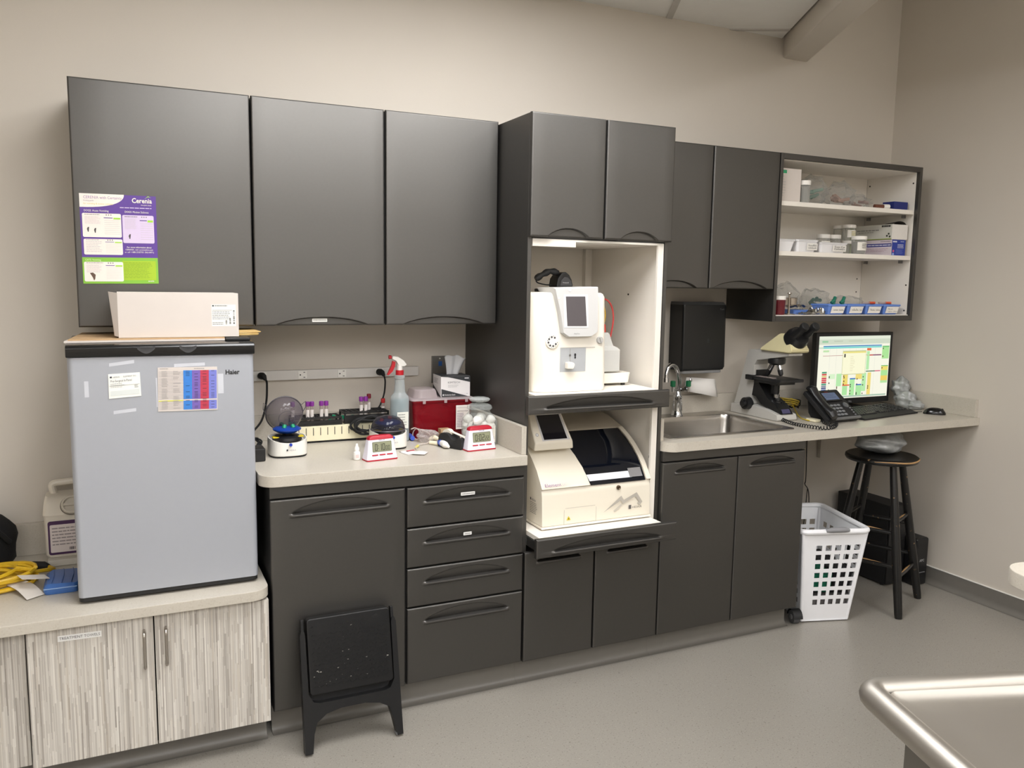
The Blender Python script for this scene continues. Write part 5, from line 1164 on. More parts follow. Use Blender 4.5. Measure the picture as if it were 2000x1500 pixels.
# ---- faucet
fx, fy, fz = 1.996, -.075, CT+.0042
t = thing('faucet', 'chrome gooseneck faucet with green-tipped eyewash nozzles', 'faucet', (fx, fy, fz)); ch = CHROME()
MB().lathe([(.028, .0005), (.028, .006), (.024, .012), (.021, .03), (.019, .075), (.0225, .085), (.0225, .092), (.016, .1), (.013, .118)], 26).build('base_column', ch, t)
fl = MB()
for i in range(8): a = i*PI/4; fl.tube([(.0215*math.cos(a), .0215*math.sin(a), .022), (.0195*math.cos(a), .0195*math.sin(a), .07)], .0028, 6)
g = fl.build('fluting', ch, t); g['kind'] = 'stuff'
sp = spline([(0, 0, .11), (-.004, -.012, .15), (-.012, -.02, .19), (-.032, -.026, .232), (-.062, -.034, .250), (-.09, -.04, .240), (-.104, -.044, .21), (-.106, -.045, .185)], 8)
MB().tube(sp, .0105, 14).build('spout', ch, t)
MB().tube([sp[-1]+Vector((0, 0, .004)), sp[-1]+Vector((-.001, -.002, -.016))], .0135, 14).build('aerator', ch, t)
m = MB(); m.tube([(0, 0, .122), (.025, -.01, .124), (.042, -.014, .142), (.056, -.018, .166)], [.008, .007, .006, .008], 10); m.ball((.058, -.019, .17), (.009, .006, .012), 12); m.build('lever', ch, t)
m = MB(); m.tube([(0, 0, .126), (-.045, -.02, .126)], .0055, 10); m.tube([(-.045, -.02, .118), (-.045, -.02, .142)], .009, 12); m.tube([(0, 0, .128), (.03, -.04, .128)], .0055, 10); m.tube([(.03, -.04, .118), (.03, -.04, .142)], .009, 12); m.build('side_arm', ch, t)
for (a, b) in ((-.045, -.02), (.03, -.04)): MB().lathe([(.0095, .1425), (.0125, .145), (.0125, .168), (.010, .171), (0, .171)], 18, c=(a, b, 0)).build('green_cap', mat('eyewash_green', (14, 104, 64), rough=.35), t)
# ---- towel dispenser
t = thing('towel_dispenser', 'black wall-mounted paper towel dispenser with a towel hanging out', 'towel dispenser', (2.12, -.05, 1.12))
def dp(a, b, y): return rrect(a, b, y, -.002, (.012, .018, .001, .001), 5)
m = MB(); m.loft([[(x, y, 1.136) for x, y in dp(1.993, 2.246, -.104)], [(x, y, 1.15) for x, y in dp(1.988, 2.25, -.11)], [(x, y, 1.44) for x, y in dp(1.986, 2.246, -.108)], [(x, y, 1.45) for x, y in dp(1.986, 2.246, -.106)]]); m.build('cover', mat('dispenser_black', (20, 21, 22), rough=.34, var=.05), t, world=True)
m = MB(); m.loft([[(x, y, 1.4502) for x, y in dp(1.986, 2.246, -.106)], [(x, y, 1.463) for x, y in dp(1.99, 2.242, -.094)]]); m.build('top_bevel', mat('dispenser_top', (96, 97, 98), rough=.3), t, world=True)
m = MB(); m.prism(rrect(2.0, 2.236, -.1, -.03, .015, 4), 1.120, 1.1355, bev=.004); m.build('chute', mat('chute_grey', (132, 132, 132), rough=.35), t, world=True)
m = MB(); pa, pb, pc, pd = [px(u, v, 'y', -.07) for u, v in ((1341, 737), (1396, 740), (1400, 775), (1335, 763))]
rows = [[pa.lerp(pb, i/10)+Vector((0, .01*math.sin(i*.6), .0)) for i in range(11)], [pa.lerp(pb, i/10).lerp(pd.lerp(pc, i/10), .5)+Vector((0, .012*math.sin(i*.6+.4)-.006, 0)) for i in range(11)], [pd.lerp(pc, i/10)+Vector((0, .014*math.sin(i*.6+.8)-.015, 0)) for i in range(11)]]
m.loft(rows, False, False, closed=False); w_ = m.build('paper_towel', mat('towel_paper', (232, 228, 222), rough=.85, var=.03, bump=.3, bscale=150), t, world=True); w_.modifiers.new('thick', 'SOLIDIFY').thickness = .0006
Print((2.2, -.108, 1.425), XU, ZU, NY).text('Tork', 0, 0, .012, ink(120, 122, 124), width=.026).build('brand_lettering', t, world=True)
p = Print((2.13, -.11, 1.27), XU, ZU, NY); p.rect(.0, .0, .012, .003, ink(52, 54, 58)); p.disc(.006, .012, .006, ink(44, 46, 50), 0); p.build('sensor_mark', t, world=True)
# ---- microscope
t = thing('microscope', 'microscope with a grey stand, cream head and black binocular eyepieces', 'microscope', (2.405, -.2, CT))
grey = mat('microscope_grey', (190, 187, 180), rough=.42, var=.02); crm = mat('microscope_cream', (216, 206, 162), rough=.42, var=.02); bk = BLACK()
def X(pts, x0_, x1_, m_, nm, bev=.004, ang=30):
    m = MB(); m.prism(pts, x0_, x1_, axis='x', bev=bev); return m.build(nm, m_, t, world=True, ang=ang)
Z = CT+.0008
X([(-.045, Z), (-.052, Z+.05), (-.10, Z+.20), (-.135, Z+.318), (-.148, Z+.322), (-.30, Z+.325), (-.41, Z+.322), (-.41, Z+.31), (-.30, Z+.29), (-.20, Z+.272), (-.185, Z+.25), (-.185, Z+.16), (-.17, Z+.08), (-.175, Z+.055)], 2.362, 2.448, grey, 'arm')
X([(-.046, Z), (-.05, Z+.045), (-.20, Z+.055), (-.31, Z+.046), (-.372, Z+.03), (-.38, Z+.008), (-.375, Z)], 2.345, 2.465, grey, 'base')
X([(-.30, Z+.047), (-.24, Z+.062), (-.2, Z+.095), (-.165, Z+.10), (-.165, Z+.2), (-.19, Z+.2), (-.23, Z+.15), (-.28, Z+.1), (-.335, Z+.075), (-.378, Z+.031), (-.31, Z+.047)][:-1], 2.366, 2.444, bk, 'focus_block', bev=.003)
Print((2.377, -.374, Z+.034), XU, (0, .55, .83), (0, -.83, .55), gap=.003).rect(0, 0, .05, .022, ink(70, 66, 96)).build('power_switch', t, world=True)
for s, xx in ((-1, 2.345), (1, 2.465)):
    m = MB(); m.tube([(2.405+s*.04, -.175, Z+.06), (2.405+s*.055, -.175, Z+.06)], .016, 20); m.tube([(2.405+s*.055, -.175, Z+.06), (2.405+s*.085, -.175, Z+.06)], [.031, .029], 24); m.tube([(2.405+s*.085, -.175, Z+.06), (2.405+s*.1, -.175, Z+.06)], [.017, .015], 20); m.build('focus_knob', bk, t, world=True)
st_ = MB(); st_.box(2.33, 2.475, -.40, -.165, Z+.183, Z+.197, bev=.003); st_.box(2.325, 2.345, -.215, -.165, Z+.178, Z+.202, bev=.003); st_.box(2.35, 2.46, -.36, -.2, Z+.168, Z+.1828, bev=.002); st_.build('stage', bk, t, world=True)
MB().box(2.37, 2.44, -.2, -.19, Z+.1972, Z+.225, bev=.002).build('slide_holder', bk, t, world=True)
MB().box(2.345, 2.37, -.33, -.22, Z+.1975, Z+.1995).build('glass_slide', clear('tube_glass', (220, 205, 200), .25), t, world=True)
m = MB(); m.lathe([(.0, .118), (.018, .118), (.02, .13), (.02, .1595), (.026, .161), (.026, .1675)], 22, c=(2.405, -.29, Z)); m.build('condenser', bk, t, world=True)
m = MB(); m.lathe([(.022, .062), (.022, .085), (.014, .088), (.013, .1)], 20, c=(2.405, -.31, Z)); m.build('lamp_housing', bk, t, world=True)
m = MB(); m.lathe([(.014, .1005), (.014, .117)], 18, c=(2.405, -.30, Z)); m.build('light_collar', CHROME(), t, world=True)
m = MB(); m.lathe([(.028, .258), (.04, .265), (.042, .285), (.036, .30)], 26, c=(2.405, -.29, Z)); m.build('nosepiece', bk, t, world=True)
for (dx, dy, kk) in ((-.012, .05, .06), (.004, -.03, .055), (.035, .01, .045)):
    a_ = Vector((2.405+dx*.5, -.29+dy*.4, Z+.262)); b_ = Vector((2.405+dx, -.29+dy, Z+.262-kk))
    m = MB(); m.tube([a_, a_.lerp(b_, .5)], .0125, 16); o = m.build('objective', CHROME(), t, world=True)
    m = MB(); m.tube([a_.lerp(b_, .5), a_.lerp(b_, .85), b_], [.0125, .0115, .007], 16); q_ = m.build('objective_tip', bk, o); q_.location = -Vector(t.location)
# head: wedge-shaped prism and twin eyepieces
m = MB(); hz = Z+.3255
lo = [(2.345, -.43, hz), (2.465, -.43, hz), (2.465, -.235, hz), (2.345, -.235, hz)]; lo2 = [(2.35, -.44, hz+.012), (2.46, -.44, hz+.012), (2.46, -.232, hz+.01), (2.35, -.232, hz+.01)]; hi = [(2.37, -.40, hz+.085), (2.44, -.40, hz+.085), (2.435, -.33, hz+.085), (2.375, -.33, hz+.085)]
m.loft([lo, lo2, hi]); bmesh.ops.bevel(m.bm, geom=m.bm.edges[:], offset=.004, segments=2, affect='EDGES'); m.build('head', crm, t, world=True)
ax = Vector((0, -.80, .60)).normalized(); c_ = Vector((2.405, -.395, hz+.055))
m = MB(); m.tube([c_-ax*.01, c_+ax*.02, c_+ax*.045], [.052, .054, .046], 28); m.build('binocular_body', bk, t, world=True)
for s in (-1, 1):
    e0 = c_+ax*.03+Vector((s*.032, 0, 0)); m = MB(); m.tube([e0, e0+ax*.045, e0+ax*.05, e0+ax*.072], [.021, .019, .0165, .0165], 20); et = m.build('eyepiece_tube', bk, t, world=True)
    m = MB(); m.tube([e0+ax*.072, e0+ax*.076, e0+ax*.09, e0+ax*.094], [.019, .0205, .0205, .017], 20); q_ = m.build('eyecup', RUBBER(), et); q_.location = -Vector(t.location)
# ---- monitor
t = thing('monitor', 'black computer monitor showing a colour-blocked appointment calendar', 'monitor', (3.01, -.17, CT))
MX0, MX1, MZ0, MZ1, MY = 2.742, 3.284, .944, 1.314, -.2
m = MB(); m.box(MX0, MX1, MY, MY+.03, MZ0, MZ1, bev=.003); m.build('bezel', BLACK(), t, world=True)
m = MB(); m.loft([[(x, MY+.0302, z) for x, z in rrect(MX0+.012, MX1-.012, MZ0+.012, MZ1-.012, .01, 3)], [(x, MY+.05, z) for x, z in rrect(MX0+.03, MX1-.03, MZ0+.03, MZ1-.03, .01, 3)], [(x, MY+.068, z) for x, z in rrect(MX0+.12, MX1-.12, MZ0+.08, MZ1-.08, .01, 3)]]); m.build('back_shell', MATBLK(), t, world=True)
m = MB(); m.box(2.965, 3.06, MY+.0685, MY+.09, CT+.012, 1.2, bev=.004); m.build('stand_neck', MATBLK(), t, world=True)
m = MB(); m.prism(rrect(2.9, 3.125, MY-.02, MY+.13, .02, 4), CT+.0008, CT+.0118, bev=.002); m.build('stand_base', MATBLK(), t, world=True)
S0 = (MX0+.019, MZ0+.03); SW, SH = MX1-MX0-.038, MZ1-MZ0-.048
p = Print((S0[0], MY-.0004, S0[1]), XU, ZU, NY, gap=.0003); G = glow
R_ = lambda a, b, c, d, col, l=1: p.rect(SW*a, SH*(1-d), SW*c, SH*(1-b), G(*col), l)
p.rect(0, 0, SW, SH, G(245, 244, 226), 0)
R_(0, 0, 1, .05, (226, 232, 214)); R_(0, .05, 1, .13, (206, 216, 196)); R_(.04, .07, .12, .1, (150, 200, 160), 2); R_(.2, .07, .32, .09, (190, 200, 180), 2); R_(.4, .07, .6, .09, (196, 204, 180), 2)
R_(0, .13, .88, .15, (240, 240, 226)); R_(.06, .15, .88, .167, (40, 130, 190)); R_(.06, .17, .88, .195, (120, 214, 206)); R_(.0, .17, .06, .195, (200, 220, 200))
for i in range(1, 9): R_(.06+i*.091, .2, .0625+i*.091, .97, (214, 214, 204))
R_(.06, .22, .14, .25, (190, 224, 170)); R_(.06, .305, .88, .312, (180, 120, 120)); R_(.67, .2, .73, .24, (226, 104, 60)); R_(.67, .31, .76, .325, (206, 70, 60), 2); R_(.76, .31, .88, .325, (120, 70, 110), 2)
R_(.33, .235, .66, .62, (196, 200, 150), 2); R_(.335, .25, .655, .61, (248, 246, 212), 3); R_(.335, .25, .655, .275, (234, 222, 130), 4); R_(.35, .285, .37, .34, (50, 44, 40), 4)
for i in range(9): R_(.44, .33+i*.028, .44+random.uniform(.03, .07), .336+i*.028, (214, 206, 170), 4)
R_(.67, .57, .73, .585, (40, 110, 60), 2); R_(.73, .57, .8, .585, (30, 90, 60), 2); R_(.8, .57, .88, .585, (206, 60, 110), 2)
sw = [(52, 150, 110), (206, 60, 60), (220, 200, 120), (204, 50, 70), (210, 60, 80), (190, 50, 60), (60, 150, 120), (120, 130, 150), (60, 70, 130), (80, 110, 170), (230, 110, 60)]
for i, c in enumerate(sw): R_(.06, .56+i*.031, .125, .585+i*.031, c, 2)
for (a, b, c, d, col) in ((.16, .6, .24, .68, (214, 240, 200)), (.26, .6, .33, .8, (180, 230, 170)), (.35, .62, .42, .78, (236, 214, 110)), (.35, .78, .45, .8, (230, 96, 60)), (.35, .8, .42, .95, (170, 226, 160)), (.45, .68, .53, .7, (40, 110, 190)), (.45, .7, .52, .96, (170, 230, 160)), (.53, .62, .62, .7, (238, 216, 120)), (.54, .78, .62, .8, (70, 120, 200)), (.54, .8, .62, .97, (170, 228, 160)), (.62, .6, .68, .9, (180, 232, 170)), (.7, .6, .75, .96, (238, 216, 120)), (.67, .25, .71, .55, (180, 230, 170)), (.89, .17, .99, .19, (100, 190, 110)), (.89, .19, .99, .38, (170, 226, 150)), (.89, .49, .99, .505, (110, 190, 110)), (.89, .505, .99, .57, (238, 218, 110)), (.89, .57, .99, .66, (170, 226, 150)), (.89, .66, .99, .74, (236, 206, 96)), (.89, .74, .99, .78, (180, 226, 160))): R_(a, b, c, d, col, 2)
for i in range(34):
    a = random.choice((.155, .265, .355, .36, .455, .545, .63, .705, .895)); b = random.uniform(.62, .94) if a < .8 else random.choice((.2, .24, .28, .33, .52)); R_(a, b, a+.013, b+.024, random.choice(((70, 60, 54), (110, 60, 50), (50, 50, 50))), 5)
R_(0, .96, .98, .985, (170, 196, 176), 4)
p.build('screen', t, world=True)
Print((3.0, MY-.0002, MZ0+.008), XU, ZU, NY).text('DELL', 0, 0, .012, ink(140, 140, 142), align='c').build('brand_lettering', t, world=True)
# ---- keyboard
t = thing('keyboard', 'black computer keyboard in front of the monitor', 'keyboard', (2.99, -.37, CT), math.radians(9))
KW, KD = .455, .19
m = MB(); m.prism([(-KD/2, .0008), (-KD/2, .008), (-KD/2+.05, .014), (KD/2-.01, .026), (KD/2, .022), (KD/2, .0008)], -KW/2, KW/2, axis='x', bev=.002); m.build('case', MATBLK(), t)
km = mat('key_black', (30, 30, 31), rough=.45)
kb = bpy.data.meshes.new('key')
kk = MB(); kk.loft([[(x, y, 0) for x, y in rrect(-.008, .008, -.008, .008, .001, 1)], [(x, y, .006) for x, y in rrect(-.0065, .0065, -.006, .007, .001, 1)]]); key0 = kk.build('key', km, t)
first = True
for r in range(6):
    y = -KD/2+.062+r*.0195+(.006 if r == 5 else 0); z = .0145+(.012*(y-(-KD/2+.05))/(KD-.06))
    for c in range(22):
        if c in (15, 18): continue
        if r == 0 and 3 < c < 10 and c != 6: continue
        k_ = key0 if first else key0.copy()
        if not first: COL.objects.link(k_); k_.parent = t
        first = False; k_.location = (-KW/2+.02+c*.0198, y, z); k_.rotation_euler = (.075, 0, 0)
        if r == 0 and c == 6: k_.scale = (6.0, 1, 1)
# ---- mouse
q0 = px(1830, 807, 'z', CT+.01); t = thing('mouse', 'black computer mouse near the right end of the counter', 'mouse', (3.29, -.475, CT), math.radians(-52))
rings = []
for i in range(11):
    a = i/10; zz_ = .0008+.033*math.sin(PI/2*a); k_ = math.cos(PI/2*a*.93); rings.append([((.052*math.cos(b))*k_+.004*a, .03*math.sin(b)*k_*(1+.08*math.cos(2*b)), zz_) for b in [2*PI*j/24 for j in range(24)]])
MB().loft(rings).build('shell', mat('gloss_black', (14, 14, 15)), t)
MB().tube([(.034, -.003, .024), (.034, .003, .024)], .007, 12).build('scroll_wheel', RUBBER(), t)
MB().tube(spline([(-.055, 0, .008), (-.085, .01, .004), (-.10, .05, .004), (-.12, .10, .004)], 6), .0018, 6).build('cable', RUBBER(), t)
# ---- desk phone
t = thing('desk_phone', 'black desk phone with a blue display and coiled handset cord', 'telephone', (2.615, -.435, CT), math.radians(4))
fb = lambda s: s
face = [(-.075, .014), (-.078, .022), (.065, .135), (.085, .132), (.088, .118), (.075, .03), (.05, .0012), (-.06, .0012)]
m = MB(); m.prism(face, -.062, .12, axis='x', bev=.004); m.build('body', MATBLK(), t)
sl = Vector((0, .143, .113)).normalized(); nf = Vector((0, -sl.z, sl.y)); Mface = Matrix(((1, 0, 0, 0), (0, sl.y, nf.y, -.078), (0, sl.z, nf.z, .022), (0, 0, 0, 1)))
m = MB(); m.box(-.035, .085, .105, .168, .001, .009, bev=.003, M=Mface); m.build('display_frame', BLACK(), t)
p = Print(Mface @ Vector((-.022, .112, .009)), XU, sl, nf); p.rect(0, 0, .092, .045, emit('phone_lcd', rgb(110, 128, 160), .55)); p.lines(.006, .08, .04, .01, 3, ink(70, 80, 104), 1); p.text('Polycom', .025, .048, .007, ink(200, 60, 60), 1); p.build('display', t)
key0 = None
for r in range(4):
    for c in range(3):
        M = Mface @ Matrix.Translation((-.012+c*.024, .022+r*.0195, .001)); m = MB(); m.box(-.009, .009, -.006, .006, 0, .0045, bev=.0015, M=M); b_ = m.build('phone_key', mat('phone_key', (120, 122, 124), rough=.4), t)
m = MB(); m.lathe([(.016, .001), (.016, .005), (.009, .007), (0, .007)], 20, M=Mface @ Matrix.Translation((.084, .078, 0))); m.build('navigation_ring', mat('nav_grey', (90, 92, 94), rough=.3), t)
for i in range(4): m = MB(); m.box(-.005, .005, -.0035, .0035, 0, .003, bev=.001, M=Mface @ Matrix.Translation((.098, .016+i*.014, .001))); m.build('phone_key', mat('phone_key', (120, 122, 124)), t)
m = MB(); m.box(-.05, .122, -.004, .0075, -.006, .004, bev=.002, M=Mface); m.build('front_trim', mat('trim_silver', (130, 132, 134), rough=.3, metal=.6), t)
hs = MB(); pts = [Mface @ Vector((-.092, y, z)) for y, z in ((-.012, .026), (.01, .034), (.05, .03), (.09, .028), (.13, .03), (.165, .034), (.185, .026))]
rings = []
for i, q_ in enumerate(pts): w_ = (.02, .026, .0215, .02, .0215, .026, .02)[i]; h_ = (.014, .018, .011, .010, .011, .018, .014)[i]; rings.append([q_+Vector((1, 0, 0))*w_*math.cos(a)*(1)+nf*h_*math.sin(a) for a in [2*PI*j/16 for j in range(16)]])
hs.loft(rings); hs.build('handset', BLACK(), t)
m = MB(); m.box(-.115, -.064, -.01, .18, -.012, .012, bev=.005, M=Mface); m.build('cradle', MATBLK(), t)
# coiled cord along the counter front
MI = (Matrix.Translation(t.location) @ Matrix.Rotation(t.rotation_euler.z, 4, 'Z')).inverted()
path = spline([MI @ px(u, v, 'z', CT+.0095) for u, v in ((1606, 823), (1620, 829), (1633, 827), (1628, 834), (1605, 836), (1582, 833), (1562, 830), (1545, 826), (1532, 821), (1522, 816))], 12)
pts = []; 
L_ = 0
for i in range(len(path)-1):
    p0, p1 = path[i], path[i+1]
    for s in range(4):
        f_ = s/4; c_ = p0.lerp(p1, f_); d_ = (p1-p0).normalized(); n_ = d_.cross(Vector((0, 0, 1))).normalized(); a = L_*.52; L_ += 1
        pts.append(c_+(n_*math.cos(a)+Vector((0, 0, 1))*math.sin(a))*.0068)
m = MB(); m.tube(pts, .0022, 6); m.build('coiled_cord', RUBBER(), t)
# ---- yellow network cable and black cables behind the phone
t = thing('network_cable', 'yellow network cable with a black cable bundle behind the phone', 'cable', (2.6, -.2, CT))
m = MB(); pts = []
for i in range(34): a = i*.6; pts.append((2.60+.055*math.cos(a)+.004*i/8, -.17+.035*math.sin(a), CT+.02+.035*abs(math.sin(a*.5))+.0008*i))
pts += [(2.55, -.30, CT+.008), (2.50, -.40, CT+.005), (2.51, -.44, CT+.005)]
m.tube(spline(pts, 3), .003, 7); m.build('yellow_cable', mat('yellow_cable', (206, 180, 60), rough=.4), t, world=True)
m = MB(); pts = [(2.66+.05*math.cos(i*.8), -.14+.03*math.sin(i*.8), CT+.012+.05*abs(math.sin(i*.37))) for i in range(30)]; m.tube(spline(pts, 3), .0035, 7); m.build('black_cable', RUBBER(), t, world=True)
MB().box(2.50, 2.535, -.46, -.40, CT+.001, CT+.014, bev=.003).build('cable_coupler', mat('cream_plastic', (232, 224, 192)), t, world=True)
# ---- crumpled grey plastic bag beside the monitor
silverbag = mat('grey_bag_film', (162, 164, 163), rough=.3, metal=.12, var=.45, scale=26, bump=1.0, bscale=32)
t = thing('plastic_bag', 'crumpled grey plastic bag stuffed between the monitor and right wall', 'plastic bag', (3.325, -.27, CT))
m = MB(); m.loft(blob((3.337, -.265, CT+.045), (.042, .055, .048), .16, 4.5, 31, seg=48, flat=CT)); m.loft(blob((3.335, -.23, CT+.105), (.04, .04, .05), .2, 5, 33, seg=32, flat=CT)); m.loft(blob((3.335, -.33, CT+.022), (.038, .04, .024), .15, 5, 37, seg=28, flat=CT)); m.build('film', silverbag, t, world=True, ang=180)
# ================================================================== supplies on the open shelves
ZA, ZB_, ZC_ = 1.9355, 1.7075, 1.4105
bagfilm = clear('bag_film', (228, 228, 226), .06, .05, bump=.6, bscale=45, edge=.28)
def card_box(name, label, x0, x1, y0, y1, z0, z1, m):
    t = thing(name, label, 'box', ((x0+x1)/2, (y0+y1)/2, z0)); MB().box(x0, x1, y0, y1, z0+.0006, z1, bev=.0012).build('carton', m, t, world=True); return t
def specimen(name, label, x, y, z, r, h, liquid=None, cupm=None, lid=(236, 232, 224), group=None, lab_=None):
    t = thing(name, label, 'specimen jar', (x, y, z), 0, group)
    MB().lathe([(r*.88, .0006), (r*.92, .003), (r*.97, h*.78), (r*.93, h*.8)], 24).build('cup', cupm or clear('specimen_cup', (226, 226, 220), .2, .2), t)
    MB().lathe([(r, h*.80), (r*1.02, h*.82), (r*1.02, h*.985), (r*.98, h), (0, h)], 24).build('lid', mat('lid_%d_%d_%d' % lid, lid, rough=.4), t)
    if liquid: MB().lathe([(r*.86, .004), (r*.93, h*.7), (0, h*.7)], 20).build('contents', liquid, t)
    if lab_:
        l = MB(); l.loft([[(r*.99*math.sin(a), -r*.99*math.cos(a), zz_) for a in [-1.0+1.7*i/10 for i in range(11)]] for zz_ in (h*.2, h*.66)], False, False, closed=False); l.build('label', mat('cup_label', (232, 228, 218), rough=.6), t)
        p = Print((-r*.5, -r*1.0, h*.3), XU, ZU, NY, gap=.001); p.lines(0, r*.9, h*.3, 0, 3, ink(*lab_)); p.build('label_text', t)
    return t
# top shelf
t = card_box('white_box', 'plain white box with a green corner on the top shelf', 2.352, 2.492, -.29, -.12, ZA, 2.087, WHITEC())
p = Print((2.352, -.29, ZA), XU, ZU, NY); p.rect(.002, .128, .05, .143, ink(52, 160, 110)); p.lines(.005, .05, .12, .02, 8, ink(190, 186, 180), rag=.4); p.build('print', t, world=True)
specimen('specimen_jar', 'white-lidded specimen jar between the white box and clear bags', 2.527, -.28, ZA, .026, .103, mat('grey_fluid', (120, 118, 112), rough=.5))
def bag(label, c, r, seed, items, group=None):
    t = thing('clear_bag', label, 'plastic bag', (c[0], c[1], c[2]-r[2]*.9), 0, group)
    fl = c[2]-r[2]*.9
    m = MB(); m.loft(blob(c, r, .15, 7, seed, seg=26, flat=fl)); m.build('film', bagfilm, t, world=True, smooth=False)
    for k, (nm, col, n, ln, rad) in enumerate(items):
        rng = random.Random(seed*7+k)
        for i in range(n):
            a = rng.uniform(0, 6.28); e = rng.uniform(-.5, .5); d = Vector((math.cos(a)*math.cos(e), math.sin(a)*math.cos(e)*.4, math.sin(e)*.5)).normalized()*ln/2
            o_ = Vector((c[0]+rng.uniform(-.55, .55)*r[0], c[1]+rng.uniform(-.5, .5)*r[1], max(fl+rad+ln*.2, c[2]-r[2]*.45+rng.uniform(0, .6)*r[2])))
            MB().tube([o_-d, o_+d], rad, 8).build(nm, clear('content_%d_%d_%d' % col, col, .5, .25), t, world=True)
    return t
bag('clear plastic bag of greenish tubes on the top shelf', (2.665, -.18, ZA+.067), (.088, .075, .072), 41, [('sample_tube', (170, 200, 186), 9, .07, .008)])
bag('clear plastic bag of pinkish tubes on the top shelf', (2.84, -.19, ZA+.058), (.075, .07, .063), 42, [('sample_tube', (206, 172, 154), 8, .06, .008)])
bag('flattened clear plastic bag beside the blue box', (2.985, -.17, ZA+.035), (.065, .065, .038), 43, [('sample_tube', (190, 160, 150), 4, .05, .007)])
t = thing('sample_vial', 'small brown vial with a white cap lying beside the blue box', 'vial', (3.06, -.27, ZA))
m = MB(); m.tube([(3.01, -.262, ZA+.012), (3.06, -.272, ZA+.012)], .0105, 14); m.build('vial', clear('brown_vial', (120, 72, 54), .75, .15), t, world=True)
m = MB(); m.tube([(3.06, -.272, ZA+.0128), (3.092, -.279, ZA+.0128)], .0118, 14); m.build('cap', WHITEP(), t, world=True)
card_box('blue_box', 'small dark blue box at the end of the top shelf', 3.115, 3.213, -.29, -.22, ZA, ZA+.04, mat('navy_card', (28, 40, 112), rough=.45))
# middle shelf
tubm = mat('tub_white', (232, 231, 232), rough=.35, var=.02)
def tub(label, x0, x1, y0, y1, h, text=None, lidded=True):
    t = thing('plastic_tub', label, 'tub', ((x0+x1)/2, (y0+y1)/2, ZB_)); w2 = (x1-x0)/2; d2 = (y1-y0)/2
    def rg(k, z): return [(a, b, z) for a, b in rrect(-w2+k, w2-k, -d2+k, d2-k, .012, 4)]
    MB().loft([rg(.014, .0006), rg(.012, .003), rg(.003, h*.82), rg(0, h*.84), rg(0, h*.92)]).build('tub', tubm, t)
    MB().loft([rg(-.002, h*.925), rg(-.002, h*.985), rg(.004, h)]).build('lid', mat('tub_lid', (214, 214, 214), rough=.4), t)
    if text:
        p = Print((-w2*.1, -d2+.006, h*.16), XU, (0, -.1, 1), NY, gap=.003); p.rect(0, 0, w2*.98, h*.56, ink(236, 233, 226))
        for i, s in enumerate(text):
            if s: p.text(s, w2*.08, h*(.34-.2*i), .0125, ink(60, 60, 64), 1, width=w2*.78)
            else: p.scribble(w2*.1, h*(.32-.2*i), w2*.74, h*.14, ink(90, 90, 94), 1, seed=i+int(x0*100), words=(9,))
        p.build('handwritten_label', t)
    return t
def sxp(u, y): return px(u, 480, 'y', y).x
tub('plain white plastic tub at the end of the middle shelf', 2.348, sxp(1553, -.30), -.305, -.17, .056)
tub('white plastic tub with two scribbled lines beside the plain tub', sxp(1556, -.30), sxp(1598, -.30), -.305, -.17, .058, ('', ''))
tub('long white plastic tub labelled Tom Cat Catheters in handwriting', sxp(1601, -.30), sxp(1655, -.30), -.305, -.20, .05, ('Tom Cat', 'Catheters'))
specimen('specimen_jar', 'clear specimen jar with a small round sticker behind the Tom Cat tub', sxp(1607, -.15), -.15, ZB_, .034, .098, lab_=(150, 150, 150))
specimen('specimen_jar', 'clear specimen jar without a label, behind the Tom Cat tub', sxp(1624, -.15)+.012, -.15, ZB_, .034, .098)
for i, (u, y, lb) in enumerate(((1638, -.075, None), (1656, -.15, (196, 186, 90)))):
    specimen('specimen_jar', 'clear specimen jar supporting another one behind the Tom Cat tub' if i == 0 else 'clear specimen jar under the yellow-marked one', sxp(u, y), y, ZB_, .033, .072)
    specimen('specimen_jar', 'clear specimen jar with no yellow mark, on top of another jar' if i == 0 else 'clear specimen jar with a yellow mark, on top of another jar', sxp(u, y), y, ZB_+.0725, .033, .08, lab_=lb)
specimen('specimen_jar', 'white-lidded specimen jar with a printed label beside the Tom Cat tub', sxp(1676, -.275)+.004, -.275, ZB_, .036, .088, mat('grey_fluid', (120, 118, 112)), lab_=(70, 70, 74))
BX = 3.108
t = card_box('supply_box', 'supply box with a deep blue end and lavender side, under a white one', BX, 3.205, -.30, -.07, ZB_, ZB_+.079, mat('lilac_card', (214, 202, 208), rough=.55))
p = Print((BX, -.30, ZB_), XU, ZU, NY); p.rect(.0005, .0008, .0965, .0785, ink(42, 62, 150)); p.lines(.006, .034, .074, .064, 1, ink(226, 226, 236), 1, th=.7, rag=0); p.lines(.06, .085, .074, .066, 1, ink(200, 204, 226), 1, rag=0); p.lines(.04, .085, .058, .036, 3, ink(226, 226, 236), 1, rag=.1); p.lines(.03, .085, .032, .008, 5, ink(110, 124, 196), 1); p.disc(.012, .022, .006, ink(216, 90, 130), 1); p.rect(.004, .001, .018, .012, ink(150, 170, 220), 1); p.build('end_print', t, world=True)
p = Print((BX, -.07, ZB_), (0, -1, 0), ZU, (-1, 0, 0)); p.rect(.075, .044, .228, .060, ink(56, 62, 140)); p.lines(.08, .224, .056, .048, 1, ink(214, 212, 226), 1, th=.6, rag=0); p.lines(.05, .22, .038, .018, 3, ink(190, 160, 172), 1); p.lines(.16, .22, .074, .066, 1, ink(130, 110, 130), 1); p.build('side_print', t, world=True)
t = card_box('supply_box', 'white supply box with a green edge on top of the blue-ended box', BX-.004, 3.208, -.298, -.07, ZB_+.0795, ZB_+.155, mat('pale_card', (206, 204, 194), rough=.55))
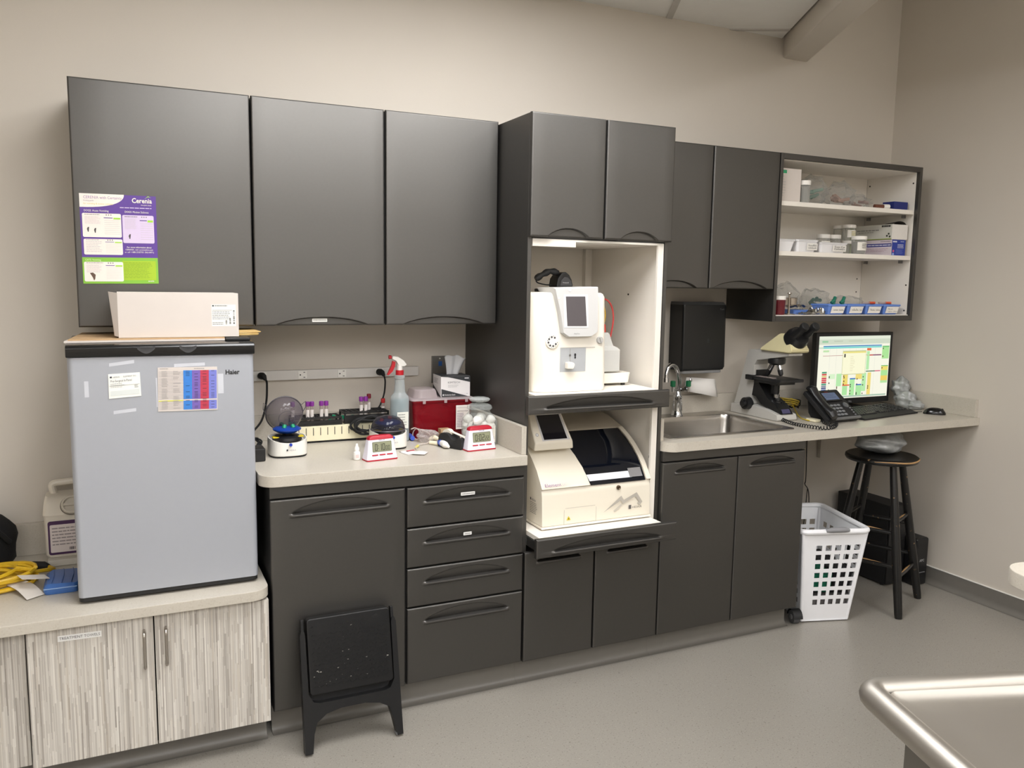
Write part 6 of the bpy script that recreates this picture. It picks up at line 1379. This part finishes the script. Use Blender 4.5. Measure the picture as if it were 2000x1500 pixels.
p = Print((BX-.004, -.298, ZB_+.0795), XU, ZU, NY); p.rect(.001, .001, .111, .074, ink(226, 221, 214)); p.build('end_print', t, world=True)
p = Print((BX-.004, -.07, ZB_+.0795), (0, -1, 0), ZU, (-1, 0, 0)); p.rect(0.001, .0008, .227, .005, ink(140, 158, 60)); p.lines(.165, .22, .072, .062, 1, ink(36, 34, 32), 1, th=.9, rag=0); p.lines(.01, .17, .056, .042, 1, ink(140, 138, 132), 1); p.lines(.02, .14, .044, .034, 1, ink(150, 148, 142), 1); p.rect(.008, .012, .036, .022, ink(120, 120, 106))
for (a, b) in ((.195, .014), (.205, .024), (.212, .010)): p.rect(a, b, a+.010, b+.009, ink(50, 60, 40), 1)
p.build('side_print', t, world=True)
m = MB(); m.loft([[(3.112+i*.0155, -.298, ZB_+.1555+.016*math.sin(PI*i/6)**.6) for i in range(7)], [(3.112+i*.0155, -.24, ZB_+.1555+.010*math.sin(PI*i/6)) for i in range(7)]], False, False, closed=False); m.build('open_flap', mat('dark_flap', (52, 46, 44), rough=.7), t, world=True)
gx0, gx1 = sxp(1677, -.075), sxp(1692, -.075)
t = card_box('supply_box', 'narrow green and blue box behind the white carton with the green edge', gx0, gx1, -.075, -.014, ZB_, ZB_+.148, mat('lime_card', (150, 172, 44), rough=.5))
Print((gx0, -.075, ZB_), XU, ZU, NY).rect(0.0005, .118, gx1-gx0-.0005, .1475, ink(30, 96, 150)).build('print', t, world=True)
# bottom shelf
t = specimen('specimen_jar', 'white-lidded jar of dark red fluid on the bottom shelf', 2.40, -.285, ZC_, .033, .088, mat('blood_red', (100, 22, 34), rough=.2), clear('red_cup', (110, 26, 38), .7, .12))
ste = mat('instrument_steel', (168, 160, 150), rough=.2, metal=1)
t = thing('steel_stand', 'small steel instrument stand with two cups', 'instrument', (2.48, -.27, ZC_))
MB().lathe([(.03, .0006), (.03, .004), (.006, .006), (.004, .095), (.010, .098), (.008, .104), (0, .104)], 20).build('post', ste, t)
for s in (-.028, .028): MB().lathe([(.024, .045), (.025, .047), (.025, .078), (.022, .08), (.022, .05)], 20, c=(s, .012, 0)).build('cup', ste, t)
foil = mat('foil', (190, 188, 184), rough=.16, metal=1, var=.25, scale=30, bump=1.0, bscale=60)
for i, (x, y, z, w_, d_, rz, lb) in enumerate(((2.572, -.292, 0, .10, .05, .1, 'flat foil packet at the shelf front'), (2.578, -.215, .0225, .10, .075, -.15, 'foil packet resting on a small blue tray'), (2.655, -.27, 0, .07, .07, .5, 'crumpled torn foil packet against the blue bins'))):
    t = thing('foil_packet', lb, 'foil packet', (x, y, ZC_+z), rz); m = MB(); rng = random.Random(60+i); N = 9; am = (.008, .012, .026)[i]
    rows = [[((a/N-.5)*w_, (b/N-.5)*d_, .003+am*(rng.random()+.4*math.sin(a*1.3+b))+.012*(i == 1)*(1-abs(a/N-.5))) for a in range(N+1)] for b in range(N+1)]
    m.loft([[(x_, y_, max(z_, .0008)) for x_, y_, z_ in r_] for r_ in rows], False, False, closed=False); m.build('foil', foil, t, smooth=False)
MB_ = MB(); MB_.loft([[(a, b, ZC_+z) for a, b in rrect(2.53+k, 2.625-k, -.255+k, -.17-k, .008, 3)] for z, k in ((.0006, .006), (.02, 0), (.0215, .001), (.006, .006))]); o = MB_.build('blue_tray', mat('bin_blue', (104, 140, 214), rough=.4)); tag(o, 'small blue plastic tray under a foil packet', 'tray')
def hand_bin(x, label, text, k):
    t = thing('storage_bin', label, 'bin', (x, -.25, ZC_)); w2, d2, h = .061, .062, .05
    def rg(kk_, z): return [(a, b, z) for a, b in rrect(-w2+kk_, w2-kk_, -d2+kk_, d2-kk_, .008, 3)]
    MB().loft([rg(.016, .0006), rg(.012, .006), rg(.003, h*.84), rg(.0, h*.86), rg(.0, h), rg(.003, h), rg(.005, h*.84), rg(.016, .004)], True, True).build('bin', mat('bin_blue', (104, 140, 214)), t)
    p = Print((-w2*.72, -d2+.010, h*.14), XU, (0, -.16, 1), NY, gap=.0035); p.poly([(0, 0), (w2*1.4, 0), (w2*1.5, h*.66), (w2*.08, h*.66)], ink(238, 234, 226)); 
    for i in range(text): p.scribble(w2*.22, h*(.26 if text == 1 else .38-.26*i), w2*(1.1 if text == 1 or i else .5), h*(.2 if text == 1 else .13), ink(76, 76, 80), 1, seed=k*5+i, words=((4, 4) if k != 1 else (5, 2)))
    p.build('handwritten_label', t); return t
hand_bin(2.757, 'blue plastic bin next to the foil packets, with a handwritten label', 1, 0)
hand_bin(2.882, 'blue plastic bin holding a green clip, with a short handwritten label', 1, 1)
hand_bin(3.007, 'blue plastic bin under an orange-capped swab, between two other blue bins', 1, 2)
hand_bin(3.132, 'blue plastic bin with a two-line handwritten label at the end of the row', 2, 3)
bag('upright crumpled clear bag behind the foil packets', (2.61, -.10, ZC_+.0695), (.085, .052, .075), 51, [])
bag('clear bag with green clips bulging from behind the blue bins', (2.80, -.11, ZC_+.0605), (.09, .055, .065), 52, [('green_clip', (30, 110, 92), 5, .035, .009)])
bag('low clear bag with orange-tipped syringes behind the blue bins', (3.03, -.11, ZC_+.0425), (.115, .05, .045), 53, [])
gc = mat('clip_green', (26, 116, 92), rough=.45); oc = mat('tip_orange', (222, 88, 44), rough=.4)
for i, (x, label) in enumerate(((2.80, 'green plastic clip in the blue bin next to the foil packets'), (2.862, 'green plastic clip in the blue bin with the short label'))):
    t = thing('green_clip', label, 'clip', (x, -.235, ZC_+.006)); m = MB(); m.tube([(0, 0, 0), (.004, 0, .045), (.012, 0, .06)], [.006, .008, .006], 8); m.build('stem', gc, t)
    m = MB(); m.tube([(-.012, 0, .05), (.004, 0, .058), (.018, .004, .078)], [.007, .009, .008], 8); m.build('jaw', gc, t)
for i, x in enumerate((3.035, 3.15)):
    t = thing('culture_swab', 'orange-capped swab across the blue bin between two others' if i == 0 else 'orange-capped swab across the blue bin with the two-line label', 'swab', (x, -.25, ZC_+.0505)); m = MB(); m.tube([(-.045, .004, .006), (.0, 0, .006)], .0055, 10); m.build('tube', clear('tube_glass', (220, 205, 200), .25), t)
    m = MB(); m.tube([(0, 0, .0065), (.034, -.003, .0065)], .0064, 12); m.build('cap', oc, t)
t = thing('clear_bag', 'tall clear bag behind the jar of red fluid', 'plastic bag', (2.42, -.12, ZC_)); m = MB(); m.loft(blob((2.42, -.12, ZC_+.075), (.05, .06, .083), .13, 6, 55, seg=24, flat=ZC_)); m.build('film', bagfilm, t, world=True, smooth=False)
# ================================================================== floor and foreground
# ---- folding step stool leaning on the cabinet
t = thing('step_stool', 'folded black plastic step stool leaning against the dark cabinet door', 'step stool', (.241, -.727, 0))
lean = math.atan2(.085, .40); bk = mat('stool_black', (20, 20, 21), rough=.4, var=.15, scale=60, bump=.1)
ML = Matrix.Rotation(-lean, 4, 'X')            # local z runs up the leaning stool, y into the cabinet
W2 = .163
def outline(sgn): return [(sgn*W2, 0)]
leg = [(-.165, .0), (-.14, .0), (-.133, .06), (-.122, .095), (-.09, .118), (-.04, .128), (.04, .128), (.09, .118), (.122, .1), (.133, .06), (.145, .0), (.165, .0), (.163, .38), (.158, .395), (.15, .395), (.146, .38), (.145, .19), (.13, .162), (.11, .156), (-.11, .156), (-.13, .162), (-.145, .19), (-.146, .38), (-.15, .395), (-.158, .395), (-.163, .38)]
m = MB(); m.prism(leg, -.02, .012, axis='y', M=ML); fr = m.build('front_frame', bk, t)
m = MB(); m.prism([(-.136, .16), (-.115, .16), (-.105, .34), (-.136, .34)], .0165, .03, axis='y', M=ML @ Matrix.Translation((0, 0, .004))); m.build('rear_leg', bk, t)
m = MB(); m.prism([(.115, .16), (.136, .16), (.136, .34), (.105, .34)], .0165, .03, axis='y', M=ML @ Matrix.Translation((0, 0, .004))); m.build('rear_leg', bk, t)
m = MB(); m.prism(rrect(-.141, .141, .185, .432, .012, 4), -.026, .016, axis='y', bev=.005, M=ML); m.build('tread', mat('tread_black', (17, 17, 18), rough=.38, var=.2, scale=30), t)
m = MB(); rng = random.Random(4)
for r in range(15):
    for c in range(19):
        x = -.124+c*.0135+(.0065 if r % 2 else 0); z = .21+r*.0138
        if x > .128 or (r > 12 and (abs(x+.09) < .03 or abs(x-.09) < .03)): continue
        m.box(-.0048, .0048, -.0018, .0006, -.0018, .0018, M=ML @ Matrix.Translation((x, -.0262, z)) @ Matrix.Rotation(.5 if (r+c) % 2 else -.5, 4, 'Y'))
g = m.build('tread_pattern', mat('tread_black', (17, 17, 18)), t, smooth=False); g['kind'] = 'stuff'
m = MB(); m.box(-.14, .14, .0125, .0162, .125, .26, M=ML); m.build('folded_lower_step', bk, t)
for s in (-.09, .09):
    m = MB(); m.prism([(s-.013, .412), (s, .406), (s+.013, .412), (s, .418)], -.0268, -.0262, axis='y', M=ML); m.build('diamond_slot', ink(6, 6, 6), t)
for s in (-1, 1):
    m = MB(); m.box(s*.1525-.005, s*.1525+.005, -.014, .006, .37, .43, bev=.002, M=ML); m.build('hinge_arm', bk, t)
m = MB(); rng = random.Random(11)
for i in range(26):
    x = rng.gauss(-.04, .06); z = rng.gauss(.25, .03) if i < 20 else rng.uniform(.2, .4); s = rng.uniform(.0008, .003)
    if abs(x) > .13 or not .19 < z < .425: continue
    m.box(x-s, x+s, -.0278, -.0271, z-s*.5, z+s*.5, M=ML)
g = m.build('paint_fleck', mat('paint_fleck', (150, 146, 138), rough=.6), t, smooth=False); g['kind'] = 'stuff'
for s in (-1, 1): m = MB(); m.box(s*.153-.011, s*.153+.011, -.018, .01, -.0005, .008, M=ML @ Matrix.Translation((0, 0, .0))); m.build('rubber_foot', GREYP(), t)
t.location.z = .0045
# ---- laundry basket
bw = mat('basket_white', (238, 238, 240), rough=.4, var=.02)
rz = math.radians(-17); t = thing('laundry_basket', 'white rolling laundry basket with square holes, tucked under the desk', 'laundry basket', (2.54, -.44, 0), rz)
BH = .445; n_ = 4
def lerp2(a, b, k): return a+(b-a)*k
def bsec(k, z=None):   # outline at height fraction k
    return lerp2(.118, .160, k), lerp2(.165, .215, k)
# each side is a lattice: wall with a grid of real holes
def side(nm, frame, lo_, hi_, cols, rows, z0, z1):
    """frame(u,k) -> point on the outer face; u in -1..1 across, k 0..1 up"""
    us = [-1.0]; 
    for c in range(cols):
        c0 = lo_+(hi_-lo_)*(c+.19)/cols; c1 = lo_+(hi_-lo_)*(c+.81)/cols; us += [c0, c1]
    us += [1.0]; ks = [0.0]
    for r in range(rows):
        k0 = z0+(z1-z0)*(r+.2)/rows; k1 = z0+(z1-z0)*(r+.8)/rows; ks += [k0, k1]
    ks += [1.0]; th = .003
    V = []; F = []; idx = {}
    def vid(i, j, s):
        if (i, j, s) not in idx: idx[(i, j, s)] = len(V); V.append(frame(us[i], ks[j], s*th))
        return idx[(i, j, s)]
    NU, NK = len(us)-1, len(ks)-1
    solid = lambda i, j: 0 <= i < NU and 0 <= j < NK and not (i % 2 == 1 and j % 2 == 1)
    for i in range(NU):
        for j in range(NK):
            if not solid(i, j): continue
            F.append((vid(i, j, 0), vid(i+1, j, 0), vid(i+1, j+1, 0), vid(i, j+1, 0))); F.append((vid(i, j, 1), vid(i, j+1, 1), vid(i+1, j+1, 1), vid(i+1, j, 1)))
            for (di, dj, a, b) in ((-1, 0, (i, j), (i, j+1)), (1, 0, (i+1, j+1), (i+1, j)), (0, -1, (i+1, j), (i, j)), (0, 1, (i, j+1), (i+1, j+1))):
                if not solid(i+di, j+dj): F.append((vid(*a, 0), vid(*b, 0), vid(*b, 1), vid(*a, 1)))
    m = MB(); m.raw(V, F); return m.build(nm, bw, t, smooth=False)
def fr_front(u, k, d): w2, d2 = bsec(k); bulge = .012*(1-u*u)*0; return (u*w2, -d2-bulge+d, .012+k*(BH-.012))
def fr_back(u, k, d): w2, d2 = bsec(k); return (u*w2, d2-d, .012+k*(BH-.012))
def fr_left(u, k, d): w2, d2 = bsec(k); return (-w2+d, u*d2, .012+k*(BH-.012))
def fr_right(u, k, d): w2, d2 = bsec(k); return (w2-d, u*d2, .012+k*(BH-.012))
side('front_wall', fr_front, -.62, .9, 5, 7, .15, .87); side('back_wall', fr_back, -.62, .9, 5, 7, .15, .87); side('side_wall', fr_left, -.85, .85, 6, 7, .15, .87); side('side_wall', fr_right, -.85, .85, 6, 7, .15, .87)
for (sx_, sy_) in ((-1, -1), (1, -1), (1, 1), (-1, 1)):
    MB().tube([(sx_*(bsec(k)[0]-.006), sy_*(bsec(k)[1]-.006), .012+k*(BH-.012)) for k in (0, .5, 1)], .0085, 12).build('corner_post', bw, t)
m = MB(); m.prism(rrect(-.12, .12, -.167, .167, .01, 3), .006, .0118); m.build('bottom', bw, t)
# rolled rim with a dip in front for the hand grip
pts = []; w2, d2 = bsec(1.0)
for (x, y) in rrect(-w2-.004, w2+.004, -d2-.004, d2+.004, .035, 5):
    pts.append((x, y))
dense = []
for i in range(len(pts)):
    a, b = pts[i], pts[(i+1) % len(pts)]; nseg = max(1, int(math.dist(a, b)/.025))
    for s in range(nseg): dense.append((a[0]+(b[0]-a[0])*s/nseg, a[1]+(b[1]-a[1])*s/nseg))
def dip(x, y):
    if abs(y) > d2-.01: return -.0*math.exp(-(x/.07)**2)
    return 0
ring = [Vector((x, y, BH+.002+dip(x, y))) for x, y in dense]; ring.append(ring[0]); m = MB(); m.tube(ring, .013, 10, caps=False); m.build('rim', bw, t)
m = MB(); m.tube([(-.055, -d2-.012, BH+.010), (-.03, -d2-.017, BH+.014), (.03, -d2-.017, BH+.014), (.055, -d2-.012, BH+.010)], [.008, .0125, .0125, .008], 12); m.build('hand_grip', mat('grip_grey2', (136, 136, 138), rough=.6), t)
for s in (-1, 1):
    m = MB(); M = Matrix.Translation((-.105, s*.12-.055, .032)); m.tube([(-.135, -.165+.0 if s < 0 else .13, .031), (-.165, -.165 if s < 0 else .13, .031)], [.030, .030], 24); wh = m.build('wheel', mat('wheel_grey', (84, 85, 87), rough=.5), t)
    m = MB(); m.tube([(-.1655, -.165 if s < 0 else .13, .031), (-.168, -.165 if s < 0 else .13, .031)], [.012, .010], 16); m.build('hub', GREYP(), wh)
    m = MB(); y_ = -.165 if s < 0 else .13; m.prism([(y_-.034, .031), (y_-.03, .05), (y_-.015, .064), (y_+.015, .064), (y_+.03, .05), (y_+.034, .031)], -.17, -.128, axis='x') if False else m.loft([[(x_, y_+.036*math.cos(a), .031+.036*math.sin(a)) for a in [PI*i/10 for i in range(11)]] for x_ in (-.169, -.126)], False, False, closed=False); m.build('wheel_arch', MATBLK(), t)
# laundry inside
t2 = thing('laundry', 'pile of green and grey cloths inside the white basket', 'laundry', (2.54, -.44, .0125), rz)
m = MB(); m.loft([[(x, y, z+.006*math.sin(x*90+y*70)) for x, y in rrect(-.108-k, .108+k, -.152-k, .152+k, .02, 4)] for z, k in ((.001, 0), (.06, .004), (.12, .012))], True, True); m.build('grey_cloth', mat('grey_cloth', (112, 108, 106), rough=.95, var=.4, scale=22, bump=.6, bscale=60), t2)
m = MB(); m.loft([[(x, y, z+.006*math.sin(x*80-y*60)) for x, y in rrect(-.118-k, .03, -.162-k, .12+k, .02, 4)] for z, k in ((.134, 0), (.19, .006), (.22, .01))], True, True); m.build('green_cloth', mat('scrub_green', (20, 112, 84), rough=.95, var=.2, bump=.5, bscale=80), t2)
m = MB(); m.loft([[(x, y, z+.006*math.sin(x*80-y*60)) for x, y in rrect(.036, .12+k, -.162-k, .12+k, .02, 4)] for z, k in ((.134, 0), (.19, .006), (.23, .01))], True, True); m.build('dark_cloth', mat('dark_cloth', (36, 34, 36), rough=.95, var=.3, bump=.5, bscale=80), t2)
# ---- bar stool
sc_ = Vector((2.925, -.485)); t = thing('bar_stool', 'worn black wooden bar stool with a round seat under the desk', 'stool', (sc_.x, sc_.y, 0)); wp_ = _M['worn_black_paint']
SZ = .738
MB().lathe([(.02, SZ-.03), (.15, SZ-.03), (.163, SZ-.026), (.168, SZ-.016), (.166, SZ-.005), (.158, SZ), (.14, SZ-.001), (0, SZ-.003)], 48).build('seat', wp_, t)
m = MB(); m.tube([(.1672*math.cos(a), .1672*math.sin(a), SZ-.010+.002*math.sin(a*5)) for a in [math.radians(-150+130*i/30) for i in range(31)]], [.0012+.003*math.sin(PI*i/30) for i in range(31)], 6); m.build('worn_edge', mat('bare_wood', (176, 138, 92), rough=.6, var=.2, scale=60), t)
angs = [math.radians(a) for a in (-110, -20, 70, 160)]; feet = [Vector((.243*math.cos(a), .243*math.sin(a), .0006)) for a in angs]; tops = [Vector((.105*math.cos(a), .105*math.sin(a), SZ-.031)) for a in angs]
for f_, tp in zip(feet, tops):
    mid = f_.lerp(tp, .5); m = MB(); m.tube([f_, f_.lerp(tp, .03), f_.lerp(tp, .35), f_.lerp(tp, .7), tp], [.0165, .0185, .021, .0195, .016], 14); m.build('leg', wp_, t)
for i in range(4):
    j = (i+1) % 4
    for k in ((.26, .62) if i % 2 == 0 else (.33, .55)):
        a = feet[i].lerp(tops[i], k); b = feet[j].lerp(tops[j], k); d_ = (b-a).normalized()*.019
        m = MB(); m.tube([a+d_, a.lerp(b, .5), b-d_], [.0085, .0105, .0085], 10); ru = m.build('rung', wp_, t)
        if i in (0, 3) : 
            m = MB(); m.tube([a.lerp(b, .2)+Vector((0, 0, .0058)), a.lerp(b, .5)+Vector((0, 0, .008)), a.lerp(b, .75)+Vector((0, 0, .0062))], [.003, .005, .003], 8); m.build('worn_spot', mat('bare_wood', (176, 138, 92)), ru)
t = thing('plastic_bag', 'grey plastic-wrapped bundle resting on the bar stool', 'plastic bag', (2.95, -.46, SZ))
m = MB(); m.loft(blob((2.97, -.44, SZ+.052), (.135, .10, .056), .09, 4.2, 71, seg=44, flat=SZ)); m.build('film', silverbag, t, world=True, ang=180)
# ---- computer tower and battery backup
t = thing('computer_tower', 'black computer tower on the floor behind the stool', 'computer', (3.19, -.2, 0))
m = MB(); m.box(3.13, 3.255, -.38, -.045, .008, .43, bev=.003); m.build('case', MATBLK(), t, world=True)
m = MB(); m.box(3.132, 3.253, -.392, -.3805, .01, .428, bev=.003); fp_ = m.build('front_panel', BLACK(), t, world=True)
m = MB(); m.box(3.15, 3.235, -.3945, -.3925, .36, .378, bev=.0008); m.build('disc_drive', mat('drive_grey', (52, 52, 54), rough=.4), fp_).location = -Vector(t.location)
for (x, y) in ((3.14, -.36), (3.245, -.36), (3.14, -.07), (3.245, -.07)): MB().cyl((x, y, .0006), (x, y, .0078), .009, seg=12).build('foot', RUBBER(), t, world=True)
t = thing('battery_backup', 'small black battery backup unit on the floor against the right wall', 'battery backup', (3.33, -.3, 0))
m = MB(); m.box(3.272, 3.365, -.45, -.12, .0008, .255, bev=.012, seg=3); m.build('case', BLACK(), t, world=True)
p = Print((3.30, -.4502, .13), XU, ZU, NY); p.text('APC', 0, 0, .018, ink(170, 170, 170), 0, bold=.02, width=.034); p.build('brand_lettering', t, world=True)
MB().box(3.295, 3.345, -.4515, -.4502, .07, .074).build('front_groove', GREYP(), t, world=True)
# ---- cables hanging beside the sink cabinet
t = thing('hanging_cable', 'thin black cable hanging beside the sink cabinet', 'cable', (2.4, -.02, .6))
q_ = [px(u, v, 'y', -.03) for u, v in ((1573, 880), (1574, 930), (1572, 945), (1580, 972))]; q2 = px(1575, 973, 'y', -.03); q3 = px(1577, 955, 'y', -.03)
m = MB(); m.tube(spline([Vector((q_[0].x, -.03, .872))]+q_[1:]+[q_[-1]+Vector((.01, 0, -.35))], 6), .0025, 7); m.build('strand', RUBBER(), t, world=True)
m = MB(); m.tube(spline([q3, q2, q2+Vector((-.02, 0, -.33))], 6), .0022, 7); m.build('strand', RUBBER(), t, world=True)
# ---- stainless exam table in the foreground
TZ = .9; c0 = px(1694, 1350, 'z', TZ); e1 = (px(2000, 1335, 'z', TZ)-c0); e1.z = 0; e1.normalize(); e2 = Vector((e1.y, -e1.x, 0))
if e2.y > 0: e2 = -e2
t = thing('exam_table', 'stainless steel exam table with a rolled raised rim', 'table', c0+e1*.3+e2*.6-Vector((0, 0, TZ)), math.atan2(e1.y, e1.x))
TW_, TL_ = .60, 1.25; rt = .021
pol = mat('table_steel', (172, 167, 159), rough=.46, metal=1, var=.06, scale=5, bump=.02, bscale=40)
def tp_(a, b, z): return (a*TW_-.3, .6-b*TL_, z)
loop = [(x, y) for x, y in rrect(-.3+rt*.0, TW_-.3, .6-TL_, .6, .022, 5)]
m = MB(); lp = [Vector((x, y, TZ)) for x, y in loop]; lp.append(lp[0]); 
dense = []
for i in range(len(lp)-1):
    n__ = max(1, int((lp[i+1]-lp[i]).length/.05)); dense += [lp[i].lerp(lp[i+1], s/n__) for s in range(n__)]
dense.append(dense[0]); m.tube(dense, rt, 14, caps=False); m.build('rolled_rim', pol, t)
m = MB(); m.loft([[(x, y, z) for x, y in rrect(-.3+k, TW_-.3-k, .6-TL_+k, .6-k, .02, 5)] for z, k in ((TZ+.008, .019), (TZ+.0, .026), (TZ-.006, .04), (TZ-.008, .08))], False, True); m.build('top_sheet', pol, t)
m = MB(); m.loft([[(x, y, z) for x, y in rrect(-.3+k, TW_-.3-k, .6-TL_+k, .6-k, .02, 5)] for z, k in ((TZ-.022, .02), (TZ-.05, .03))], False, True); m.build('under_pan', mat('under_steel', (150, 146, 140), rough=.4, metal=1), t)
m = MB(); m.box(-.26, .26, -.6, .555, .09, TZ-.052, bev=.004); m.build('pedestal_cabinet', mat('pedestal_grey', (120, 117, 112), rough=.4, metal=.3), t)
m = MB(); m.box(-.22, .22, -.55, .5, .0006, .0898); m.build('plinth', MATBLK(), t)
# ---- corner of another counter at the right
k0 = px(1968, 1105, 'z', .914); t = thing('side_counter', 'rounded corner of a pale laminate counter standing across from the desk', 'counter', (k0.x+.034, k0.y-.040, 0), math.radians(-12))
m = MB(); m.prism(rrect(-.06, 1.0, -.9, .05, (.02, .02, .02, .07), 8), .878, .914, bev=.003); m.build('slab', COUNTER(), t)
m = MB(); m.box(.03, .95, -.85, -.02, .1, .8775); m.build('body', cab, t)
m = MB(); m.box(.06, .92, -.82, -.06, .0006, .0998); m.build('toe_kick', MATBLK(), t)
